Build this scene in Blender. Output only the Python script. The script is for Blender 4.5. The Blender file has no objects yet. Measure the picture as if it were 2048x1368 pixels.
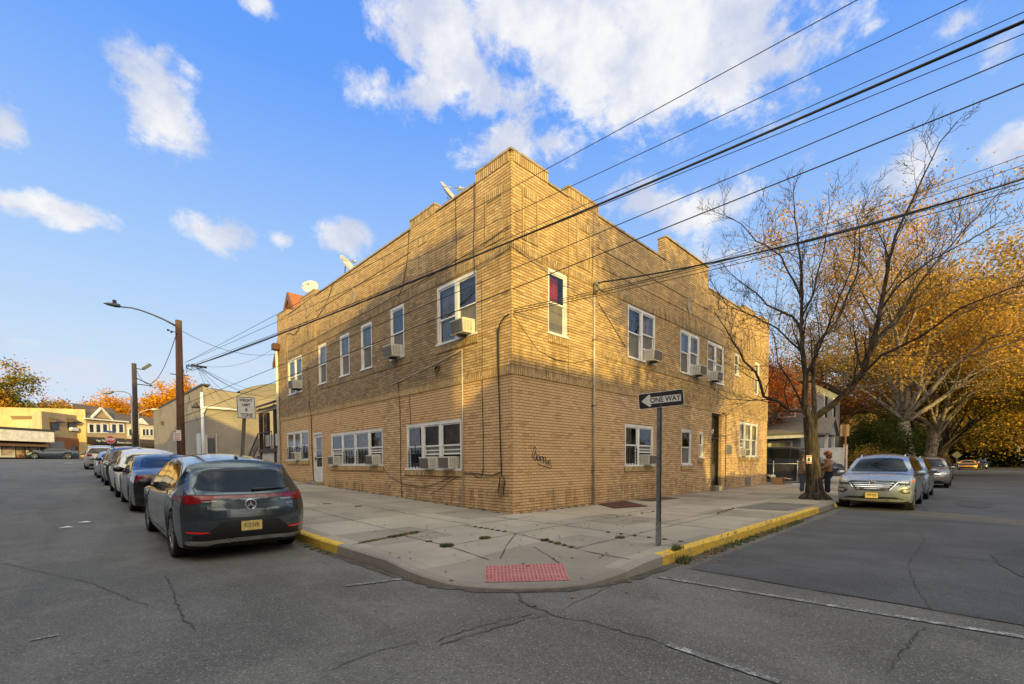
import bpy, bmesh, math, random
from math import sin, cos, pi, radians, sqrt, floor
from mathutils import Vector, Matrix, noise
from mathutils.bvhtree import BVHTree
random.seed(7)
scene = bpy.context.scene
COL = scene.collection
# ------------------------------------------------------------------ camera
FOC = 901.606            # pixels on a 2048 wide frame
CAM = Vector((-7.7034, -7.8522, 1.253))
FWD = Vector((0.6986085, 0.71459151, -0.0361267))
RGT = Vector((0.71492542, -0.69918344, -0.00491552))
UPV = Vector((0.02877178, 0.02239387, 0.99933513))
cam_data = bpy.data.cameras.new('camera')
cam = bpy.data.objects.new('camera', cam_data)
COL.objects.link(cam)
cam.matrix_world = Matrix(((RGT.x, UPV.x, -FWD.x, CAM.x), (RGT.y, UPV.y, -FWD.y, CAM.y),
                           (RGT.z, UPV.z, -FWD.z, CAM.z), (0, 0, 0, 1)))
cam_data.sensor_width = 36.0
cam_data.lens = 36.0 * FOC / 2048
cam_data.shift_y = (958.01 - 684) / 2048
cam_data.clip_start = 0.05
cam_data.clip_end = 3000
scene.camera = cam
def ray(px, py):
    return FWD * FOC + RGT * (px - 1024) + UPV * (958.01 - py)
def hit(px, py, X=None, Y=None, D=None, Z=None):
    d = ray(px, py)
    if X is not None: t = (X - CAM.x) / d.x
    elif Y is not None: t = (Y - CAM.y) / d.y
    elif Z is not None: t = (Z - CAM.z) / d.z
    else: t = D / sqrt(d.x * d.x + d.y * d.y)
    return CAM + d * t
# ------------------------------------------------------------------ node helpers
class NT:
    def __init__(s, nt):
        s.nt = nt; nt.nodes.clear()
    def n(s, typ, ins=None, **kw):
        nd = s.nt.nodes.new('ShaderNode' + typ)
        for k, v in kw.items(): setattr(nd, k, v)
        if ins:
            for k, v in ins.items():
                sock = nd.inputs[k]
                s.put(sock, v)
        return nd
    def put(s, sock, v):
        if isinstance(v, bpy.types.NodeSocket): s.nt.links.new(v, sock)
        elif isinstance(v, bpy.types.Node): s.nt.links.new(v.outputs[0], sock)
        else:
            if isinstance(v, (tuple, list)) and sock.type == 'RGBA' and len(v) == 3: v = (*v, 1)
            sock.default_value = v
    def m(s, op, a, b=None, c=None, clamp=False):
        nd = s.nt.nodes.new('ShaderNodeMath'); nd.operation = op; nd.use_clamp = clamp
        s.put(nd.inputs[0], a)
        if b is not None: s.put(nd.inputs[1], b)
        if c is not None: s.put(nd.inputs[2], c)
        return nd.outputs[0]
    def vm(s, op, a, b=None, out=0):
        nd = s.nt.nodes.new('ShaderNodeVectorMath'); nd.operation = op
        s.put(nd.inputs[0], a)
        if b is not None: s.put(nd.inputs[1], b)
        return nd.outputs[out]
    def mix(s, f, a, b, blend='MIX'):
        nd = s.nt.nodes.new('ShaderNodeMix'); nd.data_type = 'RGBA'; nd.blend_type = blend
        s.put(nd.inputs[0], f); s.put(nd.inputs[6], a); s.put(nd.inputs[7], b)
        return nd.outputs[2]
    def ss(s, v, a, b, lo=0., hi=1.):
        nd = s.nt.nodes.new('ShaderNodeMapRange'); nd.interpolation_type = 'SMOOTHSTEP'
        s.put(nd.inputs[0], v); s.put(nd.inputs[1], a); s.put(nd.inputs[2], b)
        s.put(nd.inputs[3], lo); s.put(nd.inputs[4], hi)
        return nd.outputs[0]
    def noise(s, vec, scale, detail=4, rough=.55, dist=0, out=0):
        nd = s.n('TexNoise', {'Vector': vec, 'Scale': scale, 'Detail': detail, 'Roughness': rough, 'Distortion': dist})
        return nd.outputs[out]
    def xyz(s, x, y, z):
        nd = s.nt.nodes.new('ShaderNodeCombineXYZ')
        s.put(nd.inputs[0], x); s.put(nd.inputs[1], y); s.put(nd.inputs[2], z)
        return nd.outputs[0]
    def sep(s, v):
        nd = s.nt.nodes.new('ShaderNodeSeparateXYZ'); s.put(nd.inputs[0], v)
        return nd.outputs
    def ramp(s, f, stops):
        nd = s.nt.nodes.new('ShaderNodeValToRGB'); s.put(nd.inputs[0], f)
        e = nd.color_ramp.elements
        while len(e) < len(stops): e.new(.5)
        for el, (p, c) in zip(e, stops): el.position = p; el.color = (*c, 1)
        return nd.outputs[0]
    def bump(s, h, strength=.3, dist=.01, normal=None):
        i = {'Height': h, 'Strength': strength, 'Distance': dist}
        if normal is not None: i['Normal'] = normal
        return s.n('Bump', i).outputs[0]
    def bsdf(s, color, rough=.7, normal=None, **kw):
        b = s.n('BsdfPrincipled')
        s.put(b.inputs['Base Color'], color); s.put(b.inputs['Roughness'], rough)
        if normal is not None: s.put(b.inputs['Normal'], normal)
        for k, v in kw.items(): s.put(b.inputs[k.replace('_', ' ')], v)
        o = s.n('OutputMaterial'); s.nt.links.new(b.outputs[0], o.inputs[0])
        return b
    def out(s, sh):
        o = s.n('OutputMaterial'); s.put(o.inputs[0], sh)
def newmat(name):
    m = bpy.data.materials.new(name); m.use_nodes = True
    return m, NT(m.node_tree)
MATS = {}
def mat(name, color, rough=.6, metal=0., var=.12, scale=6., bump=0., coat=0., spec=.5, emit=None):
    """plain procedural material: base colour broken up by noise"""
    if name in MATS: return MATS[name]
    m, t = newmat(name)
    P = t.n('TexCoord').outputs['Object']
    nz = t.noise(P, scale, 5, .6)
    k = t.ss(nz, .25, .75, 1 - var, 1 + var)
    c = t.mix(1., color, t.xyz(k, k, k), 'MULTIPLY')
    nrm = t.bump(t.noise(P, scale * 8, 3), bump, .004) if bump else None
    b = t.bsdf(c, t.ss(nz, .2, .8, max(0, rough - .06), min(1, rough + .06)), nrm)
    b.inputs['Metallic'].default_value = metal
    b.inputs['Coat Weight'].default_value = coat
    b.inputs['Coat Roughness'].default_value = .03
    b.inputs['Specular IOR Level'].default_value = spec
    if emit:
        b.inputs['Emission Color'].default_value = (*emit[0], 1); b.inputs['Emission Strength'].default_value = emit[1]
    MATS[name] = m
    return m
# ------------------------------------------------------------------ objects
def thing(name, label, cat, loc=(0, 0, 0), rz=0, group=None):
    o = bpy.data.objects.new(name, None); COL.objects.link(o)
    o.empty_display_size = .2
    o.location = loc; o.rotation_euler = (0, 0, rz)
    o['label'] = label; o['category'] = cat
    if group: o['group'] = group
    return o
def tag(o, label, cat, group=None):
    o['label'] = label; o['category'] = cat
    if group: o['group'] = group
    return o
class MB:
    """collects geometry; build() links ONE mesh object"""
    def __init__(s): s.v = []; s.f = []; s.mi = []; s.cur = 0; s.sm = []; s.smooth = False
    def add(s, vs, fs):
        o = len(s.v); s.v += [tuple(x) for x in vs]
        for f in fs: s.f.append([i + o for i in f]); s.mi.append(s.cur); s.sm.append(s.smooth)
    def quad(s, a, b, c, d): s.add([a, b, c, d], [(0, 1, 2, 3)])
    def tri(s, a, b, c): s.add([a, b, c], [(0, 1, 2)])
    def poly(s, ps): s.add(ps, [tuple(range(len(ps)))])
    def box(s, x0, x1, y0, y1, z0, z1):
        if x0 > x1: x0, x1 = x1, x0
        if y0 > y1: y0, y1 = y1, y0
        s.add([(x0, y0, z0), (x1, y0, z0), (x1, y1, z0), (x0, y1, z0), (x0, y0, z1), (x1, y0, z1), (x1, y1, z1), (x0, y1, z1)],
              [(0, 3, 2, 1), (4, 5, 6, 7), (0, 1, 5, 4), (1, 2, 6, 5), (2, 3, 7, 6), (3, 0, 4, 7)])
    def obox(s, c, ax, ay, az, hx, hy, hz):
        c, ax, ay, az = Vector(c), Vector(ax) * hx, Vector(ay) * hy, Vector(az) * hz
        s.add([c - ax - ay - az, c + ax - ay - az, c + ax + ay - az, c - ax + ay - az, c - ax - ay + az, c + ax - ay + az, c + ax + ay + az, c - ax + ay + az],
              [(0, 3, 2, 1), (4, 5, 6, 7), (0, 1, 5, 4), (1, 2, 6, 5), (2, 3, 7, 6), (3, 0, 4, 7)])
    def bar(s, a, b, w, h=None, up=(0, 0, 1)):
        a, b = Vector(a), Vector(b); d = b - a; L = d.length
        if L < 1e-6: return
        d /= L; u = Vector(up)
        if abs(d.dot(u)) > .98: u = Vector((1, 0, 0))
        sx = d.cross(u).normalized(); u = sx.cross(d)
        s.obox((a + b) / 2, d, sx, u, L / 2, w / 2, (h or w) / 2)
    def tube(s, pts, r, n=8, cap=True):
        pts = [Vector(p) for p in pts]; k = len(pts)
        rs = r if isinstance(r, (list, tuple)) else [r] * k
        prev = None; vs = []
        for i, p in enumerate(pts):
            d = (pts[min(i + 1, k - 1)] - pts[max(i - 1, 0)])
            d = d.normalized() if d.length > 1e-9 else Vector((0, 0, 1))
            if prev is None:
                u = Vector((0, 0, 1)) if abs(d.z) < .9 else Vector((1, 0, 0))
            else: u = prev
            sx = d.cross(u)
            if sx.length < 1e-6: sx = d.cross(Vector((0, 1, 0)))
            sx.normalize(); u = sx.cross(d).normalized(); prev = u
            for j in range(n):
                a = 2 * pi * j / n
                vs.append(p + (sx * cos(a) + u * sin(a)) * rs[i])
        fs = [(i * n + j, i * n + (j + 1) % n, (i + 1) * n + (j + 1) % n, (i + 1) * n + j) for i in range(k - 1) for j in range(n)]
        if cap: fs += [tuple(range(n - 1, -1, -1)), tuple((k - 1) * n + j for j in range(n))]
        s.add(vs, fs)
    def lathe(s, prof, n=24, M=None, close=False):
        """prof: (radius, height) list round local z"""
        k = len(prof); vs = []
        for r, z in prof:
            for j in range(n):
                a = 2 * pi * j / n; p = Vector((r * cos(a), r * sin(a), z)); vs.append(M @ p if M else p)
        fs = [(i * n + j, i * n + (j + 1) % n, (i + 1) * n + (j + 1) % n, (i + 1) * n + j) for i in range(k - 1) for j in range(n)]
        if close: fs += [tuple(range(n - 1, -1, -1)), tuple((k - 1) * n + j for j in range(n))]
        s.add(vs, fs)
    def sphere(s, c, r, n=12, m=8, sc=(1, 1, 1)):
        c = Vector(c); vs = []
        for i in range(m + 1):
            t = pi * i / m
            for j in range(n):
                a = 2 * pi * j / n
                vs.append(c + Vector((sin(t) * cos(a) * sc[0], sin(t) * sin(a) * sc[1], cos(t) * sc[2])) * r)
        s.add(vs, [(i * n + j, (i + 1) * n + j, (i + 1) * n + (j + 1) % n, i * n + (j + 1) % n) for i in range(m) for j in range(n)])
    def prism(s, poly, a, b):
        """poly: 3-D loop; extruded from +a to +b (vectors)"""
        a, b = Vector(a), Vector(b); n = len(poly)
        vs = [Vector(p) + a for p in poly] + [Vector(p) + b for p in poly]
        s.add(vs, [tuple(range(n - 1, -1, -1)), tuple(range(n, 2 * n))] + [(i, (i + 1) % n, n + (i + 1) % n, n + i) for i in range(n)])
    def mesh(s, name, mats, loc=(0, 0, 0)):
        me = bpy.data.meshes.new(name)
        lx, ly, lz = loc
        me.from_pydata([(x - lx, y - ly, z - lz) for x, y, z in s.v], [], s.f)
        if not isinstance(mats, (list, tuple)): mats = [mats]
        for m in mats: me.materials.append(m)
        me.polygons.foreach_set('material_index', s.mi)
        me.polygons.foreach_set('use_smooth', s.sm)
        me.update()
        return me
    def build(s, name, mats, parent=None, label=None, fix=False, loc=None):
        if not s.v: return None
        root = parent
        while root is not None and root.parent is not None: root = root.parent
        pl = tuple(root.location) if root is not None else (loc or (0, 0, 0))
        me = s.mesh(name, mats, pl)
        if fix:
            bm = bmesh.new(); bm.from_mesh(me); bmesh.ops.recalc_face_normals(bm, faces=bm.faces); bm.to_mesh(me); bm.free()
        o = bpy.data.objects.new(name, me); COL.objects.link(o)
        if parent is not None: o.parent = parent
        elif loc: o.location = loc
        if label: o['label'] = label
        return o
def struct(name, mb, m, fix=False):
    o = mb.build(name, m, fix=fix); o['kind'] = 'structure'; return o
def text_mesh(txt, size, M, mb, depth=0., align='CENTER', sx=1., bold=0.):
    """append flat lettering to mb; M maps text plane (x right, y up) to 3-D"""
    cu = bpy.data.curves.new('lettering', 'FONT'); cu.body = txt; cu.size = size
    cu.align_x = align; cu.align_y = 'CENTER'; cu.resolution_u = 3; cu.offset = bold
    ob = bpy.data.objects.new('lettering', cu); COL.objects.link(ob)
    dg = bpy.context.evaluated_depsgraph_get(); dg.update()
    me = bpy.data.meshes.new_from_object(ob.evaluated_get(dg))
    vs = [M @ Vector((v.co.x * sx, v.co.y, depth)) for v in me.vertices]
    mb.add(vs, [tuple(p.vertices) for p in me.polygons])
    bpy.data.objects.remove(ob); bpy.data.curves.remove(cu); bpy.data.meshes.remove(me)
def frame_M(o, x, y, z=None):
    x, y = Vector(x).normalized(), Vector(y).normalized(); z = Vector(z) if z else x.cross(y)
    return Matrix(((x.x, y.x, z.x, o[0]), (x.y, y.y, z.y, o[1]), (x.z, y.z, z.z, o[2]), (0, 0, 0, 1)))
def gz(x, y):
    """height of the sidewalk level: the left street climbs away from the corner"""
    if y <= 0: return 0.
    s = .03 * y * y / (y + .8) if y < 4 else .03 * y - .02
    return min(s, .03 * 72 - .02) if y > 72 else s
# ------------------------------------------------------------------ sky and sun
SUN_AZ = Vector((-.46, -.89, 0)).normalized()      # horizontal direction towards the sun
SUN_EL = radians(11.0)
world = bpy.data.worlds.new('World'); scene.world = world; world.use_nodes = True
def build_world():
    t = NT(world.node_tree)
    D = t.vm('NORMALIZE', t.n('TexCoord').outputs['Generated'])
    sky = t.n('TexSky'); sky.sky_type = 'NISHITA'; sky.sun_disc = False
    sky.sun_elevation = SUN_EL
    sky.sun_rotation = math.atan2(SUN_AZ.x, SUN_AZ.y)
    sky.altitude = 50; sky.air_density = 1.0; sky.dust_density = .6; sky.ozone_density = 2.0
    X, Y, Z = t.sep(D)
    # clear evening blue deepened away from the horizon, as the polarised photograph shows it
    el = t.m('MAXIMUM', Z, 0.)
    base = t.ramp(el, [(0, SKY[0]), (.18, SKY[1]), (.33, SKY[2]), (.62, SKY[3]), (1, SKY[4])])
    blue = t.mix(.95, t.vm('MULTIPLY', sky.outputs[0], (SKYK, SKYK, SKYK)), base)
    back = t.ss(t.vm('DOT_PRODUCT', D, (-.68, -.70, 0), out=1), -.05, .45)
    haze = t.m('MULTIPLY', t.m('MAXIMUM', t.ss(t.vm('DOT_PRODUCT', D, (-.68, -.70, 0), out=1), -.25, .25), t.ss(Z, .72, .86)), .92)
    blue = t.mix(haze, blue, HAZE)
    # warm hazy brightening round the low sun, strengthened out of view as fill
    s = t.vm('DOT_PRODUCT', D, (SUN_AZ.x * cos(SUN_EL), SUN_AZ.y * cos(SUN_EL), sin(SUN_EL)), out=1)
    glow = t.m('POWER', t.m('MAXIMUM', s, 0.), 2.2)
    glow2 = t.m('POWER', t.m('MAXIMUM', s, 0.), 14.)
    col = t.mix(t.m('MULTIPLY', glow, .85), blue, GLOWA)
    col = t.mix(t.m('MULTIPLY', glow2, .8), col, GLOWB)
    # clouds: billowing noise gathered round a few cumulus centres
    zz = t.m('ADD', t.m('MAXIMUM', Z, 0.), .22)
    pl = t.xyz(t.m('DIVIDE', X, zz), t.m('DIVIDE', Y, zz), 0.)
    n1 = t.noise(t.vm('MULTIPLY', D, (1, 1, 1.5)), 8.5, 10, .64, .25)
    n2 = t.noise(D, 26., 7, .68)
    tot = None
    for px, py, rx, ry, am in CLOUDS:
        d = ray(px, py).normalized()
        # angular radius of the cloud from its width as seen from the corner
        k = 1. / (FOC * sqrt(1 + ((px - 1024) ** 2 + (py - 958) ** 2) / FOC ** 2))
        h = Vector((d.x, d.y, 0)).normalized(); side = Vector((-h.y, h.x, 0)); up = d.cross(side) * -1
        R_ = Matrix((side, up, side.cross(up))).transposed().to_euler()
        mp = t.n('Mapping', vector_type='TEXTURE'); t.put(mp.inputs[0], D); mp.inputs[1].default_value = d; mp.inputs[2].default_value = R_; mp.inputs[3].default_value = (rx * k, ry * k, .4)
        r = t.vm('LENGTH', mp.outputs[0], out=1)
        w = t.m('MULTIPLY_ADD', r, -.62 * am, am, clamp=True)
        tot = w if tot is None else t.m('MAXIMUM', tot, w)
    dens = t.m('ADD', t.m('MULTIPLY', tot, 1.08), t.m('MULTIPLY', t.m('SUBTRACT', n1, .5), 2.0))
    dens = t.m('ADD', dens, t.m('MULTIPLY', t.m('SUBTRACT', n2, .5), .8))
    cov = t.m('MULTIPLY', t.ss(dens, .34, .84), t.ss(tot, .05, .35))
    shade = t.ss(t.noise(t.vm('ADD', D, (.03, .05, -.06)), 9., 6, .6), .35, .68)
    ccol = t.mix(shade, CLD[0], CLD[1])
    # bright cloud added out of view, behind the viewer and overhead, as fill light
    n3 = t.noise(pl, 1.3, 8, .6, .4)
    over = t.ss(Z, .76, .88)
    cov2 = t.m('MULTIPLY', t.ss(n3, .40, .58), t.m('MAXIMUM', t.m('MULTIPLY', back, t.ss(Z, .03, .16)), over))
    col = t.mix(t.m('MULTIPLY', cov2, .95), col, t.mix(over, CLDB_FILL, CLDO_FILL))
    col = t.mix(t.m('MULTIPLY', cov, .95), col, ccol)
    # warm thin cloud lying along the horizon
    n4 = t.noise(t.vm('MULTIPLY', D, (2.2, 2.2, 14)), 2.2, 6, .6)
    low = t.m('MULTIPLY', t.ss(Z, .02, .10), t.ss(Z, .24, .12))
    col = t.mix(t.m('MULTIPLY', t.m('MULTIPLY', low, t.ss(n4, .50, .68)), .75), col, CLDL)
    bg = t.n('Background', {'Color': col, 'Strength': SKY_STRENGTH})
    o = t.n('OutputWorld'); t.put(o.inputs[0], bg)
SKY_STRENGTH = .13
_k = 1 / SKY_STRENGTH
def lin(r, g, b): return tuple(((c / 255) / 12.92 if c / 255 < .04045 else ((c / 255 + .055) / 1.055) ** 2.4) * _k for c in (r, g, b))
SKY = [lin(222, 232, 247), lin(205, 227, 249), lin(174, 210, 255), lin(104, 165, 255), lin(66, 122, 238)]
SKYK = 1.0
GLOWA = tuple(x * 2.0 for x in lin(255, 228, 185)); GLOWB = tuple(x * 3.5 for x in lin(255, 222, 165))
HAZE = lin(160, 183, 207)
CLD = [lin(208, 215, 235), lin(255, 254, 252)]; CLDB_FILL = tuple(x * 3.3 for x in lin(255, 246, 228)); CLDO_FILL = tuple(x * 2.6 for x in lin(250, 250, 236)); CLDL = lin(225, 224, 238)
CLOUDS = [(1300, 90, 300, 150, 1.2), (1130, 20, 250, 110, 1.15), (860, 40, 130, 90, 1.05), (900, 120, 110, 100, .95), (1250, 200, 160, 80, .95), (820, 195, 110, 60, .9), (1480, 150, 160, 100, 1.0),
          (1000, 180, 130, 60, .8), (1180, 215, 90, 70, .85), (1060, 290, 150, 48, 1.0), (1570, 120, 80, 90, .8), (325, 205, 75, 85, .95), (365, 250, 50, 60, .75), (15, 240, 40, 50, .85), (110, 420, 125, 30, .9),
          (20, 400, 55, 22, .8), (445, 470, 75, 38, .92), (680, 478, 55, 38, .95), (570, 480, 45, 22, .7), (1290, 400, 120, 50, .8), (1420, 420, 110, 60, .85),
          (1620, 325, 50, 30, .7), (1830, 340, 65, 65, .95), (2020, 300, 60, 50, .8), (1500, 500, 110, 40, .7), (1900, 60, 80, 36, .65), (520, 10, 40, 22, .75), (1700, 430, 120, 40, .6),
          (1740, 60, 40, 20, .5), (1990, 100, 60, 40, .6), (30, 680, 90, 22, .6)]
build_world()
sun = bpy.data.lights.new('sun', 'SUN'); sun.energy = 5.0; sun.angle = radians(.55); sun.color = (1., .735, .17)
so = bpy.data.objects.new('sun', sun); COL.objects.link(so)
sd = Vector((SUN_AZ.x * cos(SUN_EL), SUN_AZ.y * cos(SUN_EL), sin(SUN_EL)))
so.rotation_euler = sd.to_track_quat('Z', 'Y').to_euler(); so.location = (-20, -40, 30)
scene.view_settings.view_transform = 'Standard'; scene.view_settings.look = 'None'
scene.view_settings.exposure = 0; scene.view_settings.gamma = 1
scene.render.film_transparent = False
scene.cycles.use_denoising = True
scene.cycles.max_bounces = 6; scene.cycles.transparent_max_bounces = 12; scene.cycles.caustics_reflective = False; scene.cycles.caustics_refractive = False
# ------------------------------------------------------------------ ground materials
def asphalt_mat(name, base, blue=0., rough=.85):
    m, t = newmat(name); P = t.n('NewGeometry').outputs['Position']
    big = t.noise(P, .22, 4, .6); mid = t.noise(P, 1.7, 5, .65); sp = t.noise(P, 62., 3, .75); sp2 = t.noise(P, 30., 3, .7)
    c = t.mix(t.ss(big, .3, .7), tuple(b * .78 for b in base), tuple(b * 1.22 for b in base)); c = t.mix(t.ss(t.noise(P, .9, 6, .72), .46, .60, 0, .55), c, tuple(b * 1.32 for b in base))
    c = t.mix(t.ss(mid, .30, .46, .55, 0.), c, tuple(b * .58 for b in base))
    # tyre-polished lanes and stains stretched along the road
    st = t.noise(t.vm('MULTIPLY', P, (1.4, .16, 1)), 1.3, 4, .6)
    c = t.mix(t.ss(st, .48, .68, 0., .5), c, tuple(b * .66 for b in base))
    v = t.n('TexVoronoi', {'Vector': t.vm('MULTIPLY', P, (5.5, 5.5, 0)), 'Scale': 1.0, 'Randomness': 1.}).outputs['Distance']
    c = t.mix(t.m('MULTIPLY', t.ss(v, .16, .05), t.ss(t.noise(P, 2.3, 2), .50, .62)), c, tuple(b * .45 for b in base))
    c = t.mix(t.ss(sp2, .60, .70, 0, .35), c, tuple(b * 1.7 for b in base)); c = t.mix(t.ss(sp2, .40, .30, 0, .45), c, tuple(b * .5 for b in base)); c = t.mix(t.ss(sp, .57, .67, 0, .62), c, tuple(min(.5, b * 3.2 + .04) for b in base))
    c = t.mix(t.ss(sp, .46, .34, 0, .75), c, tuple(b * .35 for b in base))
    h = t.m('ADD', sp, t.m('MULTIPLY', sp2, .5))
    t.bsdf(c, rough, t.bump(h, .55, .006), Specular_IOR_Level=.35)
    return m
M_ASPH = asphalt_mat('old_asphalt', (.120, .115, .104))
M_ASPH2 = asphalt_mat('newer_asphalt', (.076, .0775, .081))
def concrete_mat(name, base):
    m, t = newmat(name); P = t.n('NewGeometry').outputs['Position']
    x, y, z = t.sep(P)
    # slab to slab tone
    cell = t.n('TexWhiteNoise', {'Vector': t.xyz(t.m('FLOOR', t.m('DIVIDE', t.m('ADD', x, 60.7), 1.52)), t.m('FLOOR', t.m('DIVIDE', t.m('ADD', y, 60.86), 1.52)), 0.)}, noise_dimensions='3D').outputs[0]
    big = t.noise(P, .55, 5, .65); mid = t.noise(P, 4.5, 5, .7); sp = t.noise(P, 120., 2, .7)
    k = t.m('ADD', t.ss(cell, 0, 1, .80, 1.12), t.ss(big, .3, .7, -.14, .12))
    c = t.mix(1., base, t.xyz(k, k, k), 'MULTIPLY')
    c = t.mix(t.ss(mid, .60, .76, 0, .42), c, tuple(b * .55 for b in base))
    c = t.mix(t.ss(sp, .58, .75, 0, .4), c, tuple(min(.6, b * 1.5) for b in base))
    c = t.mix(t.ss(sp, .42, .28, 0, .55), c, tuple(b * .45 for b in base))
    t.bsdf(c, .88, t.bump(t.m('ADD', sp, t.m('MULTIPLY', mid, 1.5)), .3, .006), Specular_IOR_Level=.3)
    return m
M_CONC = concrete_mat('weathered_concrete', (.315, .282, .228))
M_CONCNEW = concrete_mat('newer_concrete', (.36, .318, .262))
def paint_mat(name, col, wear=.5, under=(.1, .095, .085)):
    m, t = newmat(name); P = t.n('NewGeometry').outputs['Position']
    n = t.noise(P, 9., 6, .75); f = t.noise(P, 60., 3, .7)
    k = t.m('ADD', t.m('MULTIPLY', n, .7), t.m('MULTIPLY', f, .5))
    c = t.mix(t.ss(k, wear - .07, wear + .07), under, col)
    t.bsdf(c, .75, t.bump(f, .3, .004))
    return m
M_YEL = paint_mat('yellow_curb_paint', (.66, .42, .035), .535, (.25, .20, .12))
M_LINE = paint_mat('worn_white_road_paint', (.46, .46, .44), .655, (.12, .116, .108))
M_CURB = concrete_mat('curb_concrete', (.27, .245, .21))
M_CRACK = mat('crack_dirt', (.056, .052, .046), .95, var=.5, scale=3)
# ------------------------------------------------------------------ road, sidewalk, kerb
CX, CY = -4.80, -4.97                      # kerb faces of the left and right streets
RAD = 1.95
CC = (CX + RAD, CY + RAD)
def grid_sheet(mb, xs, ys, zf):
    n = len(ys); o = [(x, y, zf(x, y)) for x in xs for y in ys]
    mb.add(o, [(i * n + j, (i + 1) * n + j, (i + 1) * n + j + 1, i * n + j + 1) for i in range(len(xs) - 1) for j in range(n - 1)])
def road_z(x, y): return gz(x, y) - .15
mb = MB()
ysr = [-900, -300, -100, -40, -20, -10, -5, -2, 0] + [i * .5 for i in range(1, 9)] + [6, 8, 12, 16, 24, 40, 60, 71, 72, 74, 80, 120, 300, 900]
grid_sheet(mb, [-900, -200, -60, -25, -15, -10, -7.5, CX - .02, 0, 20, 60, 200, 900], ysr, road_z)
struct('ground', mb, M_ASPH)
mb = MB(); mb.quad((-1.95, -16.5, -.146), (300, -16.5, -.146), (300, CY - .3, -.146), (-1.95, CY - .3, -.146)); struct('road', mb, M_ASPH2)
def arc_pts(r, n=28):
    return [(CC[0] + r * cos(a), CC[1] + r * sin(a)) for a in [pi + (pi / 2) * i / n for i in range(n + 1)]]
RAMP = Vector((-3.85, -4.02))
def side_z(x, y):
    d = (Vector((x, y)) - RAMP)
    u = d.dot(Vector((-.707, -.707))); v = d.dot(Vector((.707, -.707)))
    dip = .115 * max(0, min(1, (u + 1.25) / 1.25)) * max(0, 1 - max(0, abs(v) - .75) / 1.0)
    return gz(x, y) - dip
# kerb: polyline along the left street, round the corner, along the right street
def kerb_line():
    ys = [70, 50, 40, 30, 24, 20, 16, 13, 10, 8, 6, 5, 4, 3, 2, 1.5, 1, .5, 0, -.5, -1, -1.5, -2, -2.5]
    L = [(CX, y) for y in ys if y > CC[1] + .1]
    A = arc_pts(RAD, 28)
    R = [(CC[0] + d, CY) for d in (.3, .8, 1.4, 2, 3, 4, 5, 6, 8, 9.6, 12, 16, 20, 24, 30, 45, 60)]
    return L + A + R
KL = kerb_line()
def kerb_norm(i):
    a = Vector(KL[max(0, i - 1)]); b = Vector(KL[min(len(KL) - 1, i + 1)]); d = (b - a).normalized()
    return Vector((d.y, -d.x)) * -1     # towards the sidewalk
def kerb_seg(mb, test):
    prof = [(0., -.17), (.012, -.02), (.035, 0.), (.15, .002), (.15, -.17)]
    rows = []
    for i, (x, y) in enumerate(KL):
        n = kerb_norm(i); z = side_z(x, y)
        wob = .006 * noise.noise((x * 1.3, y * 1.3, 0))
        rows.append([(x + n.x * (o + wob), y + n.y * (o + wob), (max(z + h + wob, road_z(x, y) + .02) if h > -.1 else road_z(x, y) - .03)) for o, h in prof])
    for i in range(len(KL) - 1):
        mx, my = (KL[i][0] + KL[i + 1][0]) / 2, (KL[i][1] + KL[i + 1][1]) / 2
        if test(mx, my):
            for j in range(4): mb.quad(rows[i][j], rows[i][j + 1], rows[i + 1][j + 1], rows[i + 1][j])
yl = lambda x, y: (x < CX + .02 and -1.05 < y < 3.0) or (y < CY + .02 and -1.75 < x < 7.0)
mb = MB(); kerb_seg(mb, lambda x, y: not yl(x, y)); struct('kerb', mb, M_CURB, True)
mb = MB(); kerb_seg(mb, yl); struct('yellow_kerb', mb, M_YEL, True)
# sidewalk surface
mb = MB()
inner = [(KL[i][0] + kerb_norm(i).x * .15, KL[i][1] + kerb_norm(i).y * .15) for i in range(len(KL))]
iL = [p for p in inner if p[1] > CC[1]]; iA = [p for p in inner if p[1] <= CC[1] and p[0] <= CC[0]]; iR = [p for p in inner if p[0] > CC[0]]
def strip(a, b, n=10):
    for k in range(len(a) - 1):
        for j in range(n):
            f0, f1 = j / n, (j + 1) / n
            P = lambda p, q, f: (lambda x, y: (x, y, side_z(x, y)))(p[0] + (q[0] - p[0]) * f, p[1] + (q[1] - p[1]) * f)
            mb.quad(P(a[k], b[k], f0), P(a[k + 1], b[k + 1], f0), P(a[k + 1], b[k + 1], f1), P(a[k], b[k], f1))
iL = [p for p in inner if p[1] > CC[1] + .05] + [(CX + .15, CC[1])]; iR = [(CC[0], CY + .15)] + [p for p in inner if p[0] > CC[0] + .05]
iA = [(CC[0] + (RAD - .15) * cos(a), CC[1] + (RAD - .15) * sin(a)) for a in [pi + pi / 2 * i / 28 for i in range(29)]]
strip(iL, [(CC[0], p[1]) for p in iL], 6)
strip([(CC[0], p[1]) for p in iL], [(.02, p[1]) for p in iL], 5)
strip(iA, [CC] * len(iA), 10)
strip(iR, [(p[0], CC[1]) for p in iR], 6)
iR2 = [(.02, CC[1])] + [(p[0], CC[1]) for p in iR if p[0] > .1]
strip(iR2, [(p[0], 1.2 if p[0] > 19.4 else .02) for p in iR2], 5)
struct('sidewalk', mb, M_CONC, True)
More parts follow.
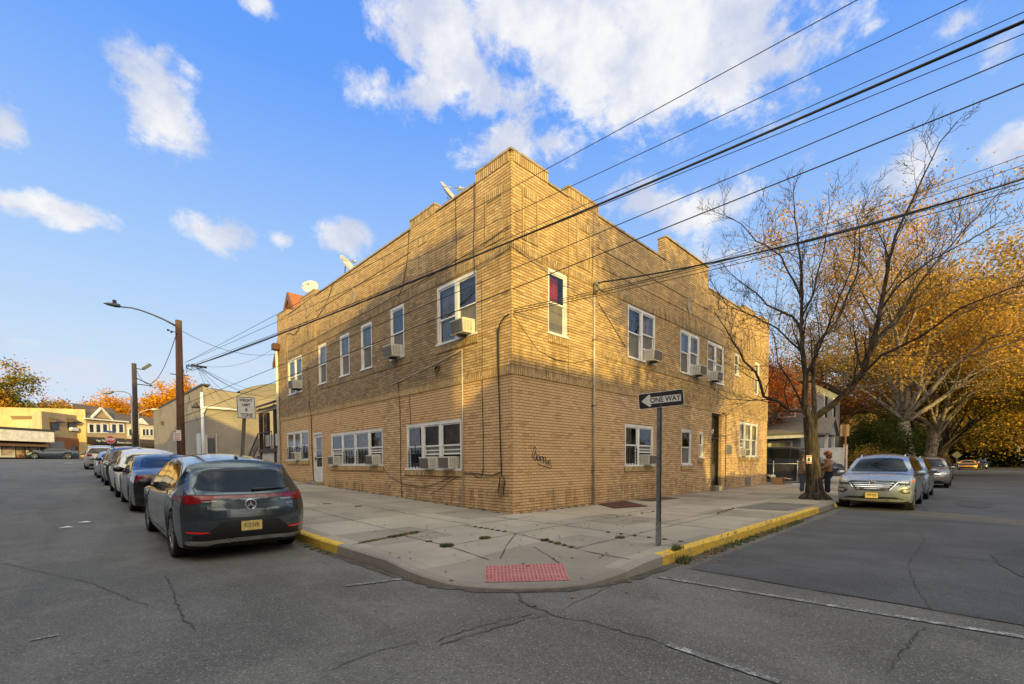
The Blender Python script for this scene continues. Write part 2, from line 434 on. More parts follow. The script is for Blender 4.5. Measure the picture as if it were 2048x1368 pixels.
# driveway and yards beyond the building, far pavement by the shops
mb = MB(); mb.quad((19.4, 1.2, -.002), (120, 1.2, -.002), (120, 60, -.002), (19.4, 60, -.002)); struct('yard_ground', mb, concrete_mat('yard_concrete', (.20, .18, .15)))
mb = MB()
for y0, y1 in ((17, 26), (26, 35.4)): mb.quad((0, y0, gz(0, y0) - .002), (30, y0, gz(0, y0) - .002), (30, y1, gz(0, y1) - .002), (0, y1, gz(0, y1) - .002))
struct('side_lot', mb, MATS.get('yard_concrete') or bpy.data.materials['yard_concrete'])
mb = MB(); mb.box(-60, 30, 74.6, 90, gz(0, 80) - .4, gz(0, 80)); struct('far_sidewalk', mb, M_CONC)
# newer concrete patch in the ramp and lighter/darker slabs
def patch(mb, pts, h):
    mb.poly([(x, y, side_z(x, y) + h) for x, y in pts])
mb = MB(); patch(mb, [(3.2, -3.25), (6.4, -3.25), (6.4, -1.8), (3.2, -1.8)], .004); struct('light_slab', mb, M_CONCNEW)
mb = MB(); patch(mb, [(5.2, -4.6), (7.6, -4.7), (7.6, -3.5), (5.0, -3.4)], .004); struct('asphalt_patch', mb, asphalt_mat('patch_asphalt', (.14, .13, .115)))
# joints and cracks: thin broken ribbons of dirt
def ribbon(mb, pts, w, zf, lift=.004, jit=.02, step=.12, seed=0, taper=True):
    rnd = random.Random(seed); P = []
    for a, b in zip(pts[:-1], pts[1:]):
        a, b = Vector(a), Vector(b); L = (b - a).length; n = max(1, int(L / step))
        for i in range(n): P.append(a.lerp(b, i / n))
    P.append(Vector(pts[-1]))
    P = [p + Vector((rnd.uniform(-jit, jit), rnd.uniform(-jit, jit))) for p in P]
    row = []
    for i, p in enumerate(P):
        d = (P[min(i + 1, len(P) - 1)] - P[max(i - 1, 0)]).normalized(); nn = Vector((-d.y, d.x))
        ww = w * rnd.uniform(.35, 1.2) * .5
        if taper: ww *= min(1, (len(P) - 1 - i) / 4 + .15, i / 4 + .15)
        a, b = p + nn * ww, p - nn * ww
        row.append(((a.x, a.y, zf(a.x, a.y) + lift), (b.x, b.y, zf(b.x, b.y) + lift)))
    for r0, r1 in zip(row[:-1], row[1:]): mb.quad(r0[0], r0[1], r1[1], r1[0])
mb = MB(); sd_ = 0
J = [[(-4.64, -1.18), (-3.62, -.96), (-3.14, -.8), (-2.6, -.68), (-1.9, -.74), (0, -.72)], [(-2.09, -.73), (-2.11, -2.22), (-2.31, -3.07), (-2.46, -3.81), (-2.5, -4.75)],
     [(-3.62, -.96), (-3.68, -2.32), (-3.7, -3.3)], [(-3.68, -2.32), (-2.11, -2.22), (-.69, -2.13), (.9, -2.2), (3.2, -2.25)], [(-.69, -2.13), (-.72, -.7), (-.7, -.02)],
     [(-2.46, -3.81), (-1.25, -3.8), (.1, -3.75), (1.8, -3.7), (3.2, -3.7)], [(-.69, -2.13), (-.85, -3.8), (-.9, -4.8)], [(-2.11, -2.22), (-3.57, -3.38)], [(-2.8, -3.3), (-3.2, -4.2)], [(-1.39, -4.4), (-1.18, -4.8)]]
for k in range(1, 12):
    y = .9 + 1.52 * k
    J.append([(CX + .15, y), (0, y)])
J.append([(-1.9, -.7), (-1.95, 5), (-1.95, 17)]); J.append([(-3.4, -.9), (-3.4, 5), (-3.4, 17)])
for k in range(0, 12):
    x = .9 + 1.52 * k
    J.append([(x, CY + .15), (x, -.02)])
J.append([(.9, -1.9), (8, -1.9), (19, -1.9)]); J.append([(.9, -3.4), (8, -3.4), (19, -3.4)])
for k, p in enumerate(J): ribbon(mb, p, .022, side_z, .004, .006, .15, k, False)
ribbon(mb, [(.005, 17), (.005, .0)][::-1] if 0 else [(-.02, .2), (-.02, 16)], .03, side_z, .0045, .008, .2, 77)
ribbon(mb, [(.0, -.02), (19, -.02)], .03, side_z, .0045, .008, .2, 78)
struct('sidewalk_joints', mb, M_CRACK)
mb = MB()
G = lambda *ps: [tuple(hit(px, py, Z=-.15).xy) for px, py in ps]
CR = [(G((1010, 1168), (1035, 1190), (1042, 1205), (1085, 1222), (1120, 1235), (1180, 1245), (1250, 1265), (1320, 1285), (1400, 1315), (1470, 1345)), .024),
      (G((1105, 1230), (1050, 1240), (1000, 1255), (950, 1270), (900, 1285), (860, 1300)), .02), (G((1110, 1228), (1150, 1205), (1190, 1188), (1225, 1172)), .014), (G((1090, 1225), (1010, 1240), (930, 1262), (850, 1292)), .016),
      (G((330, 1150), (345, 1175), (350, 1200), (368, 1240), (395, 1260)), .016), (G((1850, 1250), (1800, 1310), (1775, 1350)), .015),
      (G((2040, 1130), (1900, 1115), (1770, 1100), (1640, 1095)), .018), (G((1830, 1060), (1850, 1080), (1815, 1130), (1830, 1170), (1865, 1225)), .015), (G((1780, 1052), (1850, 1068), (2040, 1082)), .016),
      (G((640, 1350), (760, 1300), (850, 1285)), .014), (G((0, 1130), (180, 1165), (300, 1215)), .012)]
for k, (p, w) in enumerate(CR): ribbon(mb, p, w * .8, road_z, .0075, .018, .055, 40 + k)
ribbon(mb, [(-1.95, CY - .25), (-1.96, -16)], .03, road_z, .0085, .02, .2, 60)
struct('road_cracks', mb, M_CRACK)
mb = MB()
for k, (x, y, rx_, ry_) in enumerate(((1.6, -8.6, 1.5, .5), (6.2, -9.6, 2.2, .6), (13, -7.9, 1.8, .45), (3.2, -11.5, 1.2, .4))):
    mb.poly([(x + rx_ * cos(a) * (1 + .18 * noise.noise((cos(a) * 2 + k, sin(a) * 2, k))), y + ry_ * sin(a) * (1 + .25 * noise.noise((cos(a) * 2, sin(a) * 2 + k, 3.))), -.1385 + .0002 * k) for a in [2 * pi * i / 40 for i in range(40)]])
struct('road_patches', mb, asphalt_mat('patched_asphalt', (.060, .061, .063)))
# kerb gutter grime
mb = MB()
gut = [(KL[i][0] - kerb_norm(i).x * .05, KL[i][1] - kerb_norm(i).y * .05) for i in range(len(KL)) if KL[i][0] < 14 and KL[i][1] < 14]
ribbon(mb, gut, .16, road_z, .006, .012, .2, 5, False); struct('gutter_dirt', mb, mat('gutter_grime', (.07, .06, .046), .95, var=.5, scale=9))
# worn painted lines of the two crossings
mb = MB()
def line(mb, a, b, w, h=.0095):
    a, b = Vector(a), Vector(b); d = (b - a).normalized(); n = Vector((-d.y, d.x)) * w / 2; k = max(1, int((b - a).length / .5))
    for i in range(k):
        p, q_ = a.lerp(b, i / k), a.lerp(b, (i + 1) / k)
        mb.quad(*[(v.x, v.y, road_z(v.x, v.y) + h) for v in (p + n, p - n, q_ - n, q_ + n)])
line(mb, G((1318, 1155))[0], G((2048, 1276))[0], .085); line(mb, G((1335, 1290))[0], G((1560, 1366))[0], .075)
line(mb, G((803, 1159))[0], G((690, 1173))[0], .07)
line(mb, G((60, 1283))[0], G((118, 1271))[0], .03)
struct('crossing_lines', mb, M_LINE)
# ------------------------------------------------------------------ the corner building
CRS, BL = .0749, .212
def brick_mat(name, c1, c2, joint, rough_var=.2, dirt=.3, soldier=False, smoothzone=False, paint=False):
    m, t = newmat(name)
    g = t.n('NewGeometry'); P = g.outputs['Position']; x, y, z = t.sep(P)
    nx, ny, nz = t.sep(g.outputs['True Normal'])
    k = t.m('GREATER_THAN', t.m('ABSOLUTE', nx), .6)
    a = t.m('ADD', t.m('MULTIPLY', y, k), t.m('MULTIPLY', x, t.m('SUBTRACT', 1., k)))
    wob = t.m('MULTIPLY', t.m('SUBTRACT', t.noise(t.xyz(a, z, k), 2.5, 3), .5), .012)
    if soldier:
        u = t.m('DIVIDE', t.m('ADD', a, 50.), CRS); r = t.m('FLOOR', u); fz = t.m('FRACT', u); col = r; row = t.m('FLOOR', t.m('MULTIPLY', z, 4.)); fa = .5
    else:
        u = t.m('DIVIDE', t.m('ADD', t.m('ADD', z, wob), 10.0), CRS); row = t.m('FLOOR', u); fz = t.m('FRACT', u)
        off = t.m('MULTIPLY', t.m('MODULO', row, 2.), .5)
        v = t.m('ADD', t.m('DIVIDE', t.m('ADD', a, 50.), BL), off); col = t.m('FLOOR', v); fa = t.m('FRACT', v)
    rn = t.n('TexWhiteNoise', {'Vector': t.xyz(col, row, k)}, noise_dimensions='3D')
    rv = rn.outputs[0]; rc = rn.outputs[1]
    fine = t.noise(P, 38., 4, .7); big = t.noise(P, .6, 5, .6)
    up = t.m('MAXIMUM', t.ss(z, 3.45, 3.7), t.m('MAXIMUM', t.m('MULTIPLY', t.m('SUBTRACT', 1., k), t.ss(a, 4.15, 4.3)), t.m('MULTIPLY', k, t.m('MAXIMUM', t.m('MULTIPLY', t.ss(z, .98, .9), t.m('MULTIPLY', t.ss(a, 1.9, 2.0), t.ss(a, 6.3, 6.2))), t.m('MULTIPLY', t.ss(a, 5.0, 5.1), t.ss(a, 6.3, 6.2))))))                       # plainer facing below the belt course near the corner
    amp = t.m('ADD', .38, t.m('MULTIPLY', up, .62)) if not soldier else 1.
    f = t.m('ADD', .5, t.m('MULTIPLY', t.m('SUBTRACT', rv, .5), amp))
    c = t.mix(f, c1, c2); c = t.mix(t.m('MULTIPLY', up, .35), c, t.mix(f, (.30, .215, .115), (.60, .47, .27)))
    c = t.mix(t.ss(t.sep(rc)[1], .86, .97, 0, .55 if not soldier else .4), c, tuple(v * .62 for v in c1))
    c = t.mix(t.ss(fine, .50, .72, 0, .28), c, tuple(v * .55 for v in c1))
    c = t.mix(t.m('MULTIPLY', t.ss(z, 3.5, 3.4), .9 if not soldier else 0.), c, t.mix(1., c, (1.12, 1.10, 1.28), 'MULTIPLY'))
    # rain streaks and soot: long vertical noise, heavier up high and under the bands
    streak = t.noise(t.xyz(t.m('MULTIPLY', a, 5.5), t.m('MULTIPLY', z, .8), k), 1.0, 6, .7)
    soot = t.m('MULTIPLY', t.ss(streak, .36, .72), t.ss(big, .30, .60))
    band = t.m('MAXIMUM', t.ss(z, 4.75, 3.62), t.m('MAXIMUM', t.m('MULTIPLY', t.ss(z, 5.7, 6.45), t.ss(z, 8.2, 6.7)), t.ss(z, .55, 0.)))
    band = t.m('MULTIPLY', band, t.m('MAXIMUM', t.ss(z, 3.5, 3.62), t.ss(z, .6, .5)))
    c = t.mix(t.m('MULTIPLY', soot, t.m('ADD', .14, t.m('MULTIPLY', band, .40 + dirt))), c, tuple(v * .27 for v in c1))
    # street side between belt course and window heads: brown dirt plus painted-in shade
    dirt_shade = t.m('MULTIPLY', t.m('MULTIPLY', t.ss(z, 3.5, 3.75), t.ss(z, 7.4, 6.2)), t.m('ADD', t.m('MULTIPLY', k, t.ss(a, .6, 3.6)), t.m('MULTIPLY', t.m('SUBTRACT', 1., k), t.m('MULTIPLY', t.ss(a, 5., 9.), .35))))
    c = t.mix(t.m('MULTIPLY', dirt_shade, t.ss(t.noise(P, 1.1, 6, .7), .25, .7, .45, .95)), c, t.mix(f, (.165, .118, .07), (.32, .235, .138)))
    pale = t.m('MULTIPLY', t.ss(t.noise(P, .9, 7, .72), .56, .70), .30); c = t.mix(pale, c, (.62, .50, .33))
    rust = t.m('MULTIPLY', t.ss(t.noise(P, 1.4, 6, .7), .54, .72), .35)
    c = t.mix(rust, c, (c1[0] * .72, c1[1] * .66, c1[2] * .6))
    hj = t.m('MAXIMUM', t.ss(fz, .20, .12), t.ss(fz, .93, .985))
    if soldier: jm = hj; c = t.mix(t.m('MULTIPLY', hj, .92), c, joint)
    else:
        vj = t.m('MAXIMUM', t.ss(fa, .06, .02), t.ss(fa, .965, .99))
        c = t.mix(t.m('MULTIPLY', vj, .62), c, tuple(v * .42 for v in c1))
        c = t.mix(t.m('MULTIPLY', hj, .93), c, joint); jm = t.m('MAXIMUM', hj, t.m('MULTIPLY', vj, .5))
    h = t.m('ADD', t.m('SUBTRACT', t.m('MULTIPLY', rv, .25), jm), t.m('MULTIPLY', fine, .35))
    t.bsdf(c, t.m('ADD', .62, t.m('MULTIPLY', fine, .25)), t.bump(h, .55, .012), Specular_IOR_Level=.3)
    return m
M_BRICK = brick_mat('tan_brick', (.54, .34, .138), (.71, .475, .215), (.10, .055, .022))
M_SOLD = brick_mat('tan_soldier_brick', (.45, .295, .125), (.65, .45, .205), (.06, .04, .022), soldier=True, dirt=.5)
M_WHITE = mat('white_vinyl', (.74, .735, .72), .42, var=.10, scale=3)
M_WHITE2 = mat('white_painted_metal', (.66, .65, .62), .5, var=.18, scale=5)
M_BLACK = mat('black_iron', (.018, .018, .019), .5)
M_COPING = mat('cement_coping', (.33, .26, .17), .85, var=.3, scale=4, bump=.3)
M_ROOF = mat('roof_felt', (.07, .068, .065), .9, var=.3)
M_CABLE = mat('black_cable', (.013, .013, .014), .55)
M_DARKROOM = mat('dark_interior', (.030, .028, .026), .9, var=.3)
def glass_mat(name, tint=(1, 1, 1), refl=.12):
    m, t = newmat(name)
    fr = t.n('Fresnel', {'IOR': 1.52}).outputs[0]
    f = t.m('MINIMUM', t.m('ADD', t.m('MULTIPLY', fr, 1.1), refl), 1.)
    P = t.n('NewGeometry').outputs['Position']
    nrm = t.bump(t.noise(P, 1.6, 2), .06, .05)
    gl = t.n('BsdfGlossy', {'Color': (.92, .95, 1, 1), 'Roughness': .015, 'Normal': nrm})
    tr = t.n('BsdfTransparent', {'Color': (*tint, 1)})
    mx = t.n('MixShader', {0: f, 1: tr, 2: gl}); t.out(mx)
    return m
M_GLASS = glass_mat('window_glass', (.78, .80, .80), .02)
M_SCREEN = mat('insect_screen', (.145, .135, .125), .8, var=.25, scale=1.3)
def cloth(name, c): return mat(name, c, .9, var=.35, scale=3.)
M_CURT = {'grey': cloth('grey_curtain', (.40, .375, .34)), 'red': cloth('red_curtain', (.42, .03, .06)), 'cream': cloth('cream_curtain', (.66, .59, .49)), 'blue': cloth('blue_curtain', (.22, .25, .36)),
          'rose': cloth('rose_blind', (.52, .36, .28)), 'teal': mat('teal_card', (.02, .48, .50), .8)}
bld = thing('brick_building', 'long two-storey tan brick corner building with stepped parapet and white framed windows', 'building')
HOLES = {'L': [], 'R': []}
def F(face, a, o, z):
    return (-o, a, z) if face == 'L' else (a, -o, z)
# windows: face, a0, a1, z0, z1, mullion fractions, per-light style, deep
WIN = [
 ('L', 2.01, 4.86, 1.04, 2.48, [0, .355, .68, 1], ['bars:rose', 'ac:grey', 'ac:rose'][::-1]),
 ('L', 6.40, 10.73, 1.16, 2.48, [0, .235, .495, .75, 1], ['ac:dark', 'bars:cream', 'bars:cream', 'ac:dark']),
 ('L', 13.17, 16.05, 1.40, 2.80, [0, .34, .66, 1], ['bars:rose', 'bars:rose', 'bars:rose']),
 ('L', 1.29, 3.11, 4.62, 6.31, [0, .5, 1], ['blue:grey', 'teal:cream']),
 ('L', 4.91, 5.76, 4.63, 6.35, [0, 1], ['up:blue']),
 ('L', 7.06, 7.90, 4.62, 6.27, [0, 1], ['up:blue']),
 ('L', 8.86, 9.70, 4.63, 6.26, [0, 1], ['up:grey']),
 ('L', 11.02, 11.86, 4.60, 6.29, [0, 1], ['up:cream']),
 ('L', 13.78, 15.61, 4.56, 6.26, [0, .5, 1], ['up:grey', 'up:cream']),
 ('R', 1.30, 2.11, 4.62, 6.34, [0, 1], ['up:red']),
 ('R', 5.21, 7.01, 4.61, 6.34, [0, .5, 1], ['up:blue', 'ac:rose']),
 ('R', 8.93, 10.63, 4.63, 6.29, [0, .5, 1], ['up:grey', 'ac:grey']),
 ('R', 11.42, 13.20, 4.62, 6.33, [0, .5, 1], ['ac:cream', 'up:cream']),
 ('R', 14.44, 15.05, 5.25, 6.31, [0, 1], ['up:cream']),
 ('R', 17.26, 17.96, 4.65, 6.32, [0, 1], ['up:cream']),
 ('R', 5.07, 6.92, 1.11, 2.50, [0, .46, 1], ['bars:grey', 'ac:dark']),
 ('R', 9.09, 9.97, 1.11, 2.52, [0, 1], ['bars2:dark']),
 ('R', 10.67, 11.10, 1.39, 2.50, [0, 1], ['up:grey']),
 ('R', 15.22, 17.82, 1.47, 3.18, [0, .30, .66, 1], ['ac:cream', 'up:cream', 'up:cream'])]
DOORS = [('L', 11.62, 12.62, gz(0, 12.1) + .12, 2.62), ('R', 11.92, 13.02, .20, 3.33)]
for w in WIN: HOLES[w[0]].append(w[1:5])
for d in DOORS: HOLES[d[0]].append(d[1:5])
LEN = {'L': 17.0, 'R': 19.33}
TOPZ = 8.45
def wall_cells(mb, face):
    H = HOLES[face]
    A = sorted(set([0, LEN[face]] + [h[0] for h in H] + [h[1] for h in H])); Z = sorted(set([-.3, TOPZ] + [h[2] for h in H] + [h[3] for h in H]))
    for a0, a1 in zip(A[:-1], A[1:]):
        for z0, z1 in zip(Z[:-1], Z[1:]):
            ca, cz = (a0 + a1) / 2, (z0 + z1) / 2
            if any(h[0] < ca < h[1] and h[2] < cz < h[3] for h in H): continue
            q = [F(face, a0, 0, z0), F(face, a1, 0, z0), F(face, a1, 0, z1), F(face, a0, 0, z1)]
            mb.quad(*(q if face == 'R' else q[::-1]))
    dep = -.16
    for a0, a1, z0, z1 in H:
        for p, q in (((a0, z0), (a0, z1)), ((a0, z1), (a1, z1)), ((a1, z1), (a1, z0)), ((a1, z0), (a0, z0))):
            mb.quad(F(face, p[0], 0, p[1]), F(face, q[0], 0, q[1]), F(face, q[0], dep, q[1]), F(face, p[0], dep, p[1]))
mb = MB(); wall_cells(mb, 'L'); wall_cells(mb, 'R')
# back walls, return walls
LX, LY = LEN['R'], LEN['L']
mb.quad((LX, 0, -.3), (LX, LY, -.3), (LX, LY, TOPZ), (LX, 0, TOPZ)); mb.quad((LX, LY, -.3), (0, LY, -.3), (0, LY, TOPZ), (LX, LY, TOPZ))
# inner face of the parapet
T_ = .3
mb.quad((T_, T_, 7.7), (T_, LY, 7.7), (T_, LY, TOPZ), (T_, T_, TOPZ)); mb.quad((T_, T_, 7.7), (LX, T_, 7.7), (LX, T_, TOPZ), (T_, T_, TOPZ))
def block(face, a0, a1, z1, pier=None, zb=3.62, proud=.035, ret=True):
    """raised parapet block; with a pier standing slightly proud of the wall under it"""
    c0 = a0 if a0 > 0 else 0
    if face == 'L': mb.box(.001, T_, c0, a1, TOPZ - .0, z1)
    else: mb.box(c0, a1, .001, T_, TOPZ - .0, z1)
def pier(face, a0, a1, z0, z1, o=.03):
    lo = -.03 if a0 <= 0 else a0
    if face == 'L': mb.box(-o, -.0005, lo, a1, z0, z1)
    else: mb.box(lo, a1, -o, -.0005, z0, z1)
for f, a0, a1, z1 in (('L', 0, 1.29, 8.69), ('L', 3.12, 4.44, 8.67), ('L', 12.07, 13.66, 8.70), ('L', 15.62, 17.0, 8.72)): block(f, a0, a1, z1); pier(f, a0, a1, 3.615, z1 - .25, .022)
for f, a0, a1, z1 in (('R', .3, 1.3, 8.69), ('R', 2.15, 3.53, 8.71), ('R', 15.54, 17.2, 8.69), ('R', 17.98, 19.33, 8.72)): block(f, a0, a1, z1); pier(f, 0 if a0 == .3 else a0, a1, 3.615, z1 - .25, .022)
block('R', 7.69, 11.40, 9.27)
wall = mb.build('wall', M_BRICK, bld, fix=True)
# courses of upright bricks: belt, window heads and sills, parapet tops, panels
mb = MB()
def band(face, a0, a1, z0, z1, o=.018):
    lo = -o if a0 <= 0 else a0
    if face == 'L': mb.box(-o, -.0008, lo, a1, z0, z1)
    else: mb.box(lo if a0 > 0 else 0.0008, a1, -o, -.0008, z0, z1)
for f in 'LR':
    segs = [(0, LEN[f])]
    if f == 'R': segs = [(0, 11.92), (13.02, LEN[f])]
    for a, b in segs: band(f, a, b, 3.41, 3.61, .026)
band('L', 1.31, 3.1, 6.37, 6.575); band('L', 4.46, 15.6, 6.37, 6.575); band('R', 1.31, 2.13, 6.37, 6.575); band('R', 3.55, 15.52, 6.37, 6.575); band('R', 17.22, 17.97, 6.37, 6.575)
band('L', 0, 1.29, 6.37, 6.56, .034); band('L', 3.12, 4.44, 6.37, 6.56, .034); band('R', .03, 1.29, 6.37, 6.56, .034); band('R', 2.16, 3.52, 6.37, 6.56, .034)
band('L', 4.46, 12.05, 4.42, 4.62 - .005); band('R', 3.75, 15.4, 4.42, 4.605)
band('L', 1.27, 3.13, 4.42, 4.615, .03); band('R', 1.28, 2.13, 4.42, 4.615, .03); band('L', 13.7, 15.6, 4.36, 4.555)
band('L', 4.46, 12.05, 7.78, 7.93); band('R', 3.55, 15.5, 7.55, 7.70); band('R', 3.55, 15.5, 7.02, 7.09, .012)
for w in WIN:
    if w[3] < 2 and w[0] == 'R' or (w[0] == 'L' and w[3] < 2): band(w[0], w[1] - .08, w[2] + .08, w[3] - .16, w[3] - .004, .05)
for f, a0, a1, z1 in (('L', .06, 1.29, 8.69), ('L', 3.12, 4.44, 8.67), ('L', 12.07, 13.66, 8.70), ('L', 15.62, 17.0, 8.72), ('R', .06, 1.3, 8.69), ('R', 2.15, 3.53, 8.71), ('R', 15.54, 17.2, 8.69), ('R', 17.98, 19.33, 8.72)):
    band(f, a0, a1, z1 - .24, z1 - .005, .03)
def panel(f, a0, a1, z0, z1, w=.2, o=.036):
    band(f, a0, a1, z1 - w, z1, o); band(f, a0, a1, z0, z0 + w, o)
    band(f, a0, a0 + .075, z0 + w + .001, z1 - w - .001, o); band(f, a1 - .075, a1, z0 + w + .001, z1 - w - .001, o)
for f, a0, a1 in (('L', .24, .94), ('L', 3.44, 4.08), ('R', .32, .92), ('R', 2.5, 3.16), ('L', 12.5, 13.2), ('R', 16.0, 16.7)): panel(f, a0, a1, 6.72, 7.98)
mb.build('brick_band', M_SOLD, bld, fix=True)
# diamond insets
for f, a, z in (('L', 8.4, 7.42), ('R', 9.63, 7.30)):
    mb = MB()
    mb.prism([F(f, a, 0, z + .36), F(f, a + .24, 0, z), F(f, a, 0, z - .36), F(f, a - .24, 0, z)], F(f, 0, .0008, 0), F(f, 0, .03, 0)); mb.build('diamond_inset', M_COPING, bld, fix=True)
# coping
mb = MB()
def cope(f, a0, a1, z, over=.03):
    if f == 'L': mb.box(-over, T_ + .02, a0, a1, z + .001, z + .055)
    else: mb.box(a0, a1, -over, T_ + .02, z + .001, z + .055)
for a0, a1 in ((1.29, 3.12), (4.44, 12.07), (13.66, 15.62)): cope('L', a0, a1, TOPZ)
for a0, a1 in ((1.3, 2.15), (3.53, 7.69), (11.4, 15.54), (17.2, 17.98)): cope('R', a0, a1, TOPZ)
for f, a0, a1, z1 in (('L', -.031, 1.30, 8.69), ('L', 3.11, 4.45, 8.67), ('L', 12.06, 13.67, 8.70), ('L', 15.61, 17.02, 8.72), ('R', T_ + .021, 1.31, 8.69), ('R', 2.14, 3.54, 8.71), ('R', 7.68, 11.41, 9.27), ('R', 15.53, 17.21, 8.69), ('R', 17.97, 19.35, 8.72)): cope(f, a0, a1, z1, .045)
mb.build('coping', M_COPING, bld)
mb = MB(); mb.quad((0.02, 0.02, 8.0), (LX - .02, .02, 8.0), (LX - .02, LY - .02, 8.0), (.02, LY - .02, 8.0)); mb.build('roof', M_ROOF, bld)
ACS = []
def obx(mb, f, a0, a1, o0, o1, z0, z1):
    if f == 'L': mb.box(-o0, -o1, a0, a1, z0, z1)
    else: mb.box(a0, a1, -o0, -o1, z0, z1)
def build_window(f, a0, a1, z0, z1, mull, styles):
    fr = MB(); fw = .07
    obx(fr, f, a0 + .002, a1 - .002, -.085, -.012, z1 - fw * 1.3, z1 - .002); obx(fr, f, a0 - .02, a1 + .02, -.085, .045, z0 + .002, z0 + .06)
    obx(fr, f, a0 + .002, a0 + fw, -.085, -.012, z0 + .06, z1 - fw * 1.3); obx(fr, f, a1 - fw, a1 - .002, -.085, -.012, z0 + .06, z1 - fw * 1.3)
    W = a1 - a0
    for k in mull[1:-1]:
        c = a0 + W * k; obx(fr, f, c - .065, c + .065, -.085, -.016, z0 + .06, z1 - fw * 1.3)
    frame = fr.build('window_frame', M_WHITE, bld)
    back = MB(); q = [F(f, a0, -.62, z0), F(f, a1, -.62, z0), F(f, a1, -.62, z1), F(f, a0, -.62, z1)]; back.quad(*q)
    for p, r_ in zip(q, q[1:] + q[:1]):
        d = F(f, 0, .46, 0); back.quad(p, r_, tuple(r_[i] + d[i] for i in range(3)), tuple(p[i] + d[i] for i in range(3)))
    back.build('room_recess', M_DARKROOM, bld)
    for i, stl in enumerate(styles):
        kind, cur = stl.split(':')
        l0 = a0 + W * mull[i] + (.07 if i == 0 else .065); l1 = a0 + W * mull[i + 1] - (.07 if i == len(styles) - 1 else .065)
        b0, b1 = z0 + .06, z1 - .09; zm = b0 + (b1 - b0) * .5
        if z0 > 3 and kind == 'ac': zm = b0 + (b1 - b0) * .56
        if kind == 'teal': zm = b0 + (b1 - b0) * .42
        sash = MB(); s = .042
        def ring(za, zb, o0, o1):
            obx(sash, f, l0, l1, o0, o1, za, za + s); obx(sash, f, l0, l1, o0, o1, zb - s, zb)
            obx(sash, f, l0, l0 + s, o0, o1, za + s, zb - s); obx(sash, f, l1 - s, l1, o0, o1, za + s, zb - s)
        ring(zm, b1, -.066, -.036)
        acz = b0 + .40 if kind == 'ac' else b0
        ring(acz, zm + .03, -.098, -.067)
        if kind == 'ac' and z0 < 2: obx(sash, f, l0 + s, l1 - s, -.094, -.06, acz + (zm - acz) * .48, acz + (zm - acz) * .48 + .03)
        sash.build('sash', M_WHITE, frame)
        pn = MB()
        for za, zb, o in ((zm + s, b1 - s, -.05), (acz + s, zm - .012, -.085)):
            q = [F(f, l0 + s, o, za), F(f, l1 - s, o, za), F(f, l1 - s, o, zb), F(f, l0 + s, o, zb)]; pn.quad(*(q if f == 'R' else q[::-1]))
        pn.build('pane', M_GLASS, frame)
        if kind in ('up', 'ac', 'blue', 'bars2', 'teal'):
            sc = MB(); q = [F(f, l0 + s, -.072, acz + s), F(f, l1 - s, -.072, acz + s), F(f, l1 - s, -.072, zm - .0), F(f, l0 + s, -.072, zm - .0)]
            if kind != 'teal': sc.quad(*q); sc.build('insect_screen', M_SCREEN, frame)
        if cur in M_CURT:
            cb = MB(); n = 26; rnd = random.Random(int(a0 * 100))
            zt = b1; zb_ = b0 if cur not in ('rose',) else b0 + (b1 - b0) * .45
            x0, x1 = l0 + .01, l1 - .01
            if cur in ('red', 'grey', 'blue'): x1 = l0 + (l1 - l0) * (.74 if f == 'R' else 1.)
            ph = rnd.random() * 6
            for k in range(n):
                u0, u1 = k / n, (k + 1) / n; oo = lambda u: -.135 + .018 * sin(u * 38 + ph) + .01 * sin(u * 91)
                cb.quad(F(f, x0 + (x1 - x0) * u0, oo(u0), zb_), F(f, x0 + (x1 - x0) * u1, oo(u1), zb_), F(f, x0 + (x1 - x0) * u1, oo(u1), zt), F(f, x0 + (x1 - x0) * u0, oo(u0), zt))
            cb.build('curtain', M_CURT[cur], frame)
        if kind == 'teal':
            cb = MB(); obx(cb, f, l0 + .1, l0 + .42, -.10, -.092, b0 + .16, b0 + .62); cb.build('card_poster', M_CURT['teal'], frame)
        if kind in ('bars', 'bars2'):
            br = MB(); nb = 4 if kind == 'bars' else 3
            hh = .62 * (zm - b0) + (zm - b0) * .28
            o = .012 if kind == 'bars' else -.104
            for k in range(nb):
                c = l0 + .03 + (l1 - l0 - .06) * (k + .5) / nb; obx(br, f, c - .011, c + .011, o, o + .02, b0 - .0, b0 + hh * (1.25 if (k == 1 and cur == 'rose') else 1.))
            for k in range(6):
                zz = b0 + .05 + (hh - .12) * k / 5; obx(br, f, l0 + .01, l1 - .01, o + .006, o + .016, zz, zz + .012)
            br.build('security_grille', M_BLACK, frame)
        if kind in ('ac', 'blue'): ACS.append((f, (l0 + l1) / 2, b0, l1 - l0, z0 > 3))
    return frame
for w in WIN: build_window(*w)
ACS.append(('L', 5.36, 4.69, .72, True)); ACS.append(('L', 14.3, 4.75, .75, True)); ACS.append(('L', 14.45, 1.46, .62, False))
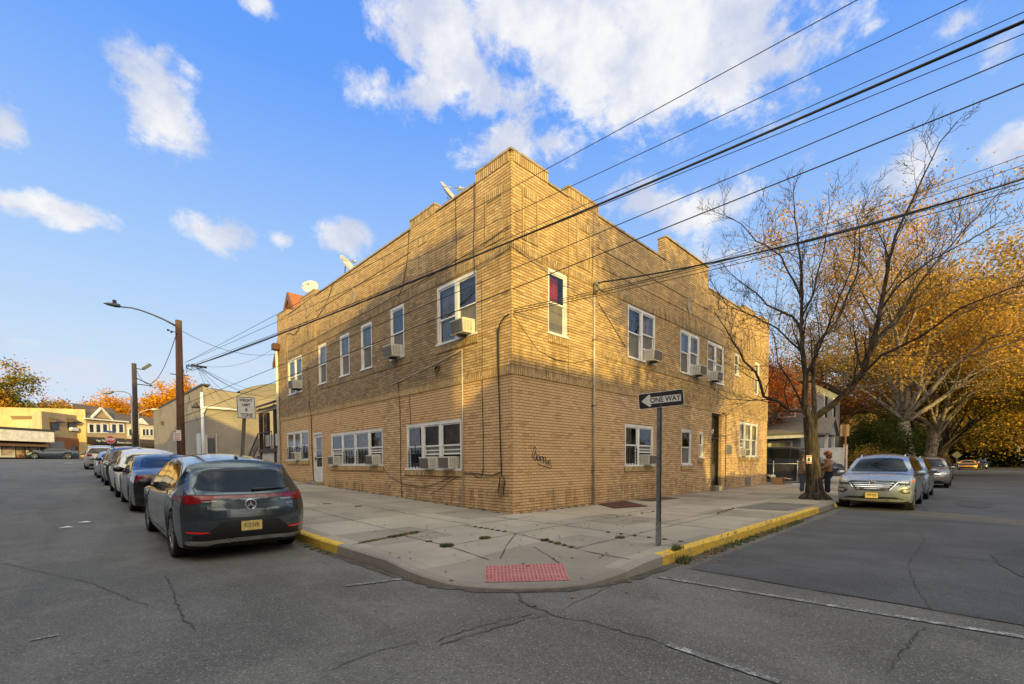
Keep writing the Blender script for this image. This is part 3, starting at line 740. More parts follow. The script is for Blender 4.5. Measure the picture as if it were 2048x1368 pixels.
# white storm door on the left wall
f, a0, a1, z0, z1 = DOORS[0]
M_DGLASS = mat('dark_door_glass', (.02, .022, .024), .08, var=.2, spec=.7)
mb = MB(); obx(mb, f, a0 + .002, a0 + .07, -.12, -.01, z0, z1); obx(mb, f, a1 - .07, a1 - .002, -.12, -.01, z0, z1); obx(mb, f, a0 + .07, a1 - .07, -.12, -.01, z1 - .1, z1 - .002)
dr = mb.build('door_frame', M_WHITE2, bld)
mb = MB(); obx(mb, f, a0 + .07, a1 - .07, -.10, -.06, z0 + .01, z0 + .66); obx(mb, f, a0 + .07, a0 + .2, -.10, -.06, z0 + .66, z1 - .11); obx(mb, f, a1 - .2, a1 - .07, -.10, -.06, z0 + .66, z1 - .11); obx(mb, f, a0 + .2, a1 - .2, -.10, -.06, z1 - .22, z1 - .11)
door = mb.build('door', M_WHITE2, bld, label='white storm door with a tall dark glass panel')
mb = MB(); obx(mb, f, a0 + .2, a1 - .2, -.09, -.075, z0 + .66, z1 - .22); mb.build('pane', M_DGLASS, door)
mb = MB(); obx(mb, f, a0 + .2, a1 - .2, -.074, -.066, z0 + 1.05, z0 + 1.075); obx(mb, f, a0 + .2, a1 - .2, -.074, -.066, z0 + 1.38, z0 + 1.405); mb.build('glazing_bar', M_WHITE2, door)
mb = MB(); obx(mb, f, a1 - .16, a1 - .1, -.058, -.02, z0 + .95, z0 + 1.08); mb.build('handle', M_BLACK, door)
mb = MB(); obx(mb, f, a0 - .05, a1 + .12, -.16, .28, z0 - .3, z0 - .004); mb.build('door_step', M_CURB, bld)
# dark street door with transom and house number
f, a0, a1, z0, z1 = DOORS[1]
M_BRONZE = mat('dark_bronze', (.022, .016, .012), .45)
mb = MB(); obx(mb, f, a0 + .002, a0 + .08, -.30, -.12, z0, z1); obx(mb, f, a1 - .08, a1 - .002, -.30, -.12, z0, z1); obx(mb, f, a0 + .08, a1 - .08, -.30, -.12, z1 - .08, z1 - .002); obx(mb, f, a0 + .08, a1 - .08, -.28, -.12, z0 + 2.06, z0 + 2.14)
mb.build('door_frame', M_BRONZE, bld)
mb = MB(); obx(mb, f, a0 + .08, a0 + .2, -.26, -.2, z0 + .01, z0 + 2.06); obx(mb, f, a1 - .2, a1 - .08, -.26, -.2, z0 + .01, z0 + 2.06); obx(mb, f, a0 + .2, a1 - .2, -.26, -.2, z0 + .01, z0 + .2); obx(mb, f, a0 + .2, a1 - .2, -.26, -.2, z0 + 1.96, z0 + 2.06); obx(mb, f, a0 + .2, a1 - .2, -.26, -.2, z0 + .95, z0 + 1.02)
door = mb.build('door', M_BRONZE, bld, label='dark bronze glazed entrance door under a tall transom')
mb = MB(); obx(mb, f, a0 + .2, a1 - .2, -.24, -.22, z0 + 1.02, z0 + 1.96); mb.build('pane', M_DGLASS, door)
mb = MB(); obx(mb, f, a0 + .2, a1 - .2, -.24, -.21, z0 + .2, z0 + .95); mb.build('kick_panel', mat('grey_kick_plate', (.085, .08, .075), .5), door)
mb = MB(); obx(mb, f, a0 + .21, a0 + .25, -.195, -.15, z0 + .95, z0 + 1.12); mb.build('handle', M_WHITE2, door)
mb = MB(); obx(mb, f, a0 + .08, a1 - .08, -.24, -.22, z0 + 2.14, z1 - .08); mb.build('transom', M_DGLASS, bld)
mb = MB(); text_mesh('147', .26, frame_M(F(f, (a0 + a1) / 2 + .02, -.215, z0 + 2.36), (1, 0, 0), (0, 0, 1)), mb, sx=.95, bold=.008); mb.build('house_number', mat('white_lettering', (.78, .77, .74), .5), bld)
mb = MB(); obx(mb, f, a0 - .1, a1 + .1, -.3, .24, -.02, z0 - .004); obx(mb, f, a0 - .02, a1 + .02, -.3, -.001, z0 - .004, z0); mb.build('door_step', M_CURB, bld)
mb = MB(); obx(mb, f, 13.60, 14.12, .0008, .06, 1.60, 2.02); mb.build('intercom_panel', mat('galvanised_panel', (.34, .36, .38), .45, .6), bld)
mb = MB()
for k in range(3): obx(mb, f, 13.64 + .16 * k, 13.76 + .16 * k, .061, .068, 1.64, 1.98)
mb.build('mailbox_door', mat('mailbox_grey', (.26, .28, .31), .4, .6), bld)
mb = MB(); obx(mb, 'R', 16.04, 16.76, .0008, .03, .10, .47); mb.build('vent_cover', mat('vent_grey', (.17, .16, .15), .6), bld)
# pipes and surface cables fixed to the walls
mb = MB(); mb.smooth = True
mb.tube([F('R', 3.29, .06, -.02), F('R', 3.29, .06, 6.28)], .034, 8); mb.build('conduit', mat('painted_conduit', (.50, .44, .33), .5, var=.3, scale=3), bld, label='tall cream conduit pipe up the right wall')
mb = MB(); mb.smooth = True
mb.tube([F('R', 3.29, .06, 6.1), F('R', 3.29, .09, 6.42), F('R', 3.36, .14, 6.5), F('R', 3.42, .2, 6.44)], .05, 8); mb.sphere(F('R', 3.33, .1, 6.25), .07); mb.sphere(F('R', 3.29, .12, 6.4), .06)
for k in range(3): obx(mb, 'R', 3.22, 3.36, .02, .1, 1. + 1.9 * k, 1.03 + 1.9 * k)
mb.build('service_head', mat('weathered_steel', (.20, .18, .15), .6, .4), bld)
mb = MB(); mb.smooth = True
mb.tube([F('L', 1.91, .03, .06), F('L', 1.91, .03, 4.33)], .018, 6); mb.tube([F('L', 1.91, .03, 4.33), F('L', 3.3, .03, 4.12), F('L', 4.8, .03, 3.95), F('L', 5.7, .03, 3.85)], .012, 6)
mb.build('thin_conduit', mat('white_conduit', (.55, .50, .42), .5), bld)
def wallcable(_, f, pts, r=.012, o=.02):
    mb = MB(); mb.smooth = True; mb.tube([F(f, a, o + .004 * (i % 2), z) for i, (a, z) in enumerate(pts)], r, 5); mb.build('wall_cable', M_CABLE, bld)
mb = MB(); mb.smooth = True
wallcable(mb, 'L', [(.06, 4.84), (.22, 4.80), (.38, 4.68), (.44, 4.4), (.43, 3.9), (.44, 3.3), (.41, 2.6), (.39, 1.9), (.36, 1.15), (.35, .95)], .017, .045)
wallcable(mb, 'L', [(.47, 4.6), (.46, 3.9), (.45, 3.3)], .012, .05)
for k in range(5): mb.tube([F('L', .33 + .11 * cos(i * .55 + k), .05 + .012 * k, .78 - .06 * k + .16 * sin(i * .55 + k)) for i in range(13)], .007, 5)
wallcable(mb, 'L', [(.40, 1.03), (.7, .93), (1.0, .94), (1.3, .97), (1.6, .98), (1.9, .98)]); wallcable(mb, 'L', [(1.09, 6.0), (1.08, 5), (1.08, 4), (1.10, 3), (1.07, 2), (1.08, 1.1), (1.15, .86), (1.4, .9), (1.6, 1.0)], .009)
wallcable(mb, 'L', [(1.95, 1.0), (2.5, .86), (3.4, .6), (4.0, .52), (5.2, .60), (6.0, .85), (6.45, 1.16)], .008); wallcable(mb, 'L', [(1.98, .95), (2.6, .72), (3.0, .5), (3.5, .35)], .007)
wallcable(mb, 'L', [(5.3, 3.95), (5.2, 3.4), (5.18, 2.2), (5.2, .9), (5.16, .05)], .010); wallcable(mb, 'L', [(4.62, 3.4), (4.55, 2.48)], .008)
wallcable(mb, 'L', [(12.9, 5.0), (12.9, 3.9), (12.75, 3.3), (12.72, 1.8), (12.66, .9), (12.6, .5), (12.0, .42)], .016)
wallcable(mb, 'L', [(15.4, 6.65), (12, 6.62), (9.5, 6.64), (7, 6.6), (4.6, 6.66), (3.2, 6.70), (1.3, 6.78), (0, 6.9)], .011, .06)
wallcable(mb, 'L', [(1.33, 8.5), (1.32, 7.6), (1.38, 6.9), (1.34, 6.2)], .010, .04); wallcable(mb, 'L', [(2.15, 8.46), (2.14, 7.0), (2.2, 6.4)], .008); wallcable(mb, 'L', [(4.5, 8.5), (4.6, 7.7), (4.9, 6.9), (5.2, 6.6)], .010)
wallcable(mb, 'L', [(10.2, 8.45), (10.5, 8.1), (11, 7.75), (11.8, 7.5)], .010); wallcable(mb, 'L', [(13.4, 8.7), (13.0, 8.1), (13.0, 6.9)], .010); wallcable(mb, 'L', [(15.9, 7.0), (15.6, 7.55), (15.2, 7.5), (14.6, 7.3), (13.9, 7.5)], .012)
wallcable(mb, 'R', [(0, 4.85), (.3, 4.58), (.9, 4.12), (1.6, 3.98), (2.4, 4.02), (3.25, 4.25)], .009); wallcable(mb, 'R', [(3.4, 6.05), (4.2, 5.5), (5.1, 4.9)], .009)
wallcable(mb, 'R', [(3.28, 8.4), (3.27, 7.4), (3.24, 6.5)], .010); wallcable(mb, 'R', [(12.99, 3.4), (13.45, 3.35), (13.47, 1.6), (13.5, .1)], .012)
wallcable(mb, 'R', [(14.8, 7.6), (15.4, 7.85), (15.9, 7.95)], .009)
mb.build('cable_bunch', M_CABLE, bld)
mb = MB(); mb.smooth = True
mb.tube([F('L', 3.05, .03, 4.05)] + [F('L', 3.05 + .11 * cos(i * .6), .03 + .002 * i, 3.98 + .1 * sin(i * .6)) for i in range(22)], .009, 5); mb.build('cable_coil', M_CABLE, bld)
# spray scrawl on the right wall
mb = MB()
def scr(pts, r=.012):
    for p, q_ in zip(pts[:-1], pts[1:]):
        p, q_ = Vector(p), Vector(q_); d = (q_ - p).normalized(); n = Vector((-d.y, d.x)) * r
        mb.quad(*[(v.x, -.0035, v.y) for v in (p + n, p - n, q_ - n, q_ + n)])
def loop(cx_, cz_, rx_, rz_, a0_=0, a1_=6.3, tilt=0, n=14):
    return [(cx_ + rx_ * cos(a0_ + (a1_ - a0_) * i / n) + tilt * rz_ * sin(a0_ + (a1_ - a0_) * i / n), cz_ + rz_ * sin(a0_ + (a1_ - a0_) * i / n)) for i in range(n + 1)]
scr([(.68, 1.38), (.72, 1.55), (.80, 1.66), (.84, 1.6), (.76, 1.42), (.70, 1.36)]); scr(loop(.80, 1.40, .05, .10, 1, 6.5, .2)); scr([(.84, 1.5), (.86, 1.34), (.9, 1.30)]); scr(loop(.93, 1.37, .05, .07))
scr([(1.0, 1.42), (1.0, 1.26)]); scr(loop(1.05, 1.36, .045, .05)); scr([(1.1, 1.42), (1.12, 1.22)]); scr(loop(1.17, 1.34, .05, .06)); scr([(1.22, 1.4), (1.22, 1.2), (1.3, 1.3), (1.3, 1.16)]); scr(loop(1.36, 1.26, .04, .06)); scr([(.9, 1.22), (1.1, 1.16), (1.42, 1.1), (1.46, 1.2)])
mb.build('spray_scrawl', mat('black_spray_paint', (.03, .03, .03), .8, var=.3), bld)
# tan eave box and white rainwater pipe at the far end of the left wall
mb = MB(); mb.box(-.32, -.02, 16.62, 17.0, 6.98, 7.28); mb.build('eave_end', mat('brown_trim', (.10, .045, .024), .6), bld)
mb = MB(); mb.smooth = True; mb.tube([(-.10, 16.88, 6.98), (-.12, 16.9, 6.85), (-.09, 16.93, 6.6), (-.09, 16.93, .6)], .07, 8); mb.build('downpipe', M_WHITE, bld)
# ------------------------------------------------------------------ window air conditioners
M_ACW = mat('ac_white_casing', (.64, .62, .57), .45, var=.12); M_COIL = mat('ac_coil', (.13, .115, .10), .6, var=.55, scale=30); M_SLAT = mat('ac_slat', (.46, .44, .41), .5, var=.2, scale=20)
def make_ac(f, a, z, width, high, label, tilt=.05):
    w = min(.56 if high else .50, width - .08) / 2; dpt = .34 if high else .25; h = .37 if high else .34
    t = thing('air_conditioner', label, 'air conditioner', F(f, a, 0, z), group='window air conditioners on the brick building')
    ax = Vector(F(f, 1, 0, 0)); ou = Vector(F(f, 0, 1, 0)) * cos(tilt) - Vector((0, 0, 1)) * sin(tilt); up = Vector((0, 0, 1)) * cos(tilt) + Vector(F(f, 0, 1, 0)) * sin(tilt)
    base = Vector(F(f, a, 0, z + .005))
    P = lambda u, o, v: base + ax * u + ou * o + up * v
    mb = MB(); mb.obox(P(0, dpt / 2 - .1, h / 2), ax, ou, up, w, dpt / 2 + .09, h / 2); mb.build('casing', M_ACW, t, fix=True)
    mb = MB(); mb.obox(P(0, dpt + .0, h / 2), ax, ou, up, w - .035, .012, h / 2 - .035); mb.build('coil_grille', M_COIL, t, fix=True)
    for s_ in (-1, 1):
        mb = MB()
        for k in range(3): mb.obox(P(s_ * w, dpt * (.22 + .27 * k), h * .5), ax, ou, up, .006, dpt * .085, h * .36)
        mb.build('side_louvre', M_SLAT, t, fix=True)
    if high:
        mb = MB(); mb.obox(P(.0, dpt * .4, -.03), ax, ou, up, .05, .16, .03); mb.build('support_bracket', M_BLACK, t, fix=True)
    return t
AL = {('L', 0): 'white air conditioner nearest the corner in the three-light ground-floor window',
      ('L', 1): 'white air conditioner in the middle light of the three-light ground-floor window', ('L', 2): 'white air conditioner in the right light of the four-light ground-floor window',
      ('L', 3): 'white air conditioner in the left light of the four-light ground-floor window', ('L', 4): 'boxy air conditioner with brown grille in the upstairs double window beside the corner',
      ('R', 0): 'air conditioner in the first upstairs double window right of the cream conduit', ('R', 1): 'air conditioner hanging from the upstairs double window above the one way sign',
      ('R', 2): 'air conditioner in the left light of the upstairs double window above the street door', ('R', 3): 'air conditioner in the ground-floor double window right of the conduit pipe', ('R', 4): 'small sunlit air conditioner in the triple window right of the street door',
      ('L', 5): 'white air conditioner hanging from the single upstairs window next to the double window', ('L', 6): 'air conditioner jutting from the last upstairs window at the far end', ('L', 7): 'white air conditioner between black bars in the far ground-floor window'}
cnt = {'L': 0, 'R': 0}
for f, a, z, wd, high in ACS:
    make_ac(f, a, z, wd, high, AL[(f, cnt[f])], .04 + .05 * ((cnt[f] * 7) % 3) / 2); cnt[f] += 1
# ------------------------------------------------------------------ satellite dishes on the roof
M_DISH = mat('dish_grey', (.52, .50, .46), .5, var=.15); M_STEEL = mat('galvanised_steel', (.33, .34, .35), .42, .7, var=.2)
def dish(loc, aim, r, label, foot):
    t = thing('satellite_dish', label, 'satellite dish', foot, group='satellite dishes on the parapet')
    aim = Vector(aim).normalized(); M = Matrix.Translation(loc) @ aim.to_track_quat('Z', 'X').to_matrix().to_4x4()
    mb = MB(); mb.smooth = True
    mb.lathe([(.001, 0), (r * .3, r * .02), (r * .6, r * .085), (r * .85, r * .17), (r, r * .24), (r * 1.0, r * .255), (r * .85, r * .19), (r * .6, r * .105), (r * .3, r * .04), (.001, .02)], 28, M); mb.build('reflector', M_DISH, t)
    mb = MB(); mb.smooth = True; b = Vector(loc) - aim * .06; mb.tube([foot, (foot[0], foot[1], b.z - .1), b], .022, 6); mb.build('mast', M_STEEL, t)
    mb = MB(); mb.smooth = True; low = M @ Vector((0, -r * .96, r * .22)) if (M @ Vector((0, -r, 0))).z < (M @ Vector((0, r, 0))).z else M @ Vector((0, r * .96, r * .22))
    tip = Vector(loc) + aim * r * 1.25 - Vector((0, 0, r * .42)); mb.tube([low, tip], .013, 5); mb.build('feed_arm', M_STEEL, t)
    mb = MB(); mb.smooth = True; mb.sphere(tip, .05, 8, 6, (1.1, 1.1, .8)); mb.tube([tip, tip + (Vector(loc) - tip).normalized() * .12], .035, 6); mb.build('receiver', M_DISH, t)
dish((.45, 13.75, 9.38), (-.55, -.75, .45), .36, 'round pale satellite dish facing the street by the orange gable', (.45, 13.75, 8.45))
dish((.45, 9.95, 9.22), (.45, -.95, .62), .40, 'satellite dish seen edge-on halfway along the left parapet', (.45, 10.1, 8.45))
_p = hit(897, 392, X=.9); dish(tuple(_p), (.30, -.85, .60), .42, 'large satellite dish leaning back behind the parapet near the corner', (.95, _p.y, 8.0))
_p = hit(925, 384, X=1.3); dish(tuple(_p), (.4, -.8, .6), .20, 'small dish just showing beside the large dish near the corner', (1.35, _p.y, 8.0))
# ------------------------------------------------------------------ vehicles
def interp(tab, x):
    """smooth monotone-ish interpolation through (x, value) points"""
    if x <= tab[0][0]: return tab[0][1]
    if x >= tab[-1][0]: return tab[-1][1]
    n = len(tab)
    for i in range(n - 1):
        if tab[i][0] <= x <= tab[i + 1][0]:
            x0, y0 = tab[i]; x1, y1 = tab[i + 1]; h = x1 - x0
            s = (y1 - y0) / h
            def tan_(k):
                if k == 0 or k == n - 1: return None
                a = (tab[k][1] - tab[k - 1][1]) / (tab[k][0] - tab[k - 1][0]); b = (tab[k + 1][1] - tab[k][1]) / (tab[k + 1][0] - tab[k][0])
                return 0. if a * b <= 0 else 2 * a * b / (a + b)
            m0, m1 = tan_(i), tan_(i + 1)
            m0 = s if m0 is None else m0; m1 = s if m1 is None else m1
            t = (x - x0) / h
            return (2 * t ** 3 - 3 * t ** 2 + 1) * y0 + (t ** 3 - 2 * t ** 2 + t) * h * m0 + (-2 * t ** 3 + 3 * t ** 2) * y1 + (t ** 3 - t ** 2) * h * m1
def paint(name, c, metal=.35, rough=.22):
    if name in MATS: return MATS[name]
    m, t = newmat(name); P = t.n('TexCoord').outputs['Object']
    fl = t.noise(P, 900., 1); dirt = t.noise(P, 3., 5, .65); x, y, z = t.sep(P)
    k = t.ss(fl, .3, .7, .86, 1.14)
    col = t.mix(1., c, t.xyz(k, k, k), 'MULTIPLY')
    low = t.m('MULTIPLY', t.ss(z, .55, .2), t.ss(dirt, .3, .7, .06, .38))
    col = t.mix(low, col, (.10, .092, .08))
    b = t.bsdf(col, t.m('ADD', rough, t.m('MULTIPLY', dirt, .12)), Metallic=metal)
    b.inputs['Coat Weight'].default_value = .9; b.inputs['Coat Roughness'].default_value = .035
    MATS[name] = m; return m
M_CGLASS = mat('tinted_car_glass', (.008, .010, .012), .04, spec=.55, var=.1)
M_CGLASS.node_tree.nodes['Principled BSDF'].inputs['IOR'].default_value = 1.5
M_TRIM = mat('black_plastic_trim', (.016, .016, .017), .5)
M_TYRE = mat('tyre_rubber', (.020, .019, .018), .85, var=.3, bump=.3)
M_RIM = mat('alloy_rim', (.42, .42, .43), .28, .85)
M_RIMD = mat('dark_alloy_rim', (.06, .06, .065), .35, .7)
M_CHROME = mat('chrome', (.72, .72, .73), .14, 1., var=.05)
M_SILVERP = mat('satin_silver_plastic', (.58, .58, .58), .30, .7)
M_RED = mat('red_lamp_lens', (.20, .006, .008), .14, coat=.5, var=.25, scale=14)
M_REDL = mat('red_reflector', (.62, .012, .012), .2, coat=.5, emit=((1, .03, .03), .12))  # faint emission stands in for light the reflector throws back
M_LENS = mat('clear_headlamp_lens', (.36, .37, .38), .08, .3, coat=1., var=.5, scale=18)
M_AMBER = mat('amber_lens', (.62, .12, .03), .2, coat=.6)
M_PLATE = mat('yellow_number_plate', (.66, .50, .16), .5, var=.12, scale=12)
M_PLTXT = mat('black_plate_lettering', (.02, .02, .02), .5)
class Car:
    def __init__(s, P, nx=86, NS=9):
        s.P = P; L, W, H = P['L'], P['W'], P['H']; s.L, s.W, s.H = L, W, H
        s.xf = L / 2 - P['fo']; s.xr = s.xf - P['wb']; s.R = P['R']
        s.ra = s.R * 1.13
        xs = [-L / 2 + L * i / nx for i in range(nx + 1)]
        for ax in (s.xf, s.xr):
            for k in range(-9, 10): xs.append(ax + s.ra * sin(k / 9 * pi / 2))
        xs = sorted(xs); xs = [x for i, x in enumerate(xs) if i == 0 or x - xs[i - 1] > .006]
        s.xs = xs
        rings = [s.ring(x, NS) for x in xs]
        n = len(rings[0]); vs = []
        for x, r in zip(xs, rings):
            for y, z in r: vs.append((s.wx(x, y, z), y, z))
        fs = [(i * n + j, (i + 1) * n + j, (i + 1) * n + j + 1, i * n + j + 1) for i in range(len(xs) - 1) for j in range(n - 1)]
        # end caps: shrink the last ring towards its middle on the fascia surface
        for e, base in ((0, 0), (1, (len(xs) - 1) * n)):
            ring = rings[0 if e == 0 else -1]; x = xs[0 if e == 0 else -1]
            zc = (min(z for y, z in ring) + max(z for y, z in ring)) / 2; prev = [base + j for j in range(n)]
            for k in range(1, 9):
                f = 1 - k / 8.
                if k == 8: f = .02
                o = len(vs); cur = []
                for y, z in ring:
                    yy, zz = y * f, zc + (z - zc) * f; vs.append((s.wx(x, yy, zz), yy, zz))
                cur = [o + j for j in range(n)]
                for j in range(n - 1): fs.append((prev[j], prev[j + 1], cur[j + 1], cur[j]) if e == 0 else (prev[j + 1], prev[j], cur[j], cur[j + 1]))
                prev = cur
        s.n = n; s.vs, s.fs = vs, fs
        s.bvh = BVHTree.FromPolygons([Vector(v) for v in vs], fs)
    def endx(s, y, z):
        P = s.P; k = abs(y) / (s.W / 2)
        fr = s.L / 2 - interp(P['front'], z) - P.get('rndf', .30) * k ** 3.2
        re = -s.L / 2 + interp(P['rear'], z) + P.get('rndr', .22) * k ** 4
        return fr, re
    def wx(s, x, y, z):
        fr, re = s.endx(y, z); P = s.P
        a = s.xf + s.ra * .55; b = s.xr - s.ra * .55
        if x > a: u = (x - a) / (s.L / 2 - a); return a + u * (fr - a) + (1 - u) * 0
        if x < b: u = (b - x) / (b + s.L / 2); return b - u * (b - re)
        return x
    def ring(s, x, NS):
        P = s.P; hw = s.W / 2
        e = max(0, abs(x) - s.L / 2 * .62) / (s.L / 2 * .38); hw *= 1 - .055 * e * e
        zT, zB = interp(P['top'], x), interp(P['belt'], x); zB = min(zB, zT - .012)
        zb = interp(P.get('sill', [(-9, .24), (9, .24)]), x); zu = zb - .02; arch = 0
        for ax in (s.xf, s.xr):
            d = abs(x - ax)
            if d < s.ra: za = s.R + sqrt(max(0, s.ra ** 2 - d * d)); arch = za
        if arch > zb: zb = arch; zu = zb
        zb = min(zb, zB - .1); zu = min(zu, zb)
        low = [(0, zu), (hw * .6, zu), (hw * .90, zu), (hw * .955, zb)]
        wm = P.get('mid', .62)
        for u in (.06, .16, .3, .45, .6, .72, .84, .93, 1.):
            z = zb + (zB - zb) * u
            # side section: slight tuck at the sill, fullest below the shoulder, small crease
            k = 1 - .045 * (1 - min(1, u / wm)) ** 2 - .055 * max(0, (u - wm) / (1 - wm)) ** 2.2
            low.append((hw * k, z))
        hb = low[-1][0]; h = zT - zB
        wt = max(hb - h * P.get('tumble', .40), hb * .3); rc = min(.10, h * .42)
        up = []
        for i in range(1, NS + 1):
            u = i / NS; up.append((hb + (wt + rc * .35 - hb) * u - .03 * min(1, h * 2) * 0 + .02 * min(1, h / .4) * sin(pi * u), zB + (h - rc) * u))
        y0, z0 = up[-1]; cr = .055 * min(1, h / .3) + P.get('crown', .03); y1, z1 = wt - .13, zT - cr * ((wt - .13) / max(wt, .1)) ** 2
        for i in range(1, 4):
            u = i / 4; up.append(((1 - u) ** 2 * y0 + 2 * u * (1 - u) * (wt - .005) + u * u * y1, (1 - u) ** 2 * z0 + 2 * u * (1 - u) * (zT - cr) + u * u * z1))
        for i in range(0, 8):
            u = i / 7; y = y1 * (1 - u); up.append((y, zT - cr * (y / max(wt, .1)) ** 2))
        half = low + up
        return [(-y, z) for y, z in half] [::1] + [(y, z) for y, z in half[::-1][1:]]
    def body(s, parent, m):
        mb = MB(); mb.smooth = True
        mb.add(s.vs, s.fs)
        # floor of the shell and wheel wells in black
        n = s.n
        o = mb.build('body', [m, M_TRIM], parent, fix=True)
        me = o.data
        for p in me.polygons:
            ctr = p.center
            if all(me.vertices[i].co.z < s.R * 2.4 for i in p.vertices) and abs(p.normal.z) > .5 and ctr.z < s.R * 2.35 and abs(ctr.y) < s.W * .465 and s.xr - s.L * .25 < ctr.x < s.xf + s.L * .25: p.material_index = 1
        me.set_sharp_from_angle(angle=radians(42))
        return o
    def cast(s, side, u, v, off):
        if side == 'S': o, d = Vector((u, 5, v)), Vector((0, -1, 0))
        elif side == 'P': o, d = Vector((u, -5, v)), Vector((0, 1, 0))
        elif side == 'R': o, d = Vector((-9, u, v)), Vector((1, 0, 0))
        elif side == 'F': o, d = Vector((9, u, v)), Vector((-1, 0, 0))
        else: o, d = Vector((u, v, 5)), Vector((0, 0, -1))
        h = s.bvh.ray_cast(o, d)
        if h[0] is None:
            h = s.bvh.find_nearest(o + d * (4 if side in 'SPT' else 9 - s.L / 2))
        return h[0] - d * off
    def decal(s, mb, side, poly, off=.004, step=.07, mirror=False):
        """fill a 2-D outline, dice it, and lay it on the bodywork"""
        bm = bmesh.new()
        try:
            bm.faces.new([bm.verts.new((u, v, 0)) for u, v in poly])
        except ValueError: bm.free(); return
        us = [p[0] for p in poly]; vs_ = [p[1] for p in poly]
        for lo, hi, nrm in ((min(us), max(us), (1, 0, 0)), (min(vs_), max(vs_), (0, 1, 0))):
            k = int((hi - lo) / step)
            for i in range(1, k + 1):
                c = lo + (hi - lo) * i / (k + 1); co = Vector(nrm) * c
                bmesh.ops.bisect_plane(bm, geom=bm.verts[:] + bm.edges[:] + bm.faces[:], plane_co=co, plane_no=nrm)
        bm.verts.index_update(); V = [v.co.copy() for v in bm.verts]; Fc = [[v.index for v in f.verts] for f in bm.faces]; bm.free()
        sides = [side] + ([{'S': 'P'}.get(side, side)] if mirror else [])
        for i, sd_ in enumerate(sides):
            sg = -1 if (i == 1 and side in 'RF') else 1
            mb.smooth = True
            mb.add([s.cast(sd_, v.x * sg, v.y, off) for v in V], Fc)
    def strip(s, mb, side, pts, w, off=.005, step=.08):
        P = []
        for a, b in zip(pts[:-1], pts[1:]):
            a, b = Vector(a), Vector(b); k = max(1, int((b - a).length / step))
            P += [a.lerp(b, i / k) for i in range(k)]
        P.append(Vector(pts[-1])); rows = []
        for i, p in enumerate(P):
            d = (P[min(i + 1, len(P) - 1)] - P[max(0, i - 1)]).normalized(); nn = Vector((-d.y, d.x)) * w / 2
            rows.append((s.cast(side, *(p + nn), off), s.cast(side, *(p - nn), off)))
        for a, b in zip(rows[:-1], rows[1:]): mb.quad(a[0], a[1], b[1], b[0])
    def part(s, name, m, parent, jobs, label=None):
        mb = MB()
        for j in jobs:
            if j[0] == 'strip': s.strip(mb, *j[1:])
            else: s.decal(mb, *j)
        return mb.build(name, m, parent, label, fix=True)
def wheel(parent, x, y, R, w, rim=None, spokes=5, ratio=.70, hubc=None):
    s = 1 if y > 0 else -1
    M = Matrix.Translation((x, y, R)) @ Matrix.Rotation(-s * pi / 2, 4, 'X')     # local z points outwards
    mb = MB(); mb.smooth = True; r = R * ratio
    prof = [(r * .98, -w * .48), (R * .92, -w * .5), (R * .985, -w * .42)]
    for k in range(-3, 4):
        zz = w * .115 * k; prof += [(R, zz - w * .045), (R, zz + w * .045), (R * .982, zz + w * .05), (R * .982, zz + w * .065)]
    prof = [p for p in prof if abs(p[1]) < w * .46]
    prof += [(R * .985, w * .42), (R * .92, w * .5), (r, w * .47), (r * .985, w * .40)]
    root = MB(); root.smooth = True; root.lathe([(r * .99, -w * .3), (r * .99, w * .40), (r * .93, w * .44), (r * .9, w * .40), (r * .88, 0), (.001, -.02)], 28, M)
    wo = root.build('wheel', rim or M_RIM, parent)
    mb.lathe(prof, 32, M); mb.build('tyre', M_TYRE, wo)
    rm = MB()
    for k in range(spokes):
        a = 2 * pi * k / spokes
        for da in (-.13, .13):
            p0 = Vector((cos(a) * r * .16, sin(a) * r * .16, w * .36)); p1 = Vector((cos(a + da) * r * .92, sin(a + da) * r * .92, w * .40))
            rm.bar(M @ p0, M @ p1, r * .105, .035, up=M.to_3x3() @ Vector((0, 0, 1)))
    rm.smooth = True; rm.lathe([(.001, w * .42), (r * .13, w * .42), (r * .2, w * .36), (r * .2, w * .2)], 16, M)
    rm.build('rim', rim or M_RIM, wo)
    return wo
def mirror_pair(car, parent, m, x, z, y=None):
    for sg in (1, -1):
        h = car.cast('S' if sg > 0 else 'P', x, z, 0); mb = MB(); mb.smooth = True
        c = Vector((x - .02, h.y + sg * .13, z + .06)); mb.sphere(c, .115, 14, 10, (.62, 1.05, .72)); o = mb.build('mirror', m, parent)
        mb = MB(); mb.bar((x + .03, h.y - sg * .02, z - .01), (x, h.y + sg * .09, z + .02), .05, .035); mb.build('mirror_arm', M_TRIM, o)
        mb = MB(); mb.smooth = True; mb.lathe([(.001, 0), (.075, .002), (.088, -.01)], 16, Matrix.Translation((c.x - .062, c.y, c.z)) @ Matrix.Rotation(-pi / 2, 4, 'Y') @ Matrix.Diagonal((.75, 1.05, 1, 1))); mb.build('mirror_glass', M_CGLASS, o)
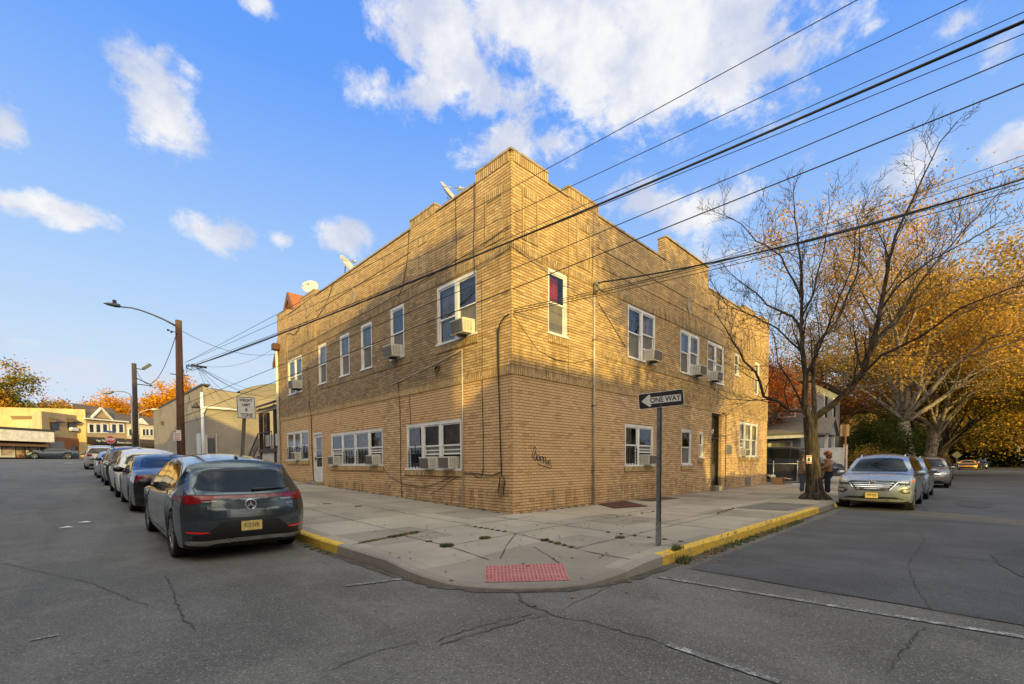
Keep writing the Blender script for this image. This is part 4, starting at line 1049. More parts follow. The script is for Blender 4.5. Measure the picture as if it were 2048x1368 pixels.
def plate(car, parent, side, z, txt, y=0, w=.305, h=.152, tilt=0.):
    sg = -1 if side == 'R' else 1
    p = max((car.cast(side, y + dy, z + dz, .012) for dy in (-w / 2, 0, w / 2) for dz in (-h / 2, h / 2)), key=lambda v: v.x * sg)
    ax = Vector((0, -1, 0)) if side == 'R' else Vector((0, 1, 0)); up = Vector((0, 0, 1)); c = Vector((p.x, y, z))
    mb = MB(); mb.obox(c, ax, up, ax.cross(up), w / 2 + .006, h / 2 + .006, .006); o = mb.build('number_plate', M_TRIM, parent)
    mb = MB(); f = c + ax.cross(up) * .0085; mb.quad(*[f + ax * a + up * b for a, b in ((-w / 2, -h / 2), (w / 2, -h / 2), (w / 2, h / 2), (-w / 2, h / 2))]); mb.build('plate_face', M_PLATE, o)
    if txt:
        mb = MB(); text_mesh(txt, .098, frame_M(f + ax.cross(up) * .0015 + up * .002, ax, up), mb, sx=.64, bold=.0015)
        mb.build('plate_number', M_PLTXT, o)
    return o
def rect(u0, u1, v0, v1): return [(u0, v0), (u1, v0), (u1, v1), (u0, v1)]
def rnd(poly, r=.05, n=4):
    """round the corners of a 2-D outline"""
    out = []; k = len(poly)
    for i in range(k):
        a, b, c = Vector(poly[i - 1]), Vector(poly[i]), Vector(poly[(i + 1) % k])
        ra = min(r, (a - b).length * .45, (c - b).length * .45)
        p, q_ = b + (a - b).normalized() * ra, b + (c - b).normalized() * ra
        for j in range(n + 1):
            t = j / n; out.append(tuple(p * (1 - t) ** 2 + b * 2 * t * (1 - t) + q_ * t * t))
    return out
def sym(h): return h + [(-u, v) for u, v in h[::-1]]     # mirror an open half outline (u > 0) about u = 0
STY = {
 'suv': dict(L=4.62, W=1.86, H=1.66, fo=.90, wb=2.72, R=.355,
   top=[(-2.31, 1.52), (-1.9, 1.585), (-1.2, 1.635), (-.3, 1.66), (.25, 1.62), (.55, 1.53), (1.22, 1.09), (1.7, 1.03), (2.1, .96), (2.31, .86)],
   belt=[(-2.31, 1.06), (-1.4, 1.06), (0, 1.0), (1.2, .98), (1.9, .90), (2.31, .78)],
   front=[(.2, .14), (.35, .04), (.55, 0), (.7, .03), (.82, .12), (.95, .28)], rear=[(.2, .12), (.4, .02), (.62, 0), (.85, .05), (1.02, .10), (1.12, .17), (1.3, .30), (1.52, .40)]),
 'sedan': dict(L=4.75, W=1.83, H=1.46, fo=.90, wb=2.80, R=.33,
   top=[(-2.375, .98), (-2.0, 1.06), (-1.7, 1.09), (-1.0, 1.34), (-.55, 1.44), (-.1, 1.46), (.3, 1.41), (1.1, 1.0), (1.6, .95), (2.1, .86), (2.375, .74)],
   belt=[(-2.375, .92), (-1.6, .98), (0, .93), (1.1, .90), (1.9, .82), (2.375, .68)], sill=[(-9, .2), (9, .2)],
   front=[(.2, .10), (.4, .0), (.55, .02), (.68, .10), (.8, .22)], rear=[(.2, .12), (.45, .0), (.7, .02), (.9, .06), (1.1, .14)]),
 'van': dict(L=5.1, W=1.98, H=1.74, fo=.98, wb=3.0, R=.345,
   top=[(-2.55, 1.62), (-2.1, 1.69), (-1.2, 1.74), (-.2, 1.73), (.4, 1.66), (.8, 1.52), (1.55, 1.10), (1.9, 1.02), (2.3, .9), (2.55, .78)],
   belt=[(-2.55, 1.04), (-1, 1.04), (.6, 1.0), (1.5, .96), (2.1, .86), (2.55, .72)], tumble=.30,
   front=[(.2, .12), (.4, .02), (.55, 0), (.7, .08), (.85, .22)], rear=[(.2, .12), (.4, .02), (.65, 0), (.95, .04), (1.15, .08), (1.62, .26)])}
def basics(C, t, m, side, rim=None, spokes=5, mir=(1.0, 1.0), mm=None, trim=True, pillars=None):
    """body, panes, wheels and mirrors; side = outline of the side glass, pillars = x of the pillar gaps"""
    b = C.body(t, m)
    xs = [p[0] for p in side]; cuts = [min(xs)] + (pillars or []) + [max(xs)]
    for sd_ in 'SP':
        for x0, x1 in zip(cuts[:-1], cuts[1:]):
            # clip the outline to one pane
            bm = bmesh.new(); bm.faces.new([bm.verts.new((u, v, 0)) for u, v in side])
            for c, nn in ((x0 + (.022 if x0 != cuts[0] else 0), -1), (x1 - (.022 if x1 != cuts[-1] else 0), 1)):
                bmesh.ops.bisect_plane(bm, geom=bm.verts[:] + bm.edges[:] + bm.faces[:], plane_co=(c, 0, 0), plane_no=(nn, 0, 0), clear_outer=True)
            ps = [[(v.co.x, v.co.y) for v in f.verts] for f in bm.faces]; bm.free()
            C.part('side_window', M_CGLASS, t, [(sd_, p, .006) for p in ps])
        mb = MB(); C.decal(mb, sd_, [(side_c(side, p)) for p in side], .0035); mb.build('window_surround', M_TRIM, t, fix=True)
    for x in (C.xf, C.xr):
        for sg in (1, -1): wheel(t, x, sg * (C.W / 2 - .135), C.R, .235, rim, spokes)
    mirror_pair(C, t, mm or m, *mir)
    # door and panel gaps
    return b
def side_c(side, p):
    cx_ = sum(q[0] for q in side) / len(side); cz_ = sum(q[1] for q in side) / len(side)
    d = Vector((p[0] - cx_, p[1] - cz_)); L = d.length
    return tuple(Vector((cx_, cz_)) + d * (1 + .035 / L))
def place(t, x, y, heading, sc, z=None, pitch=True):
    t.location = (x, y, road_z(x, y) if z is None else z); t.scale = (sc[0], sc[1], sc[2])
    p = -math.atan(.03) if (pitch and y > 1 and abs(heading - pi / 2) < .3) else 0
    t.rotation_euler = (0, p, heading)
GL = 'vehicles parked along the left street'; GR = 'vehicles parked along the right street'
# --- dark grey electric SUV nearest the camera
P = dict(L=4.86, W=1.94, H=1.69, fo=.87, wb=3.03, R=.378, rndr=.30, tumble=.43, mid=.66,
  top=[(-2.43, 1.47), (-2.0, 1.56), (-1.3, 1.645), (-.5, 1.69), (.1, 1.67), (.6, 1.57), (1.45, 1.12), (1.9, 1.03), (2.2, .95), (2.43, .84)],
  belt=[(-2.43, 1.06), (-1.6, 1.09), (-.8, 1.06), (0, 1.02), (1.4, .98), (2.0, .92), (2.43, .78)],
  front=[(.2, .12), (.4, .02), (.55, 0), (.7, .04), (.9, .2)],
  rear=[(.2, .22), (.30, .10), (.42, .03), (.60, 0), (.80, .015), (.92, .05), (1.04, .085), (1.10, .15), (1.25, .35), (1.47, .60)])
C = Car(P, 110, 10); t = thing('parked_suv', 'dark grey electric SUV seen from behind beside the yellow kerb, nearest the camera', 'car', group=GL)
m = paint('graphite_metallic_paint', (.060, .084, .104), .62, .12)
side = rnd([(-1.72, 1.16), (-1.66, 1.33), (-1.25, 1.50), (-.5, 1.58), (.1, 1.565), (.62, 1.46), (1.22, 1.08), (.2, 1.07), (-1.0, 1.10)], .09)
basics(C, t, m, side, M_RIM, 5, (1.0, 1.02), M_TRIM, pillars=[-1.12, -.12, .78])
mb = MB()
for sd_ in 'SP':
    C.strip(mb, sd_, [(1.2, 1.065), (.2, 1.05), (-1.0, 1.08), (-1.70, 1.14), (-1.72, 1.2), (-1.66, 1.35), (-1.25, 1.53), (-.5, 1.605), (.1, 1.59), (.6, 1.49)], .022, .008)
mb.build('chrome_window_trim', M_CHROME, t)
for sd_ in 'SP': C.part('quarter_panel_window', M_CGLASS, t, [(sd_, rnd([(-1.80, 1.18), (-1.93, 1.26), (-1.90, 1.36), (-1.73, 1.42), (-1.74, 1.3)], .05), .006)])
hw_ = sym(rnd([(.0, 1.425), (.46, 1.42), (.60, 1.37), (.70, 1.17), (.66, 1.13), (.35, 1.098), (0, 1.092)], .05)[3:-3])
glass = sym([(0.001, 1.44), (.45, 1.435), (.56, 1.415), (.63, 1.36), (.715, 1.175), (.69, 1.145), (.36, 1.105), (0.001, 1.095)])
C.part('rear_window', M_CGLASS, t, [('R', glass, .007, .05)])
C.part('roof_spoiler_strip', M_TRIM, t, [('R', sym([(.001, 1.452), (.44, 1.447), (.58, 1.42), (.56, 1.40), (.45, 1.415), (.001, 1.42)]), .012)])
wp = MB(); wp.smooth = True
wp.tube([C.cast('R', y, z, .03) for y, z in ((-.05, 1.125), (-.2, 1.13), (-.42, 1.135), (-.60, 1.13))], [.030, .026, .014, .008], 6); wp.build('rear_wiper', M_TRIM, t)
C.part('tail_lamp', M_RED, t, [('R', [(.50, 1.005), (.60, .962), (.80, .925), (.93, .94), (.955, 1.0), (.93, 1.052), (.80, 1.064), (.5, 1.052)], .008, .04)], 'red tail lamp at the left end of the light bar')
C.part('tail_lamp', M_RED, t, [('R', [(-u, v) for u, v in [(.50, 1.005), (.60, .962), (.80, .925), (.93, .94), (.955, 1.0), (.93, 1.052), (.80, 1.064), (.5, 1.052)]], .008, .04)], 'red tail lamp at the right end of the light bar')
C.part('light_bar', mat('dark_red_light_bar', (.15, .010, .016), .12, coat=.6), t, [('R', sym([(.001, 1.05), (.5, 1.052), (.50, 1.003), (.30, 1.002), (.001, 1.006)]), .007, .05)])
C.part('light_bar_gap', M_TRIM, t, [('strip', 'R', [(-.94, 1.075), (-.5, 1.062), (0, 1.056), (.5, 1.062), (.94, 1.075)], .012, .009)])
for sg in (1, -1): C.part('reversing_lamp', M_LENS, t, [('R', [(sg * u, v) for u, v in rect(.47, .66, .955, .975)], .010)])
mb = MB()
for sg in (1, -1): C.strip(mb, 'R', [(sg * .54, 1.42), (sg * .735, 1.16), (sg * .72, 1.08), (sg * .70, .92), (sg * .70, .80), (sg * .66, .735), (sg * .55, .70)], .016, .006)
C.strip(mb, 'R', [(-.55, .70), (0, .69), (.55, .70)], .016, .006)
for sd_ in 'SP':
    for x in (-1.02, -.06): C.strip(mb, sd_, [(x, 1.06), (x - .01, .7), (x, .36)], .009, .003)
    C.strip(mb, sd_, [(.98, 1.0), (1.02, .7), (.98, .4)], .009, .003)
mb.build('panel_gap', M_PLTXT, t)
C.part('bumper_insert', M_TRIM, t, [('R', sym([(.001, .665), (.36, .66), (.44, .625), (.62, .47), (.78, .445), (.80, .37), (.3, .345), (.001, .34)]), .005, .05)])
C.part('rear_reflector', M_REDL, t, [('R', [(.56, .478), (.60, .498), (.86, .515), (.86, .492), (.70, .474)], .012)]); C.part('rear_reflector', M_REDL, t, [('R', [(-.56, .478), (-.60, .498), (-.86, .515), (-.86, .492), (-.70, .474)], .012)])
C.part('skid_plate', M_SILVERP, t, [('R', sym([(.001, .375), (.30, .375), (.62, .355), (.86, .36), (.90, .335), (.82, .285), (.60, .262), (.46, .300), (.001, .305)]), .016, .05)])
C.part('lower_bumper', M_TRIM, t, [('R', sym([(.001, .30), (.46, .295), (.60, .255), (.8, .27), (.8, .225), (.001, .225)]), .006)])
plate(C, t, 'R', .565, 'R12\u00b7SVK')
pf = MB(); pc = C.cast('R', 0, .478, .016); text_mesh('RAY CATENA   UNION, NJ', .028, frame_M((pc.x - .004, 0, .4775), (0, -1, 0), (0, 0, 1)), pf, sx=.8); pf.build('plate_frame_lettering', M_CHROME, t)
M_BADGE = mat('badge_chrome', (.85, .85, .86), .2, .9, var=.04)
mb = MB(); bc = C.cast('R', 0, .90, .010); Mb = Matrix.Translation((bc.x, 0, .90)) @ Matrix.Rotation(-pi / 2, 4, 'Y')
mb.smooth = True; mb.lathe([(.072, 0), (.072, .012), (.086, .012), (.086, 0)], 28, Mb)
mb.smooth = False
for k in range(3):
    a = pi / 2 + 2 * pi * k / 3; d = Vector((0, cos(a), sin(a))); n_ = Vector((0, -sin(a), cos(a))); c0 = Vector((bc.x - .010, 0, .90))
    mb.poly([c0 - n_ * .014, c0 + d * .076, c0 + n_ * .014])
mb.build('star_badge', M_BADGE, t)
mb = MB()
def rear_text(txt, size, y, z):
    c = C.cast('R', y, z, .006); e = C.cast('R', y - .1, z, .006); text_mesh(txt, size, frame_M(c, (e - c), (0, 0, 1)), mb, bold=.002)
rear_text('EQE 350', .062, .49, .873); rear_text('4MATIC', .042, -.62, .887); mb.build('model_lettering', M_BADGE, t)
mb = MB()
for y, z in ((.74, .62), (.36, .64), (-.36, .64), (-.74, .62)): mb.sphere(C.cast('R', y, z, 0), .018, 8, 6, (.5, 1, 1))
mb.build('parking_sensor', M_TRIM, t)
for sd_ in 'SP': C.part('sill_trim', M_SILVERP, t, [(sd_, [(1.05, .335), (-1.05, .335), (-1.0, .30), (1.0, .30)], .006)]); C.part('sill', M_TRIM, t, [(sd_, [(1.08, .30), (-1.08, .30), (-1.06, .235), (1.06, .235)], .005)])
C.part('sunroof', M_CGLASS, t, [('T', rnd([(.45, .5), (-.35, .52), (-.35, -.52), (.45, -.5)], .06), .004)])
mb = MB(); mb.smooth = True; p = C.cast('T', -1.55, 0, 0); mb.sphere(p, .07, 10, 6, (1.6, .4, .8)); mb.build('aerial_fin', m, t)
mb = MB(); mb.smooth = False
for (x, y, w_, h_) in ((-1.05, -.34, .07, .12), (-1.02, -.52, .05, .22)): pass
place(t, -5.80, 2.02, pi / 2, (.965, .905, .925))
# --- generic rear-facing cars on the left street
def rear_car(label, style, mname, mcol, x, y, sc, lamps, win, side, pillars, rim=M_RIM, mir=(.95, .98), name='parked_car', cat='car', extra=None, txt=None, pz=.8, metal=.35, mm=None, up=None, group=GL, heading=pi / 2, z=None, gap=.012):
    P = dict(STY[style]); P.update(up or {})
    C = Car(P, 60, 8); t = thing(name, label, cat, group=group); m = paint(mname, mcol, metal)
    basics(C, t, m, side, rim, 5, mir, mm, pillars=pillars)
    C.part('rear_window', M_CGLASS, t, [('R', sym(win), .007)])
    for sg in (1, -1): C.part('tail_lamp', M_RED, t, [('R', [(sg * u, v) for u, v in lamps], .008, .05)])
    plate(C, t, 'R', pz, txt)
    P = C.P; zb = P['top'][0][1]
    C.part('lower_bumper', M_TRIM, t, [('R', sym([(.001, .42), (.7, .42), (.8, .32), (.001, .26)]), .006)])
    mb = MB()
    for sd_ in 'SP':
        for p in (pillars or []): C.strip(mb, sd_, [(p, interp(P['belt'], p)), (p - .01, .6), (p + .02, .34)], gap, .004)
    for sg in (1, -1): C.strip(mb, 'R', [(sg * .62, zb - .12), (sg * .66, .75), (sg * .6, .55), (sg * .5, .5)], gap, .004)
    C.strip(mb, 'R', [(-.5, .5), (.5, .5)], gap, .004)
    mb.build('panel_gap', M_PLTXT, t)
    if extra: extra(C, t, m)
    place(t, x, y, heading, sc, z)
    return C, t
SUVSIDE = rnd([(-1.95, 1.12), (-1.8, 1.30), (-1.2, 1.50), (-.3, 1.55), (.3, 1.50), (.55, 1.42), (1.12, 1.05), (.2, 1.07)], .06)
SEDSIDE = rnd([(-1.45, 1.02), (-1.05, 1.22), (-.55, 1.35), (-.1, 1.375), (.3, 1.33), (1.0, .98), (0, .99)], .06)
VANSIDE = rnd([(-2.2, 1.12), (-2.1, 1.45), (-1.9, 1.54), (-.2, 1.59), (.5, 1.52), (.85, 1.40), (1.45, 1.08), (.5, 1.07)], .06)
def lugg(C, t, m=M_CHROME):
    mb = MB(); mb.smooth = True
    for sg in (1, -1):
        pts = [C.cast('T', x, sg * .56, o) for x, o in ((.25, .0), (.15, .05), (-.6, .055), (-1.5, .05), (-1.6, 0))]; mb.tube(pts, .017, 6)
    mb.build('roof_rail', m, t)
SEDWIN = [(.001, 1.33), (.50, 1.30), (.60, 1.24), (.68, 1.12), (.5, 1.10), (.001, 1.10)]
rear_car('navy blue sedan parked between the dark grey SUV and the white SUV', 'sedan', 'blue_black_paint', (.016, .018, .024), -5.80, 8.62, (.93, .95, 1.02), [(.52, .86), (.60, .95), (.92, .98), (.92, .80), (.7, .76)], [(.001, 1.36), (.50, 1.34), (.58, 1.30), (.66, 1.13), (.5, 1.11), (.001, 1.11)], SEDSIDE, [-.62, .35], mir=(.85, .93))
rear_car('white SUV with slanted red tail lamps parked behind the navy sedan', 'suv', 'pearl_white_paint', (.72, .71, .68), -5.82, 13.2, (.97, .95, .98), [(.42, .93), (.62, .99), (.93, 1.06), (.93, .93), (.74, .86), (.66, .90)], [(.001, 1.46), (.46, 1.44), (.60, 1.36), (.70, 1.14), (.5, 1.10), (.001, 1.09)], SUVSIDE, [-1.2, -.3, .6], rim=M_RIMD, mir=(.95, 1.0), metal=.05)
rear_car('dark grey SUV with a black roof rack beyond the white SUV', 'suv', 'dark_slate_paint', (.045, .045, .047), -5.84, 19.3, (.95, .95, 1.02), [(.72, .92), (.76, 1.2), (.86, 1.2), (.93, .94)], [(.001, 1.46), (.46, 1.44), (.60, 1.36), (.68, 1.14), (.5, 1.10), (.001, 1.09)], SUVSIDE, [-1.2, -.3, .6], mir=(.95, 1.0), extra=lambda C, t, m: lugg(C, t, M_TRIM))
rear_car('low silver sedan half hidden between the dark SUV and the silver minivan', 'sedan', 'silver_paint', (.42, .42, .41), -5.92, 25.6, (.93, .94, .98), [(.52, .86), (.60, .95), (.92, .98), (.92, .80), (.7, .76)], SEDWIN, SEDSIDE, [-.62, .35], mir=(.85, .93), metal=.5)
rear_car('silver minivan with wide dark rear window, farthest of the left row', 'van', 'silver_paint', (.42, .42, .41), -6.05, 38.2, (1.0, .97, 1.0), [(.58, .98), (.60, 1.08), (.92, 1.14), (.94, .98), (.8, .94)], [(.001, 1.55), (.56, 1.53), (.70, 1.46), (.80, 1.17), (.6, 1.14), (.001, 1.13)], VANSIDE, [-1.1, .1, .95], mir=(1.2, 1.02), name='parked_minivan', cat='minivan', metal=.5)
# --- front-facing cars on the right street
def front_car(label, style, mname, mcol, x, y, sc, lamp, screen, side, pillars, grille, txt=None, pz=.42, rim=M_RIM, mir=(.95, .98), extra=None, metal=.45, name='parked_car', cat='car', up=None, heading=pi, group=GR, z=None, glow=None):
    P = dict(STY[style]); P.update(up or {})
    C = Car(P, 70, 8); t = thing(name, label, cat, group=group); m = paint(mname, mcol, metal)
    basics(C, t, m, side, rim, 5, mir, None, pillars=pillars)
    C.part('windscreen', M_CGLASS, t, [('F', sym(screen), .007)])
    for sg in (1, -1): C.part('headlamp', M_LENS, t, [('F', [(sg * u, v) for u, v in lamp], .008, .05)])
    if grille: C.part('grille', M_TRIM, t, [('F', sym(grille), .006)])
    C.part('lower_grille', M_TRIM, t, [('F', sym([(.001, .40), (.55, .40), (.72, .33), (.72, .25), (.001, .25)]), .006)])
    if txt is not None: plate(C, t, 'F', pz, txt)
    mb = MB(); P = C.P
    for sd_ in 'SP':
        for p in (pillars or []): C.strip(mb, sd_, [(p, interp(P['belt'], p)), (p - .01, .6), (p + .02, .34)], .012, .004)
    zh = interp(P['top'], C.L / 2)
    C.strip(mb, 'F', [(-.78, zh - .03), (-.5, zh - .01), (0, zh), (.5, zh - .01), (.78, zh - .03)], .012, .004)
    mb.build('panel_gap', M_PLTXT, t)
    if extra: extra(C, t, m)
    place(t, x, y, heading, sc, z, False)
    return C, t
def compact_extra(C, t, m):
    mb = MB()
    for k, z in enumerate((.795, .740, .688, .636)):
        w_ = .50 - .045 * k; C.strip(mb, 'F', [(-w_, z), (0, z - .004), (w_, z)], .017, .016)
    mb.build('grille_bar', M_CHROME, t)
    mb = MB(); C.strip(mb, 'F', [(-.62, .865), (-.40, .585), (.40, .585), (.62, .865)], .024, .014); mb.build('grille_surround', M_CHROME, t)
    for sg in (1, -1):
        C.part('fog_lamp', M_LENS, t, [('F', [(sg * .66, .60), (sg * .86, .63), (sg * .88, .56), (sg * .72, .535)], .012)])
        C.part('fog_lamp_recess', M_TRIM, t, [('F', [(sg * .60, .56), (sg * .68, .64), (sg * .90, .66), (sg * .92, .52), (sg * .72, .49)], .006)])
        C.part('indicator', M_AMBER, t, [('F', [(sg * .85, .87), (sg * .90, .885), (sg * .91, .83), (sg * .87, .82)], .013)])
    C.part('skid_plate', M_SILVERP, t, [('F', sym([(.001, .335), (.6, .345), (.80, .30), (.70, .265), (.001, .262)]), .014)])
    lugg(C, t)
    # oval badge with a slanted letter
    c = C.cast('F', 0, .80, .022); mb = MB()
    M = Matrix.Translation(c) @ Matrix.Rotation(pi / 2, 4, 'Y') @ Matrix.Diagonal((.55, 1, 1, 1)); mb.smooth = True
    mb.lathe([(.080, 0), (.080, .008), (.092, .008), (.092, 0)], 24, M); mb.smooth = False
    for a, b in (((-.035, -.035), (-.012, .035)), ((.012, -.035), (.035, .035)), ((-.03, -.006), (.03, .008))): mb.bar((c.x + .006, a[0], c.z + a[1]), (c.x + .006, b[0], c.z + b[1]), .014, .004, up=(1, 0, 0))
    mb.build('oval_badge', M_BADGE, t)
    C.part('windscreen_sticker', mat('inspection_sticker', (.5, .6, .65), .5), t, [('F', rect(.38, .48, 1.12, 1.145), .010)])
SCR = [(.001, 1.52), (.46, 1.50), (.55, 1.46), (.71, 1.13), (.68, 1.10), (.001, 1.10)]
front_car('silver SUV with chrome barred grille and yellow plate, first at the right kerb', 'suv', 'bright_silver_paint', (.28, .335, .41), 10.72, -5.86, (.97, .945, .985), [(.56, .845), (.72, .88), (.89, .90), (.90, .84), (.78, .79), (.62, .80)], SCR, SUVSIDE, [-1.2, -.3, .6], [(.001, .835), (.58, .845), (.42, .60), (.001, .60)], 'P93\u00b7VZV', .44, extra=compact_extra, mir=(.92, 1.0), metal=.5, name='parked_suv')
front_car('silver SUV almost hidden behind the first right-hand SUV', 'suv', 'grey_silver_paint', (.22, .26, .31), 15.9, -5.88, (.97, .945, .97), [(.56, .82), (.72, .88), (.89, .90), (.90, .82), (.7, .78)], SCR, SUVSIDE, [-1.2, -.3, .6], [(.001, .80), (.5, .80), (.42, .62), (.001, .62)], '', .44, mir=(.92, 1.0), extra=lambda C, t, m: lugg(C, t))
def bow_extra(C, t, m):
    mb = MB(); C.strip(mb, 'F', [(-.6, .74), (0, .735), (.6, .74)], .06, .014); mb.build('grille_bar', M_CHROME, t)
    c = C.cast('F', 0, .74, .03); mb = MB(); mb.obox(c, (0, 1, 0), (0, 0, 1), (1, 0, 0), .09, .018, .006); mb.obox(c, (0, 1, 0), (0, 0, 1), (1, 0, 0), .035, .032, .005); mb.build('cross_badge', mat('gold_badge', (.6, .42, .1), .35, .7), t)
    C.part('windscreen_sticker', MATS['inspection_sticker'], t, [('F', rect(.46, .56, 1.16, 1.18), .010)])
front_car('tan silver crossover with a broad chrome grille bar behind two silver SUVs', 'suv', 'champagne_paint', (.27, .255, .23), 25.9, -6.15, (.97, .96, .98), [(.52, .72), (.58, .86), (.84, .90), (.90, .80), (.78, .72)], SCR, SUVSIDE, [-1.2, -.3, .6], [(.001, .80), (.56, .80), (.52, .66), (.001, .66)], '', .44, mir=(.92, 1.0), extra=bow_extra)
front_car('dark brown SUV behind the tan crossover in the right row', 'suv', 'dark_brown_paint', (.035, .028, .026), 38.2, -5.95, (.97, .95, 1.04), [(.56, .82), (.72, .88), (.89, .90), (.90, .82), (.7, .78)], SCR, SUVSIDE, [-1.2, -.3, .6], [(.001, .80), (.5, .80), (.42, .62), (.001, .62)], '', .44, mir=(.92, 1.0))
LOW = dict(H=1.28, top=[(-2.375, .90), (-1.6, .98), (-1.0, 1.16), (-.4, 1.25), (0, 1.24), (.3, 1.18), (1.0, .88), (1.6, .80), (2.1, .70), (2.375, .58)], belt=[(-2.375, .84), (-1.6, .88), (0, .82), (1.1, .78), (1.9, .66), (2.375, .5)])
front_car('low yellow sports car far down the right street', 'sedan', 'yellow_paint', (.72, .33, .02), 88., -7.3, (1.02, 1.12, 1.2), [(.56, .52), (.62, .60), (.85, .62), (.85, .54)], [(.001, 1.17), (.5, 1.14), (.66, .9), (.001, .9)], rnd([(-1.2, .92), (-.5, 1.15), (.2, 1.12), (.9, .86)], .05), [-.3], [(.001, .40), (.6, .40), (.5, .28), (.001, .28)], None, up=LOW, metal=.1, mir=(.8, .86), name='parked_sports_car')
front_car('dark sedan just behind the yellow sports car', 'sedan', 'navy_paint', (.020, .028, .055), 96., -8.5, (1, 1.1, 1.12), [(.56, .62), (.62, .72), (.85, .74), (.85, .64)], [(.001, 1.37), (.5, 1.34), (.66, 1.02), (.001, 1.02)], SEDSIDE, [-.62, .35], [(.001, .6), (.5, .6), (.4, .45), (.001, .45)], None, mir=(.85, .93))
rear_car('red hatchback at the far right edge of the right street', 'suv', 'red_paint', (.36, .02, .02), 86., -14.6, (.95, 1.0, .92), [(.72, .92), (.76, 1.1), (.9, 1.08), (.93, .94)], [(.001, 1.46), (.46, 1.44), (.60, 1.36), (.68, 1.14), (.001, 1.09)], SUVSIDE, [-1.2, -.3, .6], heading=0, group=GR, metal=.1)
# --- navy minivan standing in the driveway, nose towards the street
front_car('navy minivan standing in the driveway behind the chain-link gate', 'van', 'deep_navy_paint', (.020, .025, .055), 23.4, -.22, (1.0, .97, 1.16), [(.60, .82), (.64, .92), (.88, .98), (.92, .86)], [(.001, 1.56), (.5, 1.53), (.62, 1.47), (.78, 1.14), (.001, 1.12)], VANSIDE, [-1.1, .1, .95], [(.001, .80), (.5, .80), (.42, .66), (.001, .66)], '', .5, heading=-pi / 2, mir=(1.2, 1.02), name='parked_minivan', cat='minivan', group=None, metal=.2, z=.16)
# --- dark blue sedan parked across the end of the left street, in front of the shops
front_car('dark blue sedan parked side-on in front of the white-canopied shop', 'sedan', 'midnight_blue_paint', (.02, .035, .085), -9.3, 73.4, (1.04, 1.0, 1.04), [(.56, .62), (.62, .72), (.88, .76), (.88, .64)], [(.001, 1.37), (.5, 1.34), (.66, 1.02), (.001, 1.02)], SEDSIDE, [-.62, .35], [(.001, .6), (.5, .6), (.4, .45), (.001, .45)], '', .5, heading=pi, mir=(.85, .93), group=None)
# ------------------------------------------------------------------ street furniture
M_POST = mat('galvanised_post', (.20, .21, .22), .5, .6, var=.25, scale=20)
M_SIGNW = mat('white_sign_face', (.62, .63, .62), .45, var=.08); M_SIGNK = mat('black_sign_face', (.014, .015, .018), .4); M_SIGNR = mat('red_sign_face', (.42, .016, .02), .45); M_SIGNB = mat('blue_sign_face', (.02, .10, .36), .5)
M_SIGNBACK = mat('aluminium_sign_back', (.30, .29, .27), .5, .6, var=.2)
def wood_mat(name, c):
    m, t = newmat(name); P = t.n('NewGeometry').outputs['Position']
    g = t.noise(t.vm('MULTIPLY', P, (22, 22, .9)), 1., 5, .6); b = t.noise(P, 1.1, 4)
    col = t.mix(t.ss(g, .35, .65), tuple(v * .45 for v in c), c); col = t.mix(t.ss(b, .45, .65, 0, .5), col, tuple(v * .5 for v in c))
    t.bsdf(col, .85, t.bump(g, .5, .01)); return m
M_POLE = wood_mat('brown_pole_timber', (.155, .078, .043)); M_GREYWOOD = wood_mat('grey_weathered_timber', (.16, .14, .10))
def sign_plate(mb, c, ax, up, w, h, r=.03, dpt=.004):
    ax, up = Vector(ax).normalized(), Vector(up).normalized(); n = ax.cross(up)
    P = rnd([(-w / 2, -h / 2), (w / 2, -h / 2), (w / 2, h / 2), (-w / 2, h / 2)], r)
    mb.prism([Vector(c) + ax * u + up * v for u, v in P], n * -dpt / 2, n * dpt / 2)
def flat(mb, c, ax, up, pts, off):
    ax, up = Vector(ax).normalized(), Vector(up).normalized(); n = ax.cross(up); mb.poly([Vector(c) + ax * u + up * v + n * off for u, v in pts])
# one way sign on its perforated post
pb = Vector((-1.45, -4.59, 0))
ow = thing('one_way_sign', 'black and white one way sign on a perforated steel post at the street corner', 'street sign', pb)
mb = MB(); hw2 = .028
for sx_, sy_ in ((-hw2, 0), (hw2, 0)): mb.box(pb.x + sx_ - .004, pb.x + sx_ + .004, pb.y - .02, pb.y + .028, -.02, 2.25)
mb.box(pb.x - hw2 + .0045, pb.x + hw2 - .0045, pb.y + .021, pb.y + .0279, -.02, 2.249)
for k in range(42):
    z = .06 + .05 * k; mb.box(pb.x - .007, pb.x + .007, pb.y + .012, pb.y + .0205, z, z + .018)
mb.build('post', M_POST, ow)
mb = MB(); mb.box(pb.x - .036, pb.x + .036, pb.y - .012, pb.y + .034, -.03, .36); mb.build('post_sleeve', mat('worn_steel_sleeve', (.30, .31, .32), .5, .5, var=.35, scale=25), ow)
L0, R0 = hit(1277, 804, D=7.02), hit(1368, 793.5, D=7.02)
axs = Vector((R0.x - L0.x, R0.y - L0.y, 0)); SW = axs.length * 1.0; axs.normalize()
axs = (Matrix.Rotation(radians(0), 4, 'Z') @ axs); tiltv = Vector((0, 0, (R0 - L0).z)); axt = (R0 - L0).normalized()
ups = Vector((0, 0, 1)); ups = (ups - axt * ups.dot(axt)).normalized(); sc_ = (L0 + R0) / 2; nrm = axt.cross(ups)
SH = SW / 2.72
mb = MB(); sign_plate(mb, sc_, axt, ups, SW, SH, .035); pl = mb.build('sign_panel', M_SIGNW, ow, fix=True)
